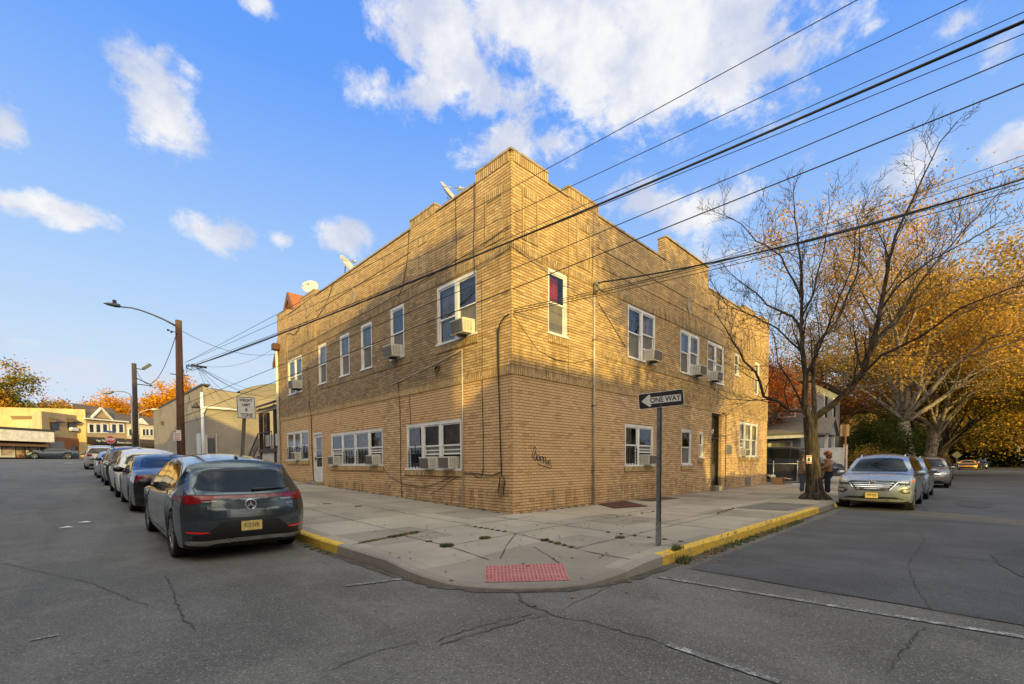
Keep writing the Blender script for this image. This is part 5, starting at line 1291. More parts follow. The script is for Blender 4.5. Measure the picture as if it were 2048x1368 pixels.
mb = MB(); flat(mb, sc_, axt, ups, rnd(rect(-SW / 2 + .008, SW / 2 - .008, -SH / 2 + .008, SH / 2 - .008), .03), .004); mb.build('black_field', M_SIGNK, pl)
mb = MB(); w2, h2 = SW / 2, SH / 2
flat(mb, sc_, axt, ups, [(-w2 * .87, 0), (-w2 * .50, h2 * .80), (-w2 * .44, h2 * .58), (-w2 * .50, h2 * .40), (w2 * .87, h2 * .40), (w2 * .87, -h2 * .44), (-w2 * .50, -h2 * .44), (-w2 * .44, -h2 * .62), (-w2 * .50, -h2 * .84)], .0055)
mb.build('white_arrow', M_SIGNW, pl)
mb = MB(); text_mesh('ONE WAY', SH * .44, frame_M(sc_ + nrm * .0075 + axt * w2 * .18 - ups * .004, axt, ups, nrm), mb, sx=.88, bold=.002); mb.build('lettering', M_SIGNK, pl)
mb = MB(); mb.smooth = True
for v in (-.85, .85): mb.sphere(sc_ + nrm * .006 + ups * v * h2 + axt * (-.005), .009, 8, 5)
mb.build('bolt', M_POST, pl)
# weight limit sign
wb_ = Vector((-3.62, 9.5, gz(0, 9.5))); wl = thing('weight_limit_sign', 'white weight limit 6 tons sign on a leaning wooden post', 'street sign', wb_)
mb = MB(); top = hit(490, 838, Y=9.5); mb.bar(wb_ - Vector((0, 0, .05)), top + Vector((0, .02, .3)), .11, .09); mb.build('post', M_GREYWOOD, wl)
c0, c1 = hit(473.5, 816, Y=9.42), hit(511, 815, Y=9.42); t0, t1 = hit(492, 793.5, Y=9.42), hit(493, 837, Y=9.42)
sc2 = (t0 + t1) / 2; sc2.y = 9.42; sw, sh = (c1 - c0).length, (t0 - t1).length
ax, up = Vector((1, 0, 0)), (Vector((.0, 0, 1)) + Vector((-.03, 0, 0))).normalized(); ax = (ax - up * ax.dot(up)).normalized()
sc2.x = (c0.x + c1.x) / 2
mb = MB(); sign_plate(mb, sc2, ax, up, sw, sh, .04); pl = mb.build('sign_panel', M_SIGNW, wl, fix=True)
n2_ = ax.cross(up)
mb = MB(); o = rnd(rect(-sw / 2 + .014, sw / 2 - .014, -sh / 2 + .014, sh / 2 - .014), .035); i_ = rnd(rect(-sw / 2 + .030, sw / 2 - .030, -sh / 2 + .030, sh / 2 - .030), .028)
V = lambda p: sc2 + ax * p[0] + up * p[1] + n2_ * .004
for k in range(len(o)): mb.quad(V(o[k]), V(o[(k + 1) % len(o)]), V(i_[(k + 1) % len(o)]), V(i_[k]))
mb.build('black_border', M_SIGNK, pl)
mb = MB()
for txt, v, s_, sx in (('WEIGHT', .33, .20, .80), ('LIMIT', .12, .20, .85), ('6', -.10, .26, 1.0), ('TONS', -.345, .25, .86)): text_mesh(txt, s_ * sh * .88, frame_M(sc2 + up * sh * v + n2_ * .005, ax, up), mb, sx=sx * sw / (sh * .79), bold=.004)
mb.build('lettering', M_SIGNK, pl)
# timber utility pole with street lamp arm
PX, PY = -4.22, 15.75; pbz = gz(0, PY)
up1 = thing('utility_pole', 'brown timber utility pole with a long lamp arm and parking notice', 'utility pole', (PX, PY, pbz))
mb = MB(); mb.smooth = True; tp = hit(357, 641, Y=PY); ptop = Vector((tp.x, PY, tp.z)); pbase = Vector((PX - .12, PY, pbz - .1)); mb.tube([pbase, pbase.lerp(ptop, .5), ptop], [.155, .14, .115], 14); mb.build('pole', M_POLE, up1)
tipL, arm0 = hit(240, 611, Y=PY), hit(352, 655, Y=PY)
armp = [hit(px, py, Y=PY) for px, py in ((352, 652), (330, 640), (305, 629), (280, 620), (262, 615.5), (240, 613.5))]
mb = MB(); mb.smooth = True; mb.tube(armp, [.042, .038, .033, .03, .027, .026], 8); mb.build('lamp_arm', mat('grey_arm_metal', (.17, .175, .18), .45, .6), up1)
h0, h1 = hit(241, 612, Y=PY), hit(207, 606.5, Y=PY)
mb = MB(); mb.smooth = True; d = (h1 - h0); mb.tube([h0, h0.lerp(h1, .08), h0.lerp(h1, .3), h0.lerp(h1, .7), h1], [.045, .075, .082, .06, .015], 10); lh = mb.build('lamp_head', mat('dark_lamp_grey', (.085, .095, .105), .4, .5), up1)
mb = MB(); c = h0.lerp(h1, .35); mb.box(c.x - .06, c.x + .06, PY - .05, PY + .05, c.z + .07, c.z + .19); mb.build('photocell', M_BLACK, lh)
mb = MB(); pz0, pz1 = hit(350, 862, Y=PY - .18).z, hit(350, 879, Y=PY - .18).z
pcx = hit(354.5, 870, Y=PY - .17).x; sgw = (hit(362, 870, Y=PY - .17).x - hit(346.5, 870, Y=PY - .17).x); ptz, pbz_ = hit(354, 860, Y=PY - .17).z, hit(354, 881, Y=PY - .17).z
sign_plate(mb, (pcx, PY - .17, (ptz + pbz_) / 2), (1, 0, 0), (0, 0, 1), sgw, ptz - pbz_, .01); nt_ = mb.build('parking_notice', M_SIGNW, up1, fix=True)
mb = MB(); zc = (ptz + pbz_) / 2; hh = (ptz - pbz_)
flat(mb, (pcx - sgw * .30, PY - .173, zc + hh * .37), (1, 0, 0), (0, 0, 1), rect(-sgw * .15, sgw * .15, -hh * .09, hh * .09), .002); 
text_mesh('NO', hh * .13, frame_M((pcx - sgw * .3, PY - .1765, zc + hh * .37), (1, 0, 0), (0, 0, 1)), mb)
for k in range(4): flat(mb, (pcx, PY - .173, zc + hh * (.12 - .17 * k)), (1, 0, 0), (0, 0, 1), rect(-sgw * .38, sgw * (.36 - .06 * (k % 2)), -hh * .035, hh * .035), .002)
mb.build('notice_print', mat('faded_red_print', (.42, .10, .10), .6), nt_)
mb = MB()
for px, py in ((336, 660), (343, 664)): p = hit(px, py, Y=PY); mb.sphere(p, .045, 8, 6)
mb.tube([hit(336, 660, Y=PY), hit(352, 665, Y=PY)], .015, 5); mb.bar(ptop + Vector((-.35, 0, -2.28)), ptop + Vector((.3, 0, -2.28)), .03)
mb.build('insulator', M_BLACK, up1)
mb = MB(); mb.smooth = True; rn_ = random.Random(4); ck = hit(388, 730, Y=PY - .6)
for k in range(7):
    p0 = hit(372, 728 + k * 2, Y=PY); pts = [p0] + [p0.lerp(ck, f) + Vector((rn_.uniform(-.1, .1), rn_.uniform(-.1, .1), rn_.uniform(-.25, .12))) for f in (.3, .6, .9)] + [ck + Vector((rn_.uniform(0, .5), 0, rn_.uniform(-.35, 0)))]; mb.tube(pts, .009, 4)
mb.tube([ck + Vector((-.1, 0, 0)), ck + Vector((.45, 0, -.05))], .04, 6); mb.build('splice_tangle', M_CABLE, up1)
# second, dark pole further up the street with a floodlight and bracket
P2Y = 34.5; q0 = hit(268, 727, Y=P2Y); up2 = thing('utility_pole', 'dark short utility pole farther up the left street with a floodlight', 'utility pole', (q0.x, P2Y, gz(0, P2Y)))
mb = MB(); mb.smooth = True; mb.tube([(q0.x - .05, P2Y, gz(0, P2Y) - .1), (q0.x, P2Y, q0.z)], [.17, .14], 12); mb.build('pole', wood_mat('dark_pole_timber', (.075, .055, .045)), up2)
mb = MB(); mb.smooth = True; mb.tube([hit(272, 737, Y=P2Y), hit(286, 739, Y=P2Y)], .03, 6); mb.build('floodlight_arm', M_BLACK, up2)
a, b = hit(286, 738, Y=P2Y), hit(301, 729, Y=P2Y); mb = MB(); mb.bar(a, b, .30, .20); mb.build('floodlight', mat('dark_lamp_grey', (0, 0, 0)), up2)
mb = MB(); mb.bar(hit(272, 756, Y=P2Y), hit(305, 771, Y=P2Y), .06); mb.bar(hit(272, 768, Y=P2Y), hit(305, 772, Y=P2Y), .06); mb.build('bracket', M_BLACK, up2)
# two far lamp posts by the end of the street
def lamp_post(label, Y, base_px, top, arm, m):
    t0 = hit(*top, Y=Y); bz = gz(0, Y); t = thing('street_lamp', label, 'street lamp', (t0.x, Y, bz)); mb = MB(); mb.smooth = True
    mb.tube([(t0.x, Y, bz), t0], [.09, .06], 8); mb.build('pole', m, t); mb = MB(); mb.smooth = True; pts = [hit(*p, Y=Y) for p in arm]; mb.tube([t0] + pts, .045, 6); mb.build('lamp_arm', m, t)
    mb = MB(); e = pts[-1]; d = (e - pts[-2]).normalized(); mb.smooth = True; mb.tube([e - d * .1, e + d * .2, e + d * .8], [.07, .16, .08], 8); mb.build('lamp_head', m, t)
lamp_post('pale lamp post with a short raised arm in front of the white shop building', 58, None, (276, 827), [(283, 824), (296, 819), (303, 819)], mat('pale_lamp_metal', (.50, .44, .34), .5, .3))
lamp_post('grey street lamp with curved arm showing left of the dark pole', 60, None, (262, 792), [(258, 787), (247, 783), (233, 782.5), (226, 784)], mat('grey_arm_metal', (0, 0, 0)))
# stop sign and street name blade
SY = 60; sb = hit(220.5, 879, Y=SY); st = thing('stop_sign', 'red octagonal stop sign with a blue street name blade on its post', 'street sign', (sb.x, SY, gz(0, SY)))
R8 = (hit(230.5, 879, Y=SY).x - hit(210.5, 879, Y=SY).x) / 2
mb = MB(); mb.tube([(sb.x, SY + .05, gz(0, SY)), (sb.x, SY + .05, hit(220, 856, Y=SY).z)], .04, 6); mb.build('post', M_POST, st)
oc = lambda r: [(r * cos(pi / 8 + k * pi / 4), r * sin(pi / 8 + k * pi / 4)) for k in range(8)]
mb = MB(); mb.prism([(sb.x + u, SY - .03, sb.z + v) for u, v in oc(R8 * 1.08)], (0, -.01, 0), (0, .01, 0)); pl = mb.build('sign_panel', M_SIGNW, st, fix=True)
mb = MB(); flat(mb, (sb.x, SY - .045, sb.z), (1, 0, 0), (0, 0, 1), oc(R8 * .99), 0); mb.build('red_field', M_SIGNR, pl)
mb = MB(); text_mesh('STOP', R8 * .80, frame_M((sb.x, SY - .05, sb.z), (1, 0, 0), (0, 0, 1)), mb, sx=.82, bold=.02); mb.build('lettering', M_SIGNW, pl)
mb = MB(); b0, b1 = hit(209, 862.5, Y=SY), hit(231, 864.5, Y=SY); mb.bar(b0, b1, .03, R8 * .42); mb.build('street_name_blade', M_SIGNB, st)
# sign seen from the back on a brown post, by the driveway
BX = 20.5; bb = hit(1690, 930, X=BX); bs = thing('parking_sign', 'back of a small square sign on a rusty post beyond the parked silver SUVs', 'street sign', (bb.x, bb.y, 0))
mb = MB(); t_ = hit(1690, 850, X=BX); mb.box(bb.x - .03, bb.x + .03, bb.y - .03, bb.y + .03, -.02, t_.z); mb.build('post', mat('rusty_post', (.20, .085, .035), .75, var=.35, scale=20), bs)
a, b = hit(1681, 850, X=BX + .05), hit(1698.5, 872, X=BX + .05); mb = MB(); mb.box(BX + .04, BX + .05, b.y, a.y, b.z, a.z); mb.build('sign_panel', mat('tan_sign_back', (.26, .20, .13), .6), bs)
FX = 62; fb = hit(1914, 910, X=FX); fs = thing('warning_sign', 'small grey diamond sign far down the right street', 'street sign', (FX, fb.y, -.0))
mb = MB(); mb.box(FX, FX + .06, fb.y - .03, fb.y + .03, 0, fb.z); mb.build('post', M_POST, fs); mb = MB(); mb.prism([(FX - .02, fb.y + u, fb.z + v) for u, v in ((0, .42), (.42, 0), (0, -.42), (-.42, 0))], (0, 0, 0), (.01, 0, 0)); mb.build('sign_panel', M_SIGNBACK, fs, fix=True)
# ------------------------------------------------------------------ overhead wires
def wire(label, A, B, ext=0., sag=.3, r=.008, n=26, group='overhead wires', name='overhead_wire'):
    A, B = Vector(A), Vector(B); E = B + (B - A).normalized() * ext; pts = []
    for i in range(n + 1):
        t = i / n; p = A.lerp(E, t); p.z -= 4 * sag * t * (1 - t); pts.append(p)
    mb = MB(); mb.smooth = True; mb.tube(pts, max(r * .85, .0065), 6); o = mb.build(name, M_CABLE, None, loc=tuple(A)); tag(o, label, 'cable', group); return o
pole = lambda px, py: Vector((hit(px, py, Y=PY).x, PY - .15, hit(px, py, Y=PY).z))
NP = hit(392, 730, Y=PY - .5)
wire('highest thin wire, leaving the picture top edge left of all the others', pole(368, 727), hit(1690, 0, D=8.2), 12, .10, .0075)
wire('second highest thin wire over the building corner, just above the thick bundle', pole(370, 726), hit(1889, 0, D=8.8), 12, .16, .007)
wire('thickest black cable bundle rising from the left pole to the top right', NP, hit(2015, 0, D=9.4), 13, .42, .025)
wire('faint hair-thin wire just above the thickest bundle', NP, hit(1992, 0, D=9.3), 13, .36, .005)
wire('faint hair-thin wire between the two thick wires of the lower right set', (3.3, -.1, 6.2), hit(2048, 292, D=15.), 6, .42, .006)
wire('medium black cable running close under the thickest bundle', NP, hit(2042, 0, D=9.6), 13, .36, .010)
wire('thin faint wire two below the thick bundle at the right edge', pole(370, 735), hit(2048, 39, D=9.6), 12, .22, .0065)
wire('black wire reaching the left pole at its upper low bracket', pole(358, 813), hit(2048, 95, D=9.8), 12, .10, .010)
wire('lowest heavy wire of the upper set, reaching low on the left pole', pole(358, 836), hit(2048, 148, D=10.), 12, .16, .0125)
wire('top wire sagging from the lamp pole to the brick building eave', pole(364, 664), (-.15, 16.8, hit(553, 708, X=-.15).z), 0, .38, .010)
wire('sagging wire between the two poles on the left', pole(352, 668), hit(272, 738, Y=P2Y), 0, 1.55, .016)
wire('thin straight wire rising from the left pole to the brown eave box', NP, hit(553, 672, X=-.1), 0, .05, .006)
wire('thin wire under the rising one, left pole to the brick building', NP, hit(556, 690, X=-.05), 0, .45, .007)
wire('lowest service wire crossing the tan building from the left pole', pole(358, 849), hit(562, 786, X=-.04), 0, .05, .009)
tanP = lambda px, py: hit(px, py, Y=35.3)
for k, (px, py) in enumerate(((553, 779), (553, 788), (553, 800), (500, 815), (478, 820), (440, 812))):
    wire(['long drop wire from the pole tangle to behind the brick building, topmost', 'drop wire just below the topmost from the pole tangle', 'third drop wire down from the pole tangle', 'drop wire from the pole tangle towards the weight limit sign', 'steep drop wire from the pole tangle to the tan wall', 'steepest drop wire from the pole tangle to the tan wall'][k], NP, tanP(px, py), 0, [.5, .6, .5, .3, .4, .3][k], .010)
wire('steep cable from the pole down to the white downpipe of the tan building', pole(364, 733), tanP(400, 836), 0, .9, .011)
SH_ = Vector((3.36, -.14, 6.45))
rt = lambda px, py, D=15.: hit(px, py, D=D)
wire('heavy twisted service cable from the right edge to the conduit head', SH_, rt(2048, 302), 6, .62, .026)
wire('thin wire just above the heavy service cable at the right edge', (3.3, -.1, 6.1), rt(2048, 284), 6, .30, .008)
AT = Vector((-.03, .40, 4.86)); 
wire('upper of three close wires from the right edge to the corner wall cable', (0.02, -.05, 4.95), rt(2048, 333), 6, .30, .010)
wire('middle of three close wires from the right edge to the corner wall cable', (0.02, -.05, 4.90), rt(2048, 341), 6, .28, .010)
wire('lowest of three close wires from the right edge to the corner wall cable', (0.02, -.05, 4.85), rt(2048, 350), 6, .30, .010)
# ------------------------------------------------------------------ small things on the ground
# red tactile paving plate
pv = [hit(px, py, Z=-.06) for px, py in ((970, 1129), (1127, 1125), (1140, 1152), (970, 1156))]
tp_ = thing('tactile_paving', 'faded red tactile paving plate at the kerb ramp', 'tactile paving', pv[0] * 0 + (pv[0] + pv[2]) / 2)
def bil(u, v):
    p = pv[0].lerp(pv[1], u).lerp(pv[3].lerp(pv[2], u), v); return Vector((p.x, p.y, side_z(p.x, p.y) + .007))
mb = MB()
for i in range(6):
    for j in range(4): mb.quad(bil(i / 6, j / 4), bil((i + 1) / 6, j / 4), bil((i + 1) / 6, (j + 1) / 4), bil(i / 6, (j + 1) / 4))
M_TACT = paint_mat('faded_red_paving', (.43, .20, .195), .40, (.38, .25, .22)); mb.build('plate', M_TACT, tp_, fix=True)
mb = MB(); mb.smooth = True
for i in range(22):
    for j in range(11):
        p = bil((i + .6) / 22.2, (j + .6) / 11.2); mb.lathe([(.020, -.001), (.017, .005), (.010, .0075), (.0005, .008)], 7, Matrix.Translation(p))
o = mb.build('domes', mat('red_paving_dome', (.33, .085, .09), .7, var=.4, scale=9), tp_); o['kind'] = 'stuff'
# dark red mat and metal hatch by the wall
def lay(name, label, cat, pts, m, h, th=.012):
    c = sum((Vector((x, y, 0)) for x, y in pts), Vector()) / len(pts); mb = MB()
    mb.prism([(x, y, side_z(x, y)) for x, y in pts], (0, 0, .0045), (0, 0, h)); o = mb.build(name, m, None, loc=tuple(c), fix=True); tag(o, label, cat); return o
lay('door_mat', 'dark red mat lying on the pavement by the cream conduit pipe', 'mat', [(3.5, -.06), (2.75, -1.1), (3.9, -1.45), (5.0, -.05)][::1], mat('dark_red_mat', (.070, .022, .018), .9, var=.35, scale=8), .02)
lay('cellar_hatch', 'rusty flat metal hatch in the pavement beside the dark red mat', 'hatch', [(5.6, -.1), (5.4, -.75), (7.2, -.8), (7.4, -.1)], mat('rusty_hatch', (.10, .058, .04), .8, .3, var=.5, scale=6), .016)
# weeds along the joints and kerb
def weeds(spots, seed=3):
    rn_ = random.Random(seed); mb = MB()
    for x, y, rr, n_, hgt in spots:
        for k in range(int(n_ * 1.7)):
            a = rn_.uniform(0, 2 * pi); d = rr * sqrt(rn_.random()); px_, py_ = x + d * cos(a), y + d * sin(a) * .8; z = side_z(px_, py_) if (px_ > CX + .01 and py_ > CY + .01) else road_z(px_, py_)
            b = rn_.uniform(0, 2 * pi); hh = hgt * rn_.uniform(.5, 1.5); w = .004 + .006 * rn_.random(); dx, dy = cos(b), sin(b); l = rn_.uniform(.2, 1.0) * hh
            mb.tri((px_ - dy * w, py_ + dx * w, z), (px_ + dy * w, py_ - dx * w, z), (px_ + dx * l, py_ + dy * l, z + hh))
    return mb
m_, t_ = newmat('weed_green'); P_ = t_.n('NewGeometry').outputs['Position']; cc_ = t_.ramp(t_.noise(P_, 3.2, 3), [(.36, (.045, .075, .016)), (.5, (.10, .115, .03)), (.62, (.21, .145, .06)), (.75, (.13, .075, .04))]); t_.bsdf(cc_, .8); M_WEED = m_
S = []
def along(a, b, n, rr, k, h):
    for i in range(n):
        f = (i + .5) / n; S.append((a[0] + (b[0] - a[0]) * f, a[1] + (b[1] - a[1]) * f, rr, k, h))
along((-4.5, -1.15), (-3.2, -.82), 12, .07, 34, .022); along((-3.9, -1.02), (-3.3, -.86), 5, .08, 90, .03); S += [(-2.83, -2.22, .10, 260, .03), (-3.68, -2.32, .11, 260, .035), (-3.65, -1.8, .06, 60, .02), (-2.38, -3.4, .06, 90, .025), (-2.3, -3.07, .08, 120, .03), (-1.25, -3.8, .09, 110, .03)]
along((-2.1, -1.0), (-2.1, -2.0), 6, .05, 40, .02); along((-2.3, -3.0), (-2.46, -3.8), 5, .04, 50, .02); along((-.9, -3.2), (-.9, -4.8), 6, .04, 30, .02); along((.9, -2.2), (3, -2.25), 4, .04, 25, .02); along((3.3, -3.6), (5.0, -3.4), 5, .05, 40, .025)
S += [(-1.55, -4.98, .16, 200, .07), (-1.7, -5.08, .10, 90, .06), (-2.6, 4.8, .12, 60, .02), (-2.2, 3.7, .1, 50, .02)]
along((-.9, -5.06), (4.5, -5.06), 16, .14, 55, .045); along((-4.9, -1.0), (-4.9, .3), 5, .06, 30, .03); along((.06, -.08), (3.2, -.08), 10, .05, 16, .03); along((-.08, .2), (-.08, 11), 20, .06, 18, .035)
o = weeds(S).build('weeds', M_WEED); o['kind'] = 'stuff'
# pale litter flecks and fallen leaves
rn_ = random.Random(12); mb = MB()
for k in range(520):
    x, y = rn_.uniform(-4.6, 18), rn_.uniform(-5.6, -.1)
    if rn_.random() < .35: x, y = rn_.uniform(-4.9, -.1), rn_.uniform(-4.8, 12)
    if x > -1.5 and rn_.random() < .5: y = -5.05 - abs(rn_.gauss(0, .18))
    z = (side_z(x, y) if (x > CX + .15 and y > CY + .15) else (road_z(x, y) + .002)) + .009
    a = rn_.uniform(0, 6.3); l = rn_.uniform(.012, .032); c, s = cos(a) * l, sin(a) * l; mb.quad((x + c, y + s, z), (x - s, y + c, z + .006), (x - c, y - s, z), (x + s, y - c, z + .008))
o = mb.build('fallen_leaves', mat('dry_leaf', (.20, .10, .035), .85, var=.6, scale=2)); o['kind'] = 'stuff'
for k, (px, py, lb) in enumerate(((137, 934, 'white scrap of litter on the road near the silver minivan'), (497 / 2.926, 940 + 341 / 2.926, 'white paper scrap on the road left of the dark grey SUV'), (388 / 2.926, 940 + 368 / 2.926, 'smaller white scrap on the road, left of the other near the dark grey SUV'))):
    p = hit(px, py, Z=1.05 if k == 0 else -.12); zz = road_z(p.x, p.y) + .01; s = .30 if k == 0 else .10; mb = MB(); mb.prism([(p.x - s, p.y, zz), (p.x - s * .2, p.y - s * .4, zz), (p.x + s, p.y + s * .1, zz), (p.x + s * .3, p.y + s * .5, zz + .02)], (0, 0, 0), (0, 0, .008)); tag(mb.build('litter', M_SIGNW, None, loc=(p.x, p.y, zz)), lb, 'litter', 'scraps of litter on the road')
# cardboard box, rubbish and the chain-link gate at the driveway
bx = thing('cardboard_box', 'open brown cardboard box on the pavement at the far corner of the brick building', 'box', (19.9, -.42, 0)); M_CARD = mat('cardboard', (.36, .215, .105), .85, var=.15)
mb = MB(); 
for a, b, c_, d in ((19.62, 20.24, -.68, -.66), (19.62, 20.24, -.16, -.14), (19.62, 19.64, -.66, -.16), (20.22, 20.24, -.66, -.16)): mb.box(a, b, c_, d, .005, .36)
mb.box(19.64, 20.22, -.66, -.16, .005, .02); mb.build('box_walls', M_CARD, bx)
mb = MB(); mb.prism([(19.63, -.67, .36), (20.23, -.67, .36), (20.2, -1.02, .30), (19.66, -1.02, .28)], (0, 0, 0), (0, 0, .012)); mb.build('flap', M_CARD, bx); mb = MB(); mb.prism([(19.63, -.15, .36), (20.23, -.15, .36), (20.2, .1, .52), (19.66, .1, .5)], (0, 0, 0), (0, 0, .012)); mb.build('flap', M_CARD, bx)
mb = MB(); mb.smooth = True; mb.sphere((20.05, -.1, .42), .16, 10, 7, (1, 1, .7)); tag(mb.build('plastic_bag', mat('white_plastic_bag', (.68, .68, .67), .5), None, loc=(20.05, -.1, .3)), 'white plastic bag heaped behind the cardboard box', 'bag')
mb = MB(); mb.box(20.3, 20.9, -1.5, -.95, .003, .03); tag(mb.build('foam_board', M_SIGNW, None, loc=(20.6, -1.2, 0)), 'white board lying flat below the chain-link gate', 'board')
gt = thing('chain_link_gate', 'low chain-link gate with grey posts and dark screening across the driveway', 'gate', (20.9, -.6, 0))
GX = 20.9; g0, g1, g2 = hit(1547, 930, X=GX).y, hit(1595, 930, X=GX).y, hit(1540, 930, X=GX).y; GT = 1.12
for yy in (g0, g1, hit(1602, 930, X=GX).y - .05): mb = MB(); mb.smooth = True; mb.tube([(GX, yy, 0), (GX, yy, GT + .12)], .032, 8); mb.sphere((GX, yy, GT + .13), .045, 8, 6); mb.build('post', M_STEEL, gt)
mb = MB(); mb.smooth = True; mb.tube([(GX, g2 + .8, GT), (GX, g1, GT)], .022, 6); mb.tube([(GX, g0 - .1, .14), (GX, g1 + .05, .14)], .022, 6); mb.build('rail', M_STEEL, gt)
mb = MB(); ym = g0 - .1; 
y0_, y1_ = g1 + .08, g0 - .1; st_ = .075; k = 0
while y0_ + k * st_ < y1_:
    yy = y0_ + k * st_; mb.bar((GX - .01, yy, .14), (GX - .01, min(yy + .5, y1_), .14 + min(.5, y1_ - yy) * 1.9), .006); mb.bar((GX - .014, yy, GT), (GX - .014, min(yy + .5, y1_), GT - min(.5, y1_ - yy) * 1.9), .006); k += 1
mb.build('wire_mesh', M_STEEL, gt)
mb = MB(); mb.quad((GX + .05, y0_, .15), (GX + .05, y1_, .15), (GX + .05, y1_, GT - .03), (GX + .05, y0_, GT - .03)); mb.build('dark_screening', mat('dark_blue_screening', (.012, .016, .028), .8), gt)
# ------------------------------------------------------------------ two people behind the street tree
def skin_mesh(joints, edges, name, m, parent, sub=2, root=0):
    me = bpy.data.meshes.new(name); me.from_pydata([j[:3] for j in joints], edges, []); ob = bpy.data.objects.new(name, me); COL.objects.link(ob)
    md = ob.modifiers.new('s', 'SKIN'); md.use_smooth_shade = True
    for i, j in enumerate(joints):
        r = j[3]; me.skin_vertices[0].data[i].radius = r if isinstance(r, tuple) else (r, r); me.skin_vertices[0].data[i].use_root = (i == root)
    sb_ = ob.modifiers.new('u', 'SUBSURF'); sb_.levels = sub; sb_.render_levels = sub
    dg = bpy.context.evaluated_depsgraph_get(); dg.update(); me2 = bpy.data.meshes.new_from_object(ob.evaluated_get(dg)); me2.name = name
    bpy.data.objects.remove(ob); o = bpy.data.objects.new(name, me2); COL.objects.link(o); me2.materials.clear(); me2.materials.append(m); o.parent = parent
    return o
M_SKIN = mat('skin', (.36, .20, .13), .55, var=.1)
def person(label, x, y, H, face, jacket, jeans, hair, curly, armL, armR):
    t = thing('person', label, 'person', (0, 0, 0)); k = H / 1.68
    S_ = lambda *v: (v[0] * k, v[1] * k, v[2] * k, v[3] * k if not isinstance(v[3], tuple) else (v[3][0] * k, v[3][1] * k))
    # local: +x is forward, +y left
    J = [S_(0, 0, .92, (.115, .15)), S_(0, 0, 1.10, (.105, .135)), S_(.01, 0, 1.28, (.11, .155)), S_(0, 0, 1.40, (.07, .10)), S_(.015, 0, 1.47, .052), S_(.03, 0, 1.54, (.075, .068)), S_(.03, 0, 1.62, (.088, .076))]
    E_ = [(0, 1), (1, 2), (2, 3), (3, 4), (4, 5), (5, 6)]
    for sg, arm in ((1, armL), (-1, armR)):
        b = len(J); J += [S_(0, sg * .18, 1.365, .055), S_(*arm[0], .043), S_(*arm[1], .034), S_(*[arm[1][i] + (arm[2][i] - arm[1][i]) * .35 for i in range(3)], (.036, .022))]
        E_ += [(3, b), (b, b + 1), (b + 1, b + 2), (b + 2, b + 3)]
        w_, h_ = Vector(arm[1]), Vector(arm[2]); d = (h_ - w_).normalized(); s_ = d.cross(Vector((0, 0, 1))); s_ = s_.normalized() if s_.length > .1 else Vector((0, 1, 0)); n_ = d.cross(s_)
        for f, l in ((-.028, .085), (-.010, .098), (.009, .092), (.026, .075)):
            p0 = w_ + d * .075 + s_ * f; p1 = p0 + d * l * .55 + n_ * .012; p2 = p1 + d * l * .35 + n_ * .028; c = len(J); J += [S_(*p0, .011), S_(*p1, .0095), S_(*p2, .008)]; E_ += [(b + 3, c), (c, c + 1), (c + 1, c + 2)]
        p0 = w_ + d * .03 - s_ * .038; p1 = p0 + d * .04 - s_ * .022 + n_ * .015; c = len(J); J += [S_(*p0, .012), S_(*p1, .010)]; E_ += [(b + 3, c), (c, c + 1)]
    for sg in (1, -1):
        b = len(J); J += [S_(0, sg * .095, .84, .092), S_(.015, sg * .10, .48, .062), S_(-.01, sg * .105, .10, .043), S_(.09, sg * .115, .045, (.035, .045)), S_(.15, sg * .12, .035, (.025, .04))]; E_ += [(0, b), (b, b + 1), (b + 1, b + 2), (b + 2, b + 3), (b + 3, b + 4)]
    body = skin_mesh(J, E_, 'body', M_SKIN, t, 1)
    # face: nose, brow line, lips and ears as children of the continuous body
    mb = MB(); mb.smooth = True; mb.sphere((.125 * k, 0, 1.575 * k), .018 * k, 8, 6, (1.1, .8, 1.3)); mb.sphere((.03 * k, .082 * k, 1.575 * k), .026 * k, 8, 6, (.6, .4, 1)); mb.sphere((.03 * k, -.082 * k, 1.575 * k), .026 * k, 8, 6, (.6, .4, 1)); mb.build('face_features', M_SKIN, t)
    mb = MB(); mb.smooth = True
    for sg in (1, -1): mb.sphere((.105 * k, sg * .032 * k, 1.60 * k), .012 * k, 8, 6)
    mb.build('eyes', M_BLACK, t)
    Jk = [S_(0, 0, .80, (.145, .19)), S_(0, 0, .95, (.15, .195)), S_(0, 0, 1.12, (.145, .18)), S_(.01, 0, 1.28, (.14, .19)), S_(0, 0, 1.40, (.09, .13)), S_(.01, 0, 1.455, .075)]; Ek = [(0, 1), (1, 2), (2, 3), (3, 4), (4, 5)]
    for sg, arm in ((1, armL), (-1, armR)):
        b = len(Jk); e0 = Vector((0, sg * .19, 1.36)); Jk += [S_(*e0, .078), S_(*arm[0], .068), S_(*[arm[0][i] + (arm[1][i] - arm[0][i]) * .95 for i in range(3)], .052)]; Ek += [(4, b), (b, b + 1), (b + 1, b + 2)]
    skin_mesh(Jk, Ek, 'jacket', jacket, t, 2)
    Jt = [S_(0, 0, .93, (.125, .165))]; Et = []
    for sg in (1, -1):
        b = len(Jt); Jt += [S_(0, sg * .10, .82, .105), S_(.015, sg * .105, .48, .085), S_(-.005, sg * .11, .09, .075)]; Et += [(0, b), (b, b + 1), (b + 1, b + 2)]
    skin_mesh(Jt, Et, 'jeans', jeans, t, 2)
    for sg in (1, -1): skin_mesh([S_(-.05, sg * .11, .045, .045), S_(.05, sg * .115, .05, .05), S_(.17, sg * .12, .04, .04)], [(0, 1), (1, 2)], 'shoe', M_SIGNW, t, 2)
    mb = MB(); mb.smooth = True; rn_ = random.Random(3)
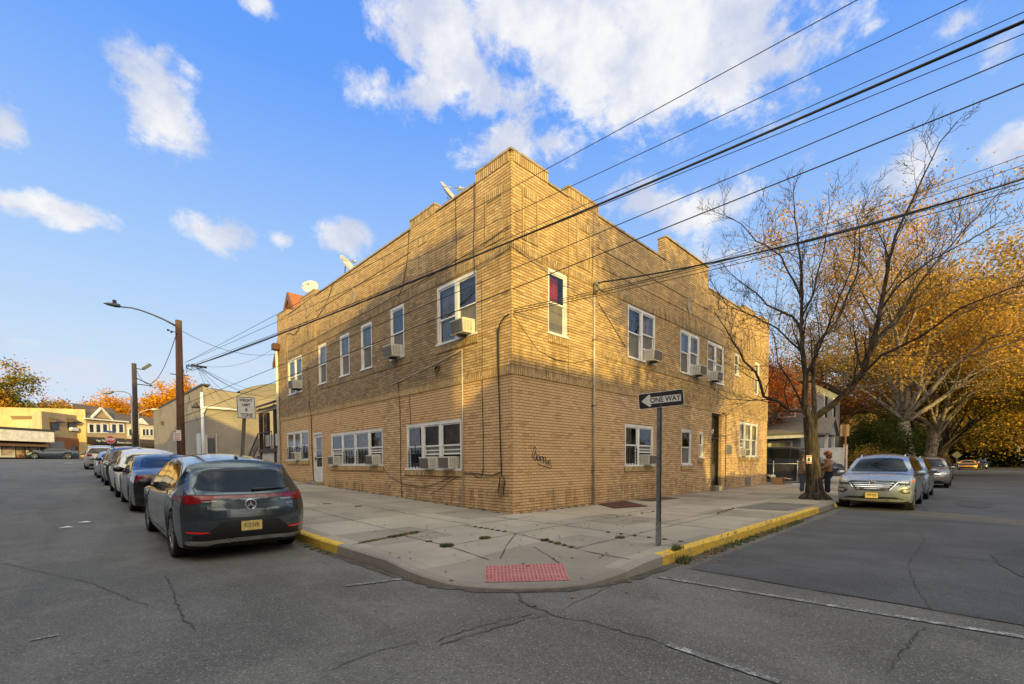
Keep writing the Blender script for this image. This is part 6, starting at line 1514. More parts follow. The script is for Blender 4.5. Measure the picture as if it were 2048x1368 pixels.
    if curly:
        for i in range(70):
            v = Vector((rn_.gauss(0, 1), rn_.gauss(0, 1), rn_.gauss(0, 1))).normalized()
            if v.x > .45 and v.z < .45: continue
            mb.sphere(Vector((.015, 0, 1.60)) * k + Vector((v.x * .095, v.y * .10, v.z * .10 - (.05 if v.x < 0 else 0) * (1 if v.z < 0 else 0))) * k, (.045 + .02 * rn_.random()) * k, 7, 5)
    else: mb.sphere(Vector((.01, 0, 1.61)) * k, .105 * k, 14, 10, (1, .9, 1.0)); mb.sphere(Vector((-.05, 0, 1.55)) * k, .085 * k, 12, 8, (.7, .95, 1.1))
    mb.build('hair', hair, t)
    t.location = (x, y, 0); t.rotation_euler = (0, 0, face); return t
m_, t_ = newmat('plaid_wool'); P_ = t_.n('TexCoord').outputs['Object']; x_, y_, z_ = t_.sep(P_)
g1_ = t_.m('GREATER_THAN', t_.m('FRACT', t_.m('MULTIPLY', z_, 9.)), .68); g2_ = t_.m('GREATER_THAN', t_.m('FRACT', t_.m('MULTIPLY', y_, 10.)), .7); c_ = t_.mix(t_.m('MULTIPLY', g1_, .55), (.30, .19, .125), (.19, .07, .06)); c_ = t_.mix(t_.m('MULTIPLY', g2_, .4), c_, (.13, .08, .06)); t_.bsdf(c_, .9); M_PLAID = m_
person('person in tan plaid jacket and blue jeans, left of the bare tree trunk', 12.55, -3.22, 1.50, radians(-70), M_PLAID, mat('blue_denim', (.055, .085, .13), .9, var=.3, scale=12), mat('dark_hair', (.02, .014, .012), .6), False, [(.05, .26, 1.10), (.20, .22, .95), (.28, .18, .98)], [(.02, -.25, 1.08), (.14, -.22, .88), (.2, -.2, .80)])
person('person with curly auburn hair and brown jacket, right of the bare tree', 12.42, -4.08, 1.58, radians(112), mat('brown_suede', (.26, .145, .072), .85, var=.2, scale=8), mat('dark_denim', (.012, .018, .042), .9), mat('auburn_hair', (.16, .05, .018), .6, var=.5, scale=20), True, [(.08, .25, 1.10), (.28, .10, 1.06), (.33, .02, 1.10)], [(.02, -.26, 1.08), (.24, -.14, 1.0), (.32, -.06, 1.02)])
# ------------------------------------------------------------------ neighbouring buildings
def wall_mat(name, c, line=0., var=.16, siding=False, dirt=.35):
    m, t = newmat(name); P = t.n('NewGeometry').outputs['Position']; x, y, z = t.sep(P)
    n = t.noise(P, .7, 6, .65); k = t.ss(n, .25, .75, 1 - var, 1 + var); col = t.mix(1., c, t.xyz(k, k, k), 'MULTIPLY')
    st = t.noise(t.vm('MULTIPLY', P, (2.2, 2.2, .3)), 1., 5, .65); col = t.mix(t.ss(st, .5, .75, 0, dirt), col, tuple(v * .45 for v in c))
    h = t.noise(P, 30., 3)
    if line:
        f = t.m('FRACT', t.m('DIVIDE', z, line)); e = t.ss(f, .86, .98) if siding else t.ss(f, .10, .02)
        col = t.mix(t.m('MULTIPLY', e, .6), col, tuple(v * .3 for v in c)); h = t.m('SUBTRACT', h, t.m('MULTIPLY', e, 1.5))
    t.bsdf(col, .85, t.bump(h, .4, .01), Specular_IOR_Level=.3); return m
M_STUC = wall_mat('tan_stucco', (.235, .205, .17)); M_CMU = wall_mat('cream_painted_block', (.31, .27, .215), .2)
M_DK = mat('dark_coping_metal', (.05, .045, .045), .6); M_BROWN = mat('brown_timber', (.065, .036, .026), .7, var=.3); M_SID = wall_mat('white_siding', (.52, .50, .46), .13, siding=True, dirt=.15)
# tan commercial building beyond the side lot
TY0, TY1 = 35.35, 65.5; zt0, zt1 = 7.55, 8.0; g0z = gz(0, TY0) - .3
tb = thing('commercial_building', 'plain tan stucco commercial building with white drainpipe behind the utility pole', 'building', (6, 50, gz(0, 50)))
mb = MB(); mb.quad((0, TY0, g0z), (0, TY0, zt0), (0, TY1, zt1), (0, TY1, g0z)); mb.quad((0, TY1, g0z), (0, TY1, zt1), (16, TY1, zt1), (16, TY1, g0z)); mb.build('wall', M_STUC, tb, fix=True)
mb = MB(); mb.poly([(.003, TY0, g0z), (16, TY0, g0z), (16, TY0, 6.1), (.6, TY0, 7.35), (.003, TY0, 7.5)]); mb.build('side_wall', M_CMU, tb)
mb = MB(); mb.quad((.0, TY0 + .02, 7.45), (16, TY0 + .02, 6.05), (16, TY1, 6.05), (0, TY1, 7.4)); mb.build('roof', M_ROOF, tb)
mb = MB(); mb.prism([(-.08, TY0 - .06, zt0), (.5, TY0 - .06, zt0), (.5, TY0 - .06, zt0 + .14), (-.08, TY0 - .06, zt0 + .14)], (0, 0, 0), (0, TY1 - TY0, zt1 - zt0)); mb.build('coping', M_DK, tb, fix=True)
mb = MB(); mb.smooth = True; A_ = hit(402, 785, Y=TY0 - .12); ax_ = A_.x + .05; zh = hit(404, 815, Y=TY0 - .12).z
mb.tube([(ax_, TY0 - .12, g0z), (ax_, TY0 - .12, A_.z)], .11, 8); mb.tube([(ax_ + .0, TY0 - .15, zh - .5), (ax_ + .2, TY0 - .15, zh), (ax_ + .5, TY0 - .15, zh + .02), (hit(480, 821, Y=TY0).x + .4, TY0 - .15, hit(480, 821, Y=TY0).z)], .10, 8); mb.build('drainpipe', M_WHITE, tb)
mb = MB(); mb.smooth = True; p = hit(393, 812, X=-.4); mb.tube([(-.02, p.y, p.z + .35), (-.4, p.y, p.z + .3)], .03, 6); mb.lathe([(.07, .3), (.12, .2), (.30, -.15), (.27, -.15)], 14, Matrix.Translation((-.45, p.y, p.z))); mb.build('gooseneck_lamp', M_DK, tb)
mb = MB(); p = hit(325, 846, X=-.1); mb.box(-.25, -.01, p.y - .18, p.y + .18, p.z - .2, p.z + .18); mb.build('wall_lantern', M_DK, tb)
mb = MB(); a, b = hit(393, 868, X=-.02), hit(401, 868, X=-.02); mb.box(-.03, -.005, b.y, a.y, g0z + .3, a.z); mb.build('door', mat('pale_blue_door', (.40, .46, .52), .5), tb)
mb = MB(); a, b = hit(414, 876, Y=TY0 - .05), hit(430, 905, Y=TY0 - .05); mb.box(a.x, b.x, TY0 - .05, TY0 - .005, gz(0, 35) - .1, a.z); mb.build('barred_door', mat('dark_grey_gate', (.07, .075, .08), .6), tb)
mb = MB(); x_ = hit(411, 876, Y=TY0 - .05).x; mb.box(x_ - .1, x_ + .1, TY0 - .2, TY0 - .052, gz(0, 35) - .1, a.z + .25); x_ = hit(432, 876, Y=TY0 - .05).x; mb.box(x_ - .05, x_ + .05, TY0 - .2, TY0 - .052, gz(0, 35) - .1, a.z + .4); mb.build('gate_post', mat('pale_grey_post', (.42, .40, .36), .7), tb)
# barrel-roofed shed behind it
sh = thing('metal_roofed_shed', 'low blue-grey metal roof showing above the tan building', 'building', (18, 50, 2)); mb = MB(); mb.smooth = True; n = 14
rp = [hit(px, py, Y=46) for px, py in ((480, 781), (500, 774), (525, 769), (553, 766.5))]; rp += [rp[-1] + Vector((4, 0, .1)), rp[-1] + Vector((9, 0, -.4)), rp[-1] + Vector((14, 0, -2))]
for p, q_ in zip(rp[:-1], rp[1:]): mb.quad(p, q_, q_ + Vector((0, 25, 0)), p + Vector((0, 25, 0)))
mb.build('roof', mat('blue_grey_metal_roof', (.20, .22, .26), .45, .4, var=.15, scale=1.), sh, fix=True)
mb = MB()
for p, q_ in zip(rp[:-1], rp[1:]): mb.quad((p.x, 46.02, 1), (q_.x, 46.02, 1), (q_.x, 46.02, q_.z - .02), (p.x, 46.02, p.z - .02))
mb.build('end_wall', M_STUC, sh)
# house with porch next to the brick building
gzp = gz(0, 19); hs = thing('porch_house', 'white house with orange gable roof and brown porch beside the brick building', 'house', (5, 22, gzp))
ap = hit(580, 585, X=1.1); lf = hit(551, 728, X=1.1); rise = ap.z - 7.4; hy = ap.y; half = min(7.0, max(2.0, (lf.y - hy)))
mb = MB(); zE = lf.z; yR, yL = hy - half, hy + half
# body below the eaves and gable wall facing the street
mb.poly([(1.4, yR + .5, gzp - .4), (1.4, yL - .5, gzp - .4), (1.4, yL - .5, zE + .3), (1.4, hy, ap.z - .45), (1.4, yR + .5, zE + .3)]); mb.box(1.41, 12, yR + .5, yL - .5, gzp - .4, zE + .2); mb.build('wall', M_SID, hs, fix=True)
mb = MB()
for s_ in (-1, 1):
    e = hy + s_ * half; mb.prism([(1.0, hy, ap.z), (1.0, e, zE), (1.0, e, zE - .18), (1.0, hy, ap.z - .2)], (0, 0, 0), (11.5, 0, 0))
mb.build('roof', mat('orange_brown_shingle', (.34, .115, .035), .85, var=.25, scale=14), hs, fix=True)
mb = MB()
for s_ in (-1, 1):
    e = hy + s_ * half; mb.prism([(.93, hy, ap.z - .02), (.93, e, zE - .02), (.93, e, zE - .3), (.93, hy, ap.z - .34)], (0, 0, 0), (.065, 0, 0))
mb.build('bargeboard', mat('rust_brown_trim', (.17, .075, .04), .7), hs, fix=True)
PXF = .15; zf = hit(540, 897, X=PXF).z; zr = hit(553, 806, X=PXF).z
for px in (522, 531, 536, 551):
    p = hit(px, 850, X=PXF + (.0 if px in (522, 551) else .9)); mb = MB(); mb.box(p.x - .09, p.x + .09, p.y - .09, p.y + .09, gzp - .2, zr - .05); mb.build('porch_post', M_BROWN, hs)
y0p, y1p = 17.35, hit(519, 850, X=PXF).y
mb = MB(); mb.prism([(PXF - .35, 0, zr - .1), (1.4, 0, zr + .55), (1.4, 0, zr + .67), (PXF - .35, 0, zr + .02)], (0, y0p, 0), (0, y1p + .3, 0)); mb.build('porch_roof', M_BROWN, hs, fix=True)
mb = MB(); mb.box(PXF - .1, PXF + .06, y0p, y1p + .2, zr - .32, zr - .1); mb.build('porch_beam', mat('cream_trim', (.42, .36, .28), .7), hs)
mb = MB(); mb.box(PXF - .1, 1.4, y0p, y1p, zf - .2, zf - .02); mb.build('porch_floor', M_BROWN, hs)
za, zb_ = hit(545, 869, X=PXF).z, hit(545, 892, X=PXF).z; mb = MB(); mb.box(PXF - .05, PXF + .02, y0p, hit(533, 880, X=PXF).y, zb_, za); mb.build('porch_parapet', M_SID, hs)
mb = MB(); mb.box(PXF + .0, PXF + .06, y0p, y1p, gzp - .3, zf - .21); mb.build('porch_skirt', M_SID, hs)
mb = MB()
for k in range(6): mb.box(PXF - .1 + .0, 1.2, y1p + .28 * k, y1p + .28 * (k + 1) + .02, gzp - .2, zf - .2 - (zf - .2 - gzp) * (k + 1) / 7)
mb.build('steps', M_BROWN, hs)
mb = MB()
ra, rb = Vector((PXF - .1, y1p, zf + .85)), Vector((PXF - .1, y1p + 2.3, gzp + 1.0)); mb.bar(ra, rb, .05); mb.bar(ra - Vector((0, 0, .7)), rb - Vector((0, 0, .7)), .04)
for k in range(10): p = ra.lerp(rb, k / 9.); mb.bar(p, p - Vector((0, 0, .8)), .03)
rc_, rd_ = Vector((PXF - .1, y0p + 1.2, zf + .9)), Vector((PXF - .1, y1p, zf + .9)); mb.bar(rc_, rd_, .05)
for k in range(7): p = rc_.lerp(rd_, k / 6.); mb.bar(p, p - Vector((0, 0, .85)), .025)
mb.build('railing', M_BLACK, hs)
mb = MB(); mb.box(1.36, 1.405, 18.6, 19.4, zf, zf + 2.0); mb.build('door', mat('cream_trim', (0, 0, 0)), hs)
mb = MB(); mb.smooth = True; mb.sphere((.8, 18.4, zr - .45), .13, 10, 7); mb.build('porch_lantern', M_WHITE, hs)
# far shops round the end of the street
class Fr:
    def __init__(s, px, Y, u, z0): s.p = hit(px, 900, Y=Y); s.p.z = z0; s.u = Vector((u[0], u[1], 0)).normalized(); s.n = Vector((s.u.y, -s.u.x, 0))
    def __call__(s, a, o, z): return s.p + s.u * a + s.n * o + Vector((0, 0, z))
    def box(s, mb, a0, a1, o0, o1, z0, z1): mb.obox(s((a0 + a1) / 2, (o0 + o1) / 2, (z0 + z1) / 2), s.u, s.n, (0, 0, 1), (a1 - a0) / 2, abs(o1 - o0) / 2, (z1 - z0) / 2)
    def quad(s, mb, a0, a1, o, z0, z1): mb.quad(s(a0, o, z0), s(a1, o, z0), s(a1, o, z1), s(a0, o, z1))
def span(F_, px):
    d = ray(px, 900); # a along u where the view column px meets the front plane
    n = F_.n; t = (F_.p - CAM).dot(n) / (d.dot(n)); return (CAM + d * t - F_.p).dot(F_.u)
def zat(F_, px, py, o=0.):
    d = ray(px, py); t = (F_.p + F_.n * o - CAM).dot(F_.n) / d.dot(F_.n); return (CAM + d * t).z - F_.p.z
GZ = gz(0, 75)
def poster_mat(name, a, b):
    m, t = newmat(name); P = t.n('NewGeometry').outputs['Position']; v = t.n('TexVoronoi', {'Vector': P, 'Scale': 2.6}); c = t.ramp(t.sep(v.outputs['Color'])[0], [(.0, a), (.35, (.5, .42, .33)), (.6, b), (.85, (.10, .05, .04))]); t.bsdf(c, .35); return m
# white-canopied shop
f1 = Fr(92, 75, (.79, .62), GZ); W0 = span(f1, -40); s1 = thing('corner_shop', 'single-storey shop with a long white canopy and poster-filled windows', 'shop', f1(-3, 0, 0))
zc0, zc1 = zat(f1, 40, 883), zat(f1, 40, 861.5)
mb = MB(); f1.box(mb, W0, 0, -6, 0, 0, zc1 + .2); mb.build('wall', wall_mat('brown_shop_wall', (.13, .08, .055)), s1, fix=True)
mb = MB(); f1.box(mb, W0, .0, .01, 1.3, zc0, zc1); mb.build('canopy', mat('white_canopy', (.72, .68, .62), .6, var=.2, scale=2), s1, fix=True)
mb = MB(); f1.box(mb, W0, .1, -.5, 1.35, zc1 + .001, zc1 + .28); mb.build('coping', M_DK, s1, fix=True)
mb = MB(); mb.prism([f1(W0, .01, zc0 - .02), f1(W0, 1.0, zc0 - .4), f1(W0, 1.0, zc0 - .6), f1(W0, .01, zc0 - .6)], (0, 0, 0), f1(-.4, 0, 0) - f1(W0, 0, 0)); mb.build('awning', mat('brown_awning', (.16, .095, .06), .8), s1, fix=True)
M_POSTER = poster_mat('shop_posters', (.40, .06, .05), (.62, .56, .48))
for k, (pa, pb_) in enumerate(((-38, -12), (1, 27), (54, 77))):
    a0, a1 = span(f1, pa), span(f1, pb_); zb, zt = zat(f1, (pa + pb_) / 2, 911), zat(f1, (pa + pb_) / 2, 891)
    mb = MB(); f1.box(mb, a0 - .1, a1 + .1, .005, .06, zb - .1, zt + .05); fr_ = mb.build('window_frame', M_WHITE2, s1, fix=True); mb = MB(); f1.quad(mb, a0, a1, .066, zb, zt); mb.build('pane', M_POSTER, fr_)
    mb = MB(); f1.box(mb, a0 - .1, a1 + .1, .005, .10, .05, zb - .11); mb.build('stall_riser', M_WHITE2, s1, fix=True)
mb = MB(); a0, a1 = span(f1, 32), span(f1, 50); f1.box(mb, a0, a1, .005, .03, .05, zat(f1, 40, 891)); dd = mb.build('door', poster_mat('shop_door_posters', (.35, .05, .03), (.25, .15, .08)), s1, fix=True)
# yellow two-storey block behind the shop and the tan block beside it
f2 = Fr(86, 76, (.61, .79), GZ); s2 = thing('corner_block', 'tan two-storey block with shuttered garage and small awning windows', 'building', f2(3, 0, 0))
A1 = span(f2, 161.5); zt = zat(f2, 86, 822.5)
mb = MB(); mb.quad(f2(0, 0, 0), f2(A1, 0, 0), f2(A1, 0, zt), f2(0, 0, zt)); mb.build('wall', wall_mat('tan_shop_stucco', (.36, .27, .16)), s2)
mb = MB(); sw0 = hit(-60, 900, Y=86); pL = Vector((sw0.x, sw0.y, GZ)); e0 = f2(0, 0, 0); zs = zat(f2, 86, 830)
pk = hit(66, 900, Y=80); pk = Vector((pk.x, pk.y, GZ)); mb.quad(pk, e0, e0 + Vector((0, 0, zt)), pk + Vector((0, 0, zt))); mb.quad(pL, pk + Vector((0, .01, 0)), pk + Vector((0, .01, zt * .86)), pL + Vector((0, 0, zt * .86))); mb.quad(f2(A1, 0, 0), f2(A1, -8, 0), f2(A1, -8, zt), f2(A1, 0, zt)); mb.build('side_wall', wall_mat('pale_yellow_wall', (.56, .47, .28)), s2)
mb = MB(); mb.prism([pL + Vector((0, 0, zt * .86)), pk + Vector((0, 0, zt * .86)), pk + Vector((0, -.2, zt * .86 + .45)), pL + Vector((0, -.2, zt * .86 + .45))], (0, 0, 0), (0, .3, 0)); mb.build('coping', mat('tan_trim', (.25, .17, .09), .8), s2, fix=True)
zb_ = zat(f2, 120, 875)
mb = MB(); f2.box(mb, 0, A1, .005, .12, 0, zb_); mb.build('brick_base', wall_mat('orange_brick', (.30, .115, .045), .1), s2, fix=True)
mb = MB(); f2.box(mb, span(f2, 98), span(f2, 127), .125, .16, 0, zat(f2, 112, 882)); mb.build('roller_shutter', wall_mat('grey_shutter', (.22, .21, .19), .12), s2, fix=True)
mb = MB(); f2.box(mb, span(f2, 141), span(f2, 153), .125, .15, 0, zat(f2, 147, 893)); mb.build('doorway', M_DGLASS, s2, fix=True)
for pa, pb_ in ((102, 118), (137, 152)):
    a0, a1 = span(f2, pa), span(f2, pb_); z0, z1 = zat(f2, (pa + pb_) / 2, 860), zat(f2, (pa + pb_) / 2, 844); mb = MB(); f2.box(mb, a0, a1, .005, .06, z0, z1); w_ = mb.build('window', M_BRONZE, s2, fix=True); mb = MB(); f2.box(mb, a0 + .15, a1 - .15, .062, .08, z0 + .1, z1 - .1); mb.build('pane', M_DGLASS, w_, fix=True)
    mb = MB(); mb.prism([f2(a0 - .1, .01, z1 + .45), f2(a0 - .1, .8, z1 + .05), f2(a0 - .1, .8, z1 - .1), f2(a0 - .1, .01, z1 - .1)], (0, 0, 0), f2(a1 + .1, 0, 0) - f2(a0 - .1, 0, 0)); mb.build('window_awning', mat('dark_brown_awning', (.10, .065, .045), .8), s2, fix=True)
mb = MB(); a0 = span(f2, 138); f2.box(mb, a0, span(f2, 151), .09, .5, zat(f2, 145, 861.5), zat(f2, 145, 855)); mb.build('window_cooler', M_WHITE, s2, fix=True)
# gabled block with black awning
f3 = Fr(173.5, 80, (.82, .56), GZ); s3 = thing('gabled_block', 'gabled two-storey tan block with black awning over the shop front', 'building', f3(5, 0, 0)); A1 = span(f3, 254); ze = zat(f3, 175, 838)
M_S3 = wall_mat('tan_siding', (.42, .30, .19), .14, siding=True)
mb = MB(); mb.quad(f3(0, 0, 0), f3(A1, 0, 0), f3(A1, 0, ze), f3(0, 0, ze)); mb.build('wall', M_S3, s3)
mb = MB(); zt_ = zat(f3, 171, 819); mb.quad(f3(-1.6, -2, 0), f3(0, -.01, 0), f3(0, -.01, zt_), f3(-1.6, -2, zt_)); mb.quad(f3(-9, -10, 0), f3(-1.6, -2, 0), f3(-1.6, -2, zt_), f3(-9, -10, zt_ - .3)); mb.build('side_wall', wall_mat('yellow_side_wall', (.55, .42, .22)), s3)
g0, g1, gp = span(f3, 182), span(f3, 224), span(f3, 203); zp = zat(f3, 203, 817.5)
mb = MB(); mb.poly([f3(g0, .12, ze + .12), f3(g1, .12, ze + .12), f3(gp, .12, zp)]); mb.build('gable', M_S3, s3)
mb = MB()
for a, b in ((g0, gp), (g1, gp)): mb.bar(f3(a, .2, ze + .15), f3(b, .2, zp + .08), .3, .22)
f3.box(mb, -.3, A1 + .1, .01, .4, ze - .05, ze + .14); mb.build('white_trim', M_WHITE2, s3, fix=True)
mb = MB(); zr_ = zat(f3, 245, 824); mb.quad(f3(0, .35, ze + .15), f3(A1, .35, ze + .15), f3(A1, -2.5, zr_ + .6), f3(0, -2.5, zr_ + .8)); mb.prism([f3(g0, .1, ze + .2), f3(gp, .1, zp), f3(g1, .1, ze + .2)], (0, 0, 0), f3(0, -3, 0) - f3(0, 0, 0)); mb.build('roof', mat('dark_shingle', (.10, .075, .06), .9, var=.25), s3, fix=True)
for pa in (180, 193.5, 207, 225, 239):
    a0, a1 = span(f3, pa), span(f3, pa + 7.5); z0, z1 = zat(f3, pa, 866), zat(f3, pa, 847); mb = MB(); f3.box(mb, a0 - .2, a1 + .25, .005, .08, z0, z1); w_ = mb.build('window', M_WHITE, s3, fix=True); mb = MB(); f3.box(mb, a0, a1, .082, .1, z0 + .12, z1 - .12); mb.build('pane', M_DGLASS, w_, fix=True)
za, zb_ = zat(f3, 180, 875), zat(f3, 180, 884); aw1 = span(f3, 248)
mb = MB(); mb.prism([f3(.1, .01, za + .1), f3(.1, 1.3, zb_ + .25), f3(.1, 1.3, zb_ - .25), f3(.1, .01, zb_ - .25)], (0, 0, 0), f3(aw1, 0, 0) - f3(.1, 0, 0)); mb.build('awning', mat('black_awning', (.02, .016, .016), .7), s3, fix=True)
mb = MB(); text_mesh('Age Nutrition', .42, frame_M(f3(aw1 * .27, 1.42, zb_ + .2), f3.u, (0, 0, 1)), mb, sx=.95); text_mesh('Beauty Salon', .42, frame_M(f3(aw1 * .80, 1.42, zb_ + .05), f3.u, (0, 0, 1)), mb, sx=.95); mb.build('awning_lettering', mat('white_lettering', (.78, .77, .74), .5), s3)
mb = MB(); f3.box(mb, .4, aw1 - .3, .01, .06, .05, zb_ - .3); mb.build('shop_front', wall_mat('tan_shutter', (.28, .21, .15), .14), s3, fix=True)
# white block on the right with dark awning
f4 = Fr(254.5, 83, (.86, .5), GZ); s4 = thing('white_block', 'white two-storey block with a dark awning right of the gabled block', 'building', f4(4, 0, 0)); A1 = 14; ze = zat(f4, 260, 846)
mb = MB(); mb.quad(f4(0, 0, 0), f4(A1, 0, 0), f4(A1, 0, ze), f4(0, 0, ze)); mb.build('wall', wall_mat('white_shop_wall', (.60, .52, .42)), s4)
mb = MB(); zr_ = zat(f4, 262, 836); mb.quad(f4(-.1, .3, ze), f4(A1, .3, ze), f4(A1, -2, zr_ + .4), f4(-.1, -2, zr_ + .7)); mb.build('roof', MATS['dark_shingle'], s4)
g0, g1, gp = span(f4, 275), span(f4, 297), span(f4, 284); mb = MB(); mb.prism([f4(g0, .35, ze), f4(g1, .35, ze - .1), f4(gp, .35, zat(f4, 284, 837))], (0, 0, 0), f4(0, -.6, 0) - f4(0, 0, 0)); mb.build('dormer', M_WHITE2, s4, fix=True)
for pa in (259, 270, 286, 293, 301):
    a0, a1 = span(f4, pa), span(f4, pa + 4.6); z0, z1 = zat(f4, pa, 872), zat(f4, pa, 857); mb = MB(); f4.box(mb, a0 - .12, a1 + .12, .005, .08, z0, z1); w_ = mb.build('window', M_WHITE, s4, fix=True); mb = MB(); f4.box(mb, a0, a1, .082, .1, z0 + .1, z1 - .1); mb.build('pane', M_DGLASS, w_, fix=True)
za, zb_ = zat(f4, 270, 878), zat(f4, 270, 889); mb = MB(); mb.prism([f4(0, .01, za), f4(0, 1.5, zb_ + .2), f4(0, 1.5, zb_ - .3), f4(0, .01, zb_ - .3)], (0, 0, 0), f4(A1, 0, 0) - f4(0, 0, 0)); mb.build('awning', mat('dark_brown_canvas', (.045, .03, .022), .8), s4, fix=True)
mb = MB(); f4.box(mb, .2, A1, .01, .05, .05, zb_ - .4); mb.build('shop_front', M_BRONZE, s4, fix=True)
# ------------------------------------------------------------------ houses along the right street
M_GSID = wall_mat('grey_siding', (.25, .265, .29), .16, siding=True, dirt=.2)
gh = thing('grey_house', 'pale grey clapboard house with a gabled porch behind the bare street tree', 'house', (30, 3, 0))
HX0 = 27.0; HY = hit(1679, 850, X=HX0 + 9).y
mb = MB(); mb.box(HX0, HX0 + 9, HY, HY + 11, -.1, 6.6); mb.build('wall', M_GSID, gh)
mb = MB(); mb.prism([(HX0 - .4, HY - .5, 6.5), (HX0 - .4, HY + 11.5, 6.5), (HX0 - .4, HY + 5.5, 9.2)], (0, 0, 0), (10, 0, 0)); mb.build('roof', mat('dark_shingle', (0, 0, 0)), gh, fix=True)
# porch wing towards the street and the driveway
pz0 = hit(1560, 842, X=HX0 - 1.6).z; mb = MB(); mb.box(HX0 - 1.5, HX0 - .01, HY + .2, 6.5, -.1, 2.9); mb.build('bay', M_GSID, gh)
mb = MB(); mb.prism([(HX0 - 2.1, HY - .2, 2.9), (HX0 - .01, HY - .2, 3.75), (HX0 - .01, HY - .2, 3.9), (HX0 - 2.1, HY - .2, 3.05)], (0, 0, 0), (0, 7.5, 0)); mb.build('porch_roof', mat('grey_brown_shingle', (.17, .15, .13), .9, var=.2), gh, fix=True)
mb = MB(); mb.box(HX0 - 2.15, HX0 - 1.98, HY - .25, 7.2, 2.72, 2.9); mb.build('porch_fascia', M_WHITE2, gh)
PG = hit(1661, 850, X=HX0).y
mb = MB(); mb.prism([(HX0 - .6, PG, 2.95), (HX0 + 1.8, PG, 2.95), (HX0 + .6, PG, 3.95)], (0, 0, 0), (0, HY - PG - .01, 0)); mb.build('porch_gable', M_GSID, gh, fix=True)
mb = MB()
for a, b in ((HX0 - .85, HX0 + .6), (HX0 + 2.05, HX0 + .6)): mb.prism([(a, PG - .15, 2.9), (b, PG - .15, 3.97), (b, PG - .15, 4.1), (a, PG - .15, 3.03)], (0, 0, 0), (0, HY - PG + .14, 0))
mb.build('porch_gable_roof', mat('grey_brown_shingle', (0, 0, 0)), gh, fix=True)
for x_ in (HX0 - .4, HX0 + 1.6): mb = MB(); mb.box(x_ - .08, x_ + .08, PG + .05, PG + .21, 0, 2.95); mb.build('porch_post', M_WHITE2, gh)
mb = MB(); mb.box(HX0 - .5, HX0 + 1.7, PG + .02, HY - .01, -.1, .5); mb.build('porch_floor', M_CURB, gh)
for x0, y0, y1, z0, z1 in ((HX0 - 1.5, .4, 1.5, 1.1, 2.5), (HX0 - 1.5, 1.7, 2.8, 1.1, 2.5), (HX0 - 1.5, 3.2, 4.6, 1.1, 2.5), (HX0, .6, 1.5, 4.3, 5.9), (HX0, 3.0, 3.9, 4.3, 5.9), (HX0, 6, 6.9, 4.3, 5.9)):
    mb = MB(); mb.box(x0 - .05, x0 - .002, y0 - .1, y1 + .1, z0 - .1, z1 + .1); w_ = mb.build('window', M_WHITE, gh); mb = MB(); mb.box(x0 - .06, x0 - .051, y0, y1, z0, z1); mb.build('pane', mat('curtained_pane', (.20, .20, .19), .2, var=.5, scale=2.), w_)
for x0, x1, z0, z1 in ((HX0 + 4.2, HX0 + 4.9, 1.0, 2.9), (HX0 + 6.4, HX0 + 7.1, 1.0, 2.9), (HX0 + 3.6, HX0 + 4.4, 4.3, 5.9), (HX0 + 6.4, HX0 + 7.2, 4.3, 5.9)):
    mb = MB(); mb.box(x0 - .1, x1 + .1, HY - .05, HY - .002, z0 - .1, z1 + .1); w_ = mb.build('window', M_WHITE, gh); mb = MB(); mb.box(x0, x1, HY - .06, HY - .051, z0, z1); mb.build('pane', M_DGLASS, w_)
mb = MB(); mb.box(HX0 + .6, HX0 + 1.5, HY - .05, HY - .002, .5, 2.6); mb.build('door', M_BRONZE, gh)
# brown house further along, half hidden by leaves
bh = thing('brown_house', 'brown-roofed house with cream trim glimpsed through the golden trees', 'house', (50, 2, 0))
mb = MB(); mb.box(46, 56, -1, 9, -.1, 6.); mb.build('wall', wall_mat('ochre_wall', (.34, .22, .11)), bh)
mb = MB(); mb.prism([(45.5, -1.6, 5.9), (45.5, 9.6, 5.9), (45.5, 4, 9.2)], (0, 0, 0), (11, 0, 0)); mb.prism([(44.5, -3.2, 3.1), (44.5, -.9, 3.9), (44.5, -.9, 4.05), (44.5, -3.2, 3.25)], (0, 0, 0), (10, 0, 0)); mb.build('roof', mat('brown_shingle', (.12, .06, .04), .9, var=.25), bh, fix=True)
for k in range(4):
    x0 = 46.8 + 2.3 * k; mb = MB(); mb.box(x0, x0 + 1.1, -1.06, -1.002, 1., 2.6); w_ = mb.build('window', mat('cream_trim', (0, 0, 0)), bh); mb = MB(); mb.box(x0 + .1, x0 + 1., -1.08, -1.061, 1.1, 2.5); mb.build('pane', M_DGLASS, w_)
for k in range(2):
    y0 = .5 + 3 * k; mb = MB(); mb.box(45.94, 45.998, y0, y0 + 1.3, 1., 2.8); w_ = mb.build('window', mat('cream_trim', (0, 0, 0)), bh); mb = MB(); mb.box(45.92, 45.939, y0 + .12, y0 + 1.18, 1.12, 2.68); mb.build('pane', M_DGLASS, w_)
for k in range(5): mb = MB(); mb.box(45 + 2.2 * k, 45.16 + 2.2 * k, -3.1, -2.94, 0, 3.15); mb.build('porch_post', mat('cream_trim', (0, 0, 0)), bh)
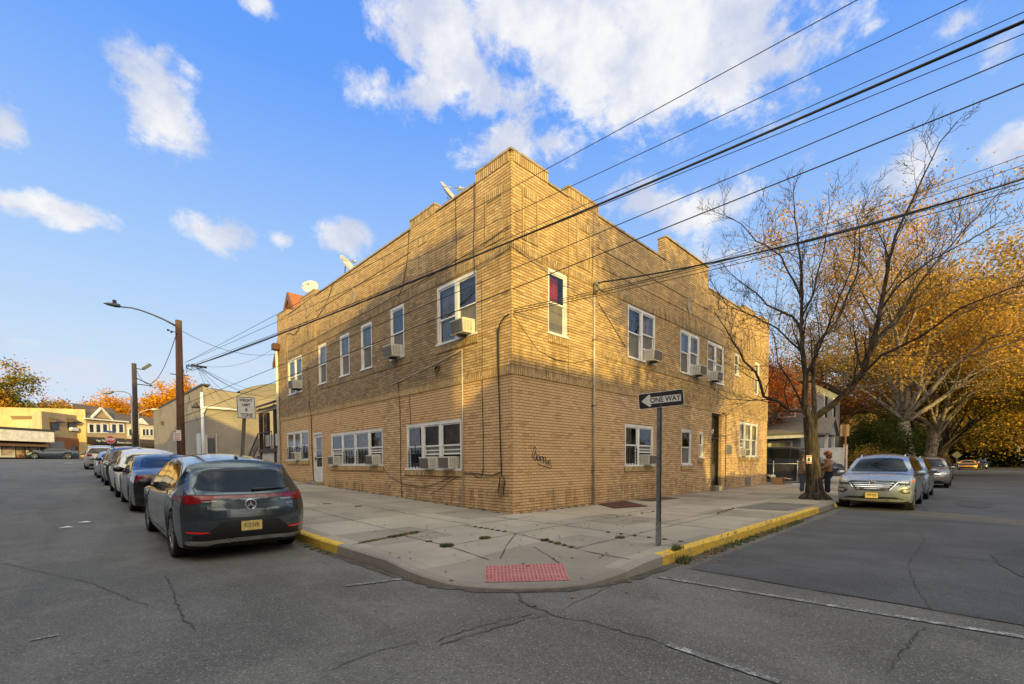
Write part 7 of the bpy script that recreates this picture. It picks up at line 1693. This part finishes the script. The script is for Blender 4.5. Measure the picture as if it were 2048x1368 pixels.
# white vinyl fence by the driveway
vf = thing('vinyl_fence', 'white vinyl fence panel with square capped post beyond the minivan', 'fence', (26, -2.5, 0)); VX = 25.9
ya, yb_ = hit(1640, 900, X=VX).y, hit(1687, 900, X=VX).y; zt = hit(1685, 895, X=VX).z
mb = MB(); n = 14
for k in range(n):
    f0, f1_ = k / n, (k + .94) / n; mb.box(VX, VX + .04, yb_ + (ya - yb_) * f0, yb_ + (ya - yb_) * f1_, .05, zt - .08)
mb.build('panel', M_WHITE, vf); mb = MB(); mb.box(VX - .02, VX + .06, yb_, ya, zt - .079, zt + .0); mb.build('top_rail', M_WHITE, vf)
mb = MB(); mb.box(VX - .07, VX + .11, yb_ - .19, yb_ - .005, 0, zt + .12); mb.box(VX - .09, VX + .13, yb_ - .21, yb_ + .01, zt + .121, zt + .17); mb.build('post', M_WHITE, vf)
# ------------------------------------------------------------------ unseen houses added across the streets, placed and sized to shade the corner
def shade_house(label, x0, x1, y0, y1, h, col, roof, facing, flat_=False, name='house'):
    t = thing(name, label, 'house', ((x0 + x1) / 2, (y0 + y1) / 2, -.15)); mb = MB(); mb.box(x0, x1, y0, y1, -.2, h); mb.build('wall', wall_mat('wall_' + name + str(len(MATS)) if 0 else 'house_wall_%d' % int(col[0] * 1000 + x0), col, .15, siding=True), t)
    mb = MB()
    if flat_: mb.box(x0 - .2, x1 + .2, y0 - .2, y1 + .2, h + .002, h + .25)
    else: mb.prism([(x0 - .5, y0 - .5, h), (x0 - .5, y1 + .5, h), (x0 - .5, (y0 + y1) / 2, h + roof)], (0, 0, 0), (x1 - x0 + 1, 0, 0))
    mb.build('roof', MATS['dark_shingle'], t, fix=True)
    nn = max(2, int((x1 - x0) / 2.6)); fl = max(1, int(h / 3))
    for k in range(nn):
        for j in range(fl):
            c = x0 + (x1 - x0) * (k + .5) / nn; z = .9 + 2.9 * j; mb = MB(); mb.box(c - .55, c + .55, y1 + .002, y1 + .07, z, z + 1.6); w_ = mb.build('window', M_WHITE, t); mb = MB(); mb.box(c - .45, c + .45, y1 + .071, y1 + .085, z + .1, z + 1.5); mb.build('pane', M_DGLASS, w_)
shade_house('unseen tall pale apartment house across the right street, shaped to shade the left wall', -60, -12.7, -22.3, -20, 12.6, (.42, .36, .28), 0, 0, True)
shade_house('unseen rear wing of the pale apartment house across the right street, cut back to shape its shadow', -60, -18.5, -33, -22.35, 12.0, (.40, .34, .26), 0, 0, True)
shade_house('unseen cream gabled house across the right street, sized to shade the lower storey', -12.68, -4.2, -30, -21, 6.4, (.50, .44, .33), 3.0, 0)
shade_house('unseen brown flat-roofed garage across the right street, sized for its shadow', 2.4, 14.18, -30, -20, 4.7, (.28, .2, .13), 0, 0, True)
shade_house('unseen grey two-storey house across the right street, sized to shade the house and cars opposite', 14.2, 27.5, -32, -21, 8.4, (.40, .40, .40), 3.2, 0)
shade_house('unseen ochre two-storey house across the right street, added to shade the far road', 27.55, 44, -32, -22, 7.0, (.44, .36, .2), 2.6, 0)
shade_house('unseen long brick terrace on the far side of the left street, added to shade the road', -32, -18, -12, 14, 12.5, (.30, .17, .11), 0, 0, True)
shade_house('unseen pale stucco terrace on the far side of the left street, added to shade the road', -32, -18, 15, 32, 11., (.5, .46, .4), 0, 0, True)
# ------------------------------------------------------------------ trees
def bark_mat(name, c1, c2, scale=6., patch=False):
    m, t = newmat(name); P = t.n('NewGeometry').outputs['Position']
    if patch:
        n = t.noise(P, scale, 4, .6, .6); col = t.ramp(n, [(.38, c1), (.48, c2), (.55, tuple(v * 1.25 for v in c2)), (.62, c1)]); h = n
    else:
        n = t.noise(t.vm('MULTIPLY', P, (14, 14, 2.2)), 1., 5, .65); b = t.noise(P, 1.7, 4); col = t.mix(t.ss(n, .38, .62), c1, c2); col = t.mix(t.ss(b, .5, .7, 0, .4), col, (c2[0] * .7, c2[1] * .8, c2[2] * .6)); h = n
    t.bsdf(col, .9, t.bump(h, .9, .03), Specular_IOR_Level=.2); return m
M_BARK = bark_mat('grey_brown_bark', (.024, .018, .014), (.092, .072, .055))
M_SYC = bark_mat('mottled_plane_bark', (.115, .085, .06), (.27, .23, .18), 3.2, True)
def leaf_mat(name, stops, scale=.35, tr=.35):
    m, t = newmat(name); g = t.n('NewGeometry'); P = g.outputs['Position']
    a = t.noise(P, scale, 4, .6); r = g.outputs['Random Per Island']; f = t.m('ADD', t.m('MULTIPLY', a, .75), t.m('MULTIPLY', r, .25))
    col = t.ramp(f, stops); k = t.ss(t.m('FRACT', t.m('MULTIPLY', r, 7.31)), 0, 1, .62, 1.25); col = t.mix(1., col, t.xyz(k, k, k), 'MULTIPLY')
    d = t.n('BsdfDiffuse', {'Color': col}); tl = t.n('BsdfTranslucent', {'Color': col}); t.out(t.n('MixShader', {0: tr, 1: d, 2: tl})); return m
class Tree:
    def __init__(s, seed): s.r = random.Random(seed); s.mb = MB(); s.mb.smooth = True; s.tips = []
    def limb(s, pts, r0, r1, n=8): 
        k = len(pts); s.mb.tube(pts, [r0 + (r1 - r0) * (i / (k - 1)) ** .8 for i in range(k)], n, False)
    def grow(s, p, d, L, r, lev, maxlev, up=.18, wig=.22, kids=5, spread=.75, minr=.006, n=None):
        R = s.r; seg = max(3, int(L / .35) if lev < 2 else 4); seg = min(seg, 7); pts = [p.copy()]; q = p.copy(); dd = d.normalized(); ds = []
        for i in range(seg):
            dd = (dd + Vector((R.gauss(0, wig), R.gauss(0, wig), R.gauss(0, wig) + up)) * .42).normalized(); q = q + dd * (L / seg); pts.append(q.copy()); ds.append(dd.copy())
        s.mb.tube(pts, [max(minr * .45, r * (1 - .78 * i / seg)) for i in range(seg + 1)], n or (7 if r > .06 else 5 if r > .025 else 4 if r > .012 else 3), False)
        if lev >= maxlev: s.tips.append((pts[-1], dd)); s.tips.append((pts[seg // 2], dd)); return
        for k in range(kids):
            f = .22 + .76 * (k + R.random() * .8) / kids; i = min(seg - 1, int(f * seg)); b = pts[i].lerp(pts[i + 1], f * seg - i); ax = ds[i]
            per = ax.cross(Vector((R.gauss(0, 1), R.gauss(0, 1), R.gauss(0, 1)))).normalized(); nd = (ax * (1 - spread * .55) + per * spread + Vector((0, 0, .12))).normalized()
            s.grow(b, nd, L * (.62 - .22 * f) * R.uniform(.75, 1.25), max(minr, r * (.50 - .15 * f)), lev + 1, maxlev, up, wig, max(2, kids - 1), spread, minr)
import numpy as np
def leaf_object(name, m, parent, seed, pts, n, rad, size, squash=.75):
    R = np.random.default_rng(seed); P = np.array([tuple(p) for p in pts]); off = np.array(tuple(parent.location))
    # clumps: some twigs carry far more leaves than others
    w = R.random(len(P)) ** 3. + .02; idx = R.choice(len(P), n, p=w / w.sum())
    c = P[idx] + R.normal(0, 1, (n, 3)) * np.array([rad, rad, rad * squash]) * (R.random((n, 1)) ** .5 + .15) - off
    a = R.normal(0, 1, (n, 3)) * np.array([1, 1, .7]); a /= np.linalg.norm(a, axis=1)[:, None]; b = np.cross(a, R.normal(0, 1, (n, 3))); b /= np.linalg.norm(b, axis=1)[:, None]
    s = (size * R.uniform(.55, 1.3, n))[:, None]; V = np.stack([c - a * s, c + b * s * .6, c + a * s, c - b * s * .6], 1).reshape(-1, 3)
    me = bpy.data.meshes.new(name); me.vertices.add(4 * n); me.loops.add(4 * n); me.polygons.add(n)
    me.vertices.foreach_set('co', V.ravel()); me.loops.foreach_set('vertex_index', np.arange(4 * n, dtype=np.int32)); me.polygons.foreach_set('loop_start', np.arange(0, 4 * n, 4, dtype=np.int32)); me.polygons.foreach_set('loop_total', np.full(n, 4, dtype=np.int32))
    me.materials.append(m); me.update(calc_edges=True); o = bpy.data.objects.new(name, me); COL.objects.link(o); o.parent = parent; return o
# --- bare street tree in front of the building
TB = hit(1630, 998, Z=0.); TD = (Vector((TB.x, TB.y)) - Vector((CAM.x, CAM.y))).length
bt = thing('street_tree', 'large bare street tree growing from the pavement in front of the brick building', 'tree', (TB.x, TB.y, 0)); T = Tree(11)
hd = Vector((TB.x - CAM.x, TB.y - CAM.y, 0)).normalized()
def tpt(px, py, dep=0.): p = hit(px, py, D=TD); return p + hd * dep
def path(*ps):
    out = []
    for a, b in zip(ps[:-1], ps[1:]):
        A, B = tpt(*a), tpt(*b); k = max(1, int((B - A).length / .28))
        for i in range(k): out.append(A.lerp(B, i / k) + Vector((T.r.gauss(0, .012), T.r.gauss(0, .012), T.r.gauss(0, .012))))
    out.append(tpt(*ps[-1])); return out
tr_ = [tpt(1630, 1003), tpt(1629.5, 990), tpt(1628, 965), tpt(1626, 925), tpt(1623, 890), tpt(1621, 858), tpt(1621, 834)]
T.mb.tube(tr_, [.42, .30, .24, .215, .195, .20, .215], 14, False)
for k in range(6):
    a = k * 1.05 + .3; b = Vector((TB.x, TB.y, .26)); T.mb.tube([b, b + Vector((cos(a) * .25, sin(a) * .25, -.14)), b + Vector((cos(a) * .55, sin(a) * .55, -.30))], [.2, .12, .03], 7, False)
LIMBS = [([(1619, 838), (1604, 822), (1580, 820), (1559, 804), (1531, 795, -.3), (1522, 768, -.5), (1515, 750, -.6), (1494, 731, -.8), (1478, 700, -1.), (1440, 640, -1.2)], .12, .012),
 ([(1619, 838), (1606, 812), (1612, 751), (1606, 709), (1601, 658), (1606, 587), (1599, 503), (1590, 438), (1587, 367)], .165, .010),
 ([(1601, 655), (1585, 628, .3), (1531, 600, .6), (1507, 572, .8), (1461, 536, 1.), (1425, 495, 1.2)], .075, .008),
 ([(1604, 600), (1564, 521, -.4), (1517, 498, -.7), (1489, 470, -.9), (1428, 446, -1.2)], .06, .007),
 ([(1601, 640), (1624, 587, .3), (1648, 485, .6), (1660, 396, .8), (1658, 350, .9)], .065, .007),
 ([(1624, 836), (1629, 815), (1625, 728, .3), (1634, 681, .5), (1676, 625, .9), (1723, 513, 1.2), (1727, 447, 1.3), (1724, 400, 1.3), (1741, 350, 1.4)], .13, .009),
 ([(1626, 838), (1636, 829), (1662, 812), (1699, 779, -.3), (1723, 750, -.5), (1737, 709, -.6), (1755, 634, -.7), (1770, 541, -.8), (1784, 494, -.8), (1812, 433, -.9), (1835, 386, -1), (1861, 330, -1.1), (1893, 295, -1.2)], .185, .010),
 ([(1722, 752, -.5), (1756, 722, -.9), (1821, 695, -1.4), (1887, 653, -1.9), (1961, 632, -2.4), (2048, 622, -2.8)], .075, .008),
 ([(1740, 705, -.6), (1798, 630, .2), (1849, 550, .7), (1891, 494, 1.), (1947, 428, 1.3), (1985, 386, 1.5), (2048, 312, 1.8)], .10, .008),
 ([(1755, 634, -.7), (1790, 590, -1.2), (1840, 560, -1.6), (1900, 540, -2.), (1960, 505, -2.2)], .055, .007),
 ([(1612, 751), (1640, 700, -.6), (1668, 640, -1.2), (1700, 560, -1.6), (1705, 480, -1.8)], .075, .007),
 ([(1606, 709), (1560, 670, -.8), (1520, 655, -1.4), (1470, 640, -1.8), (1450, 610, -2.)], .06, .007),
 ([(1606, 812), (1585, 770, -.6), (1560, 735, -1.1), (1555, 690, -1.4), (1530, 650, -1.7)], .06, .007),
 ([(1699, 779, -.3), (1745, 770, .5), (1800, 745, 1.2), (1870, 735, 1.8), (1930, 700, 2.2)], .06, .007)]
for pts, r0, r1 in LIMBS:
    r0 *= .62; r1 *= .85; P_ = path(*pts); k = len(P_); T.limb(P_, r0, r1, 8 if r0 > .1 else 6); L = sum((P_[i + 1] - P_[i]).length for i in range(k - 1)); acc = 0; nxt = L * .22
    for i in range(k - 1):
        acc += (P_[i + 1] - P_[i]).length
        if acc > nxt:
            f = acc / L; d = (P_[i + 1] - P_[i]).normalized(); per = d.cross(Vector((T.r.gauss(0, 1), T.r.gauss(0, 1), T.r.gauss(0, .6)))).normalized()
            T.grow(P_[i].copy(), d * .75 + per * .75 + Vector((0, 0, .25)), (1.7 - .8 * f) * T.r.uniform(.6, 1.3), max(.009, (r0 + (r1 - r0) * f) * .40), 1, 3, .22, .26, 5, .72, .0066); nxt += max(.16, L * .026)
T.mb.build('trunk', M_BARK, bt)
fl_c = Vector((TB.x, TB.y, 0)) + (hit(1618, 919, D=TD) - tpt(1618, 919)) ; fp = hit(1618, 919, D=TD - .27)
axf = Vector((RGT.x, RGT.y, 0)).normalized(); nf = -hd
no = thing('tree_notice', 'small white and red paper notice fastened to the trunk of the bare street tree', 'notice', fp)
mb = MB(); mb.obox(fp, axf, Vector((0, 0, 1)), nf, .085, .135, .004); mb.build('sheet', M_SIGNW, no, fix=True)
mb = MB()
for v0, v1 in ((.085, .125), (-.125, -.09)): mb = MB(); mb.poly([fp + nf * .006 + axf * u + Vector((0, 0, v)) for u, v in rect(-.07, .07, v0, v1)]); mb.build('red_band', M_SIGNR, no)
mb = MB(); mb.poly([fp + nf * .006 + axf * u + Vector((0, 0, v)) for u, v in ((-.05, -.07), (.03, -.06), (.05, .0), (.02, .06), (-.03, .07), (-.045, .02))]); mb.build('dark_picture', M_BLACK, no)
# --- leafy trees: limbs first, then thousands of separate small leaves round the twigs
GOLD = [(.30, (.18, .16, .035)), (.42, (.46, .27, .05)), (.52, (.68, .39, .075)), (.64, (.78, .47, .11)), (.75, (.46, .24, .055))]
M_GOLD = leaf_mat('golden_plane_leaf', GOLD, .22)
M_OLIVE = leaf_mat('olive_gold_leaf', [(.32, (.10, .11, .025)), (.46, (.25, .185, .035)), (.58, (.46, .27, .045)), (.7, (.62, .34, .05))], .25)
M_ORANGE = leaf_mat('orange_leaf', [(.32, (.42, .17, .02)), (.5, (.70, .32, .025)), (.65, (.80, .42, .04)), (.75, (.45, .19, .03))], .3)
M_GRNORG = leaf_mat('green_orange_leaf', [(.36, (.10, .125, .02)), (.47, (.24, .20, .03)), (.55, (.56, .30, .035)), (.68, (.58, .23, .04))], .16)
M_REDL2 = leaf_mat('red_maple_leaf', [(.34, (.22, .055, .02)), (.5, (.40, .105, .03)), (.65, (.50, .19, .04))], .5)
M_GREENL = leaf_mat('dark_green_leaf', [(.34, (.018, .032, .010)), (.5, (.04, .06, .015)), (.65, (.10, .095, .02))], .5)
M_RUSS = leaf_mat('russet_leaf', [(.34, (.13, .055, .025)), (.5, (.22, .085, .035)), (.65, (.30, .14, .04))], .5)
def leafy(label, x, y, h, spread, m, bark, seed, nl, size, group, lean=(0, 0), tr=.5, fork=.28, maxlev=3, kids=5, rad=.9, nlimb=7, cat='tree', name='tree', up=.10, zb=None, hole=.0):
    t = thing(name, label, cat, (x, y, gz(x, y) if zb is None else zb), group=group); R = Tree(seed); b = Vector((x, y, (gz(x, y) if zb is None else zb) - .2)); top = b + Vector((lean[0], lean[1], h * fork))
    R.mb.tube([b, b + Vector((0, 0, .5)), b.lerp(top, .5), top], [tr * 1.35, tr * 1.02, tr * .9, tr * .8], 12, False)
    for k in range(nlimb):
        a = 2 * pi * (k + R.r.random() * .6) / nlimb; out = R.r.uniform(.45, 1.) if k else .1; d = Vector((cos(a) * out * spread, sin(a) * out * spread, h * (1 - fork) * R.r.uniform(.55, .95)))
        R.grow(top + Vector((0, 0, R.r.uniform(-.06, .05) * h)), d, d.length * .80, tr * R.r.uniform(.26, .42), 0, maxlev, up, .20, kids, .72, .012)
    # bring the grown tree to its measured height and spread
    tips = [p for p, d in R.tips]; zs = sorted(p.z for p in tips); sz = (h - rad * .6) / max(.1, zs[int(len(zs) * .985)] - b.z)
    rr = sorted(sqrt((p.x - x) ** 2 + (p.y - y) ** 2) for p in tips); sr = (spread - rad * .5) / max(.1, rr[int(len(rr) * .95)])
    def fit(p):
        dx, dy = p[0] - x, p[1] - y; q_ = sqrt(dx * dx + dy * dy); k = 1 + (sr - 1) * min(1, q_ / 2.5); return Vector((x + dx * k, y + dy * k, b.z + (p[2] - b.z) * sz))
    R.mb.v = [tuple(fit(v)) for v in R.mb.v]; R.mb.build('trunk', bark, t); leaf_object('crown', m, t, seed, [fit(p) for p in tips], nl, rad, size); return t
GS = 'tall golden plane trees along the right street'
leafy('nearest tall plane tree with pale mottled trunk and sparse golden leaves', 38.5, -4.5, 19.5, 12.5, M_GOLD, M_SYC, 5, 78000, .082, GS, (1.2, .6), .50, .24, 3, 6, .80, 9)
leafy('second plane tree, its mottled trunk just right of the nearest one', 50, -4.7, 19.5, 11, M_OLIVE, M_SYC, 6, 52000, .11, GS, (.8, -.6), .52, .25, 3, 6, .9, 8)
leafy('olive-gold tree overhanging the far end of the right street on its left side', 70, -4.5, 19, 12, M_OLIVE, M_BARK, 8, 42000, .15, GS, (0, -1), .5, .2, 3, 5, 1.3, 8)
leafy('golden tree on the far side of the right street, touching the right picture edge', 58, -20.5, 17.5, 11, M_GOLD, M_BARK, 9, 34000, .13, GS, (0, 1.), .5, .22, 3, 5, 1.2, 8)
leafy('distant olive tree closing the view down the right street', 112, -4, 18, 12, M_OLIVE, M_BARK, 10, 30000, .24, GS, (0, 0), .5, .14, 2, 6, 2.0, 9)
leafy('distant golden tree at the right edge closing the view down the street', 118, -20, 18, 13, M_GOLD, M_BARK, 13, 30000, .25, GS, (0, 0), .5, .14, 2, 6, 2.0, 9)
leafy('low olive tree filling the gap under the far golden crowns', 128, -13, 15, 12, M_OLIVE, M_BARK, 14, 26000, .24, GS, (0, 0), .4, .10, 2, 6, 1.8, 9)
leafy('dense olive-brown tree between the second plane tree and the far olive one', 60, -3.6, 15, 9, M_OLIVE, M_BARK, 61, 42000, .13, GS, (0, -1), .4, .16, 3, 5, 1.0, 9)
leafy('broad olive tree on the far pavement near the red hatchback', 92, -17.5, 18, 10, M_OLIVE, M_BARK, 62, 36000, .18, GS, (0, 0), .4, .12, 3, 5, 1.1, 9)
leafy('russet tree behind the yard beside the brown house', 41, 1.5, 9.5, 4.2, M_RUSS, M_BARK, 21, 12000, .075, None, (0, 0), .2, .2, 3, 4, .55, 7)
leafy('golden tree rising behind the grey house', 44, 16, 16, 8, M_GOLD, M_BARK, 22, 22000, .10, None, (0, 0), .35, .2, 3, 5, .9, 8)
leafy('bright red maple between the brick building and the grey house', 25.2, 2.2, 8.6, 4.0, M_REDL2, M_BARK, 23, 17000, .062, None, (0, 0), .14, .42, 3, 5, .5, 8)
leafy('sparse russet tree top showing over the brick parapet', 22, 24, 14.2, 3.2, M_RUSS, M_BARK, 24, 1500, .085, None, (0, 0), .18, .35, 3, 4, .5, 6)
leafy('green shrubby tree beside the white vinyl fence', 33.5, -3.3, 4.6, 2.2, M_GREENL, M_BARK, 25, 12000, .06, None, (0, 0), .1, .08, 2, 5, .45, 9, 'shrub', 'shrub')
leafy('dark green bushes at the foot of the plane trees', 36.5, -2.6, 3.4, 2.4, M_GREENL, M_BARK, 26, 12000, .06, None, (0, 0), .08, .06, 2, 5, .5, 9, 'shrub', 'shrub')
leafy('tall green shrub in front of the brown house', 42.5, -2.2, 5.5, 3.0, M_GREENL, M_BARK, 27, 14000, .075, None, (0, 0), .1, .08, 2, 5, .6, 9, 'shrub', 'shrub')
leafy('yellow-green bush behind the rusty sign post', 29.8, -2.9, 2.4, 1.3, M_OLIVE, M_BARK, 28, 6000, .045, None, (0, 0), .06, .06, 2, 5, .3, 9, 'shrub', 'shrub')
GT_ = 'autumn trees beyond the shops'
zf_ = gz(0, 80)
leafy('big green and orange tree at the left picture edge beyond the shops', -27, 112, 14, 8.5, M_GRNORG, M_BARK, 31, 46000, .22, GT_, (0, 0), .5, .12, 3, 5, 1.0, 9, zb=zf_)
leafy('green and orange tree with a pointed top, second from the left beyond the shops', -16.8, 110, 15.4, 6.5, M_GRNORG, M_BARK, 32, 40000, .21, GT_, (0, 0), .5, .12, 3, 5, .95, 9, zb=zf_)
leafy('darker green tree at the end of the left group beyond the tan block', -9.8, 114, 11, 4.5, M_GRNORG, M_BARK, 33, 24000, .20, GT_, (0, 0), .4, .12, 3, 4, .9, 8, zb=zf_)
leafy('dome-shaped bright orange tree behind the gabled block', -2.8, 122, 13, 7.5, M_ORANGE, M_BARK, 34, 44000, .20, GT_, (0, 0), .4, .10, 3, 5, .95, 10, zb=zf_, up=.0)
leafy('tall orange tree behind the poles, right of the evergreen', 8.8, 108, 16, 6.2, M_ORANGE, M_BARK, 35, 40000, .20, GT_, (0, 0), .45, .15, 3, 5, .85, 8, zb=zf_)
leafy('thin pinkish half-bare tree between the evergreen and the orange tree', 3.4, 112, 12, 3.2, M_RUSS, M_BARK, 36, 2600, .17, GT_, (0, 0), .3, .2, 3, 5, .7, 7, zb=zf_)
ev = thing('evergreen', 'small dark evergreen with tiered branches behind the white block', 'tree', (hit(248, 900, Y=98).x, 98, zf_), group=GT_); ex, et = hit(248, 900, Y=98).x, hit(248, 827, Y=98).z
mb = MB(); mb.tube([(ex, 98, zf_), (ex, 98, et)], [.25, .03], 7); mb.build('trunk', M_BARK, ev); mb = MB(); R_ = random.Random(5)
for k in range(15):
    f = k / 14.; z = et - .3 - f * 9.; rr = .35 + 2.3 * f
    for j in range(26):
        a = R_.uniform(0, 6.3); l = rr * R_.uniform(.6, 1.1); w = .30; p = Vector((ex, 98, z)); q_ = p + Vector((cos(a) * l, sin(a) * l, -.35 * l + .12)); n_ = Vector((-sin(a), cos(a), 0)) * w; mb.tri(p + n_ * .4, p - n_ * .4, q_); mb.tri(p.lerp(q_, .3) + n_, p.lerp(q_, .3) - n_, q_ + Vector((0, 0, -.3)))
mb.build('crown', M_GREENL, ev)
# --- street trees across the road, behind the viewer: unseen crowns dapple the walls, two added for shade
leafy('street tree across the right street opposite the double windows', 0.2, -18.6, 13.5, 4.4, M_OLIVE, M_BARK, 41, 15000, .10, None, (0, 0), .26, .28, 3, 5, .75, 8)
leafy('unseen tall tree added across the right street to dapple the upper right wall', -4.0, -19.2, 13.4, 2.1, M_OLIVE, M_BARK, 44, 6000, .10, None, (0, 0), .22, .58, 3, 4, .6, 7)
leafy('bare-topped street tree across the right street opposite the street door', 7.6, -17.2, 9.5, 3.0, M_OLIVE, M_BARK, 42, 160, .12, None, (0, 0), .19, .25, 3, 5, .6, 7)
leafy('unseen bushy tree added beside the apartment house to soften the shadow edge', -12.9, -18.4, 10.6, 1.9, M_OLIVE, M_BARK, 43, 7000, .10, None, (0, 0), .2, .22, 3, 4, .65, 7)
# far wood closing both streets: one uncountable mass
fw = bpy.data.objects.new('far_wood_place', None)
def far_wood(label, x0, x1, y0, y1, hgt, m, n, size, seed, zb):
    R = np.random.default_rng(seed); P = []
    for k in range(260):
        f = R.random(); x, y = x0 + (x1 - x0) * f, y0 + (y1 - y0) * f; P.append((x + R.normal(0, 3), y + R.normal(0, 3), zb + hgt * (R.random() ** .7) * (.75 + .25 * sin(f * 23.))))
    t = thing('far_wood', label, 'trees', ((x0 + x1) / 2, (y0 + y1) / 2, zb)); o = leaf_object('foliage', m, t, seed, P, n, 1.6, size); t['kind'] = 'stuff'; o['kind'] = 'stuff'; return t
far_wood('brown and gold far-off wood behind the end of the right street', 150, 150, -75, 45, 15, M_OLIVE, 60000, .42, 51, -.2)
far_wood('dark green thicket in front of the far-off wood at the end of the right street', 132, 132, -60, 30, 6, M_GREENL, 34000, .30, 52, -.2)
bpy.data.objects.remove(fw)
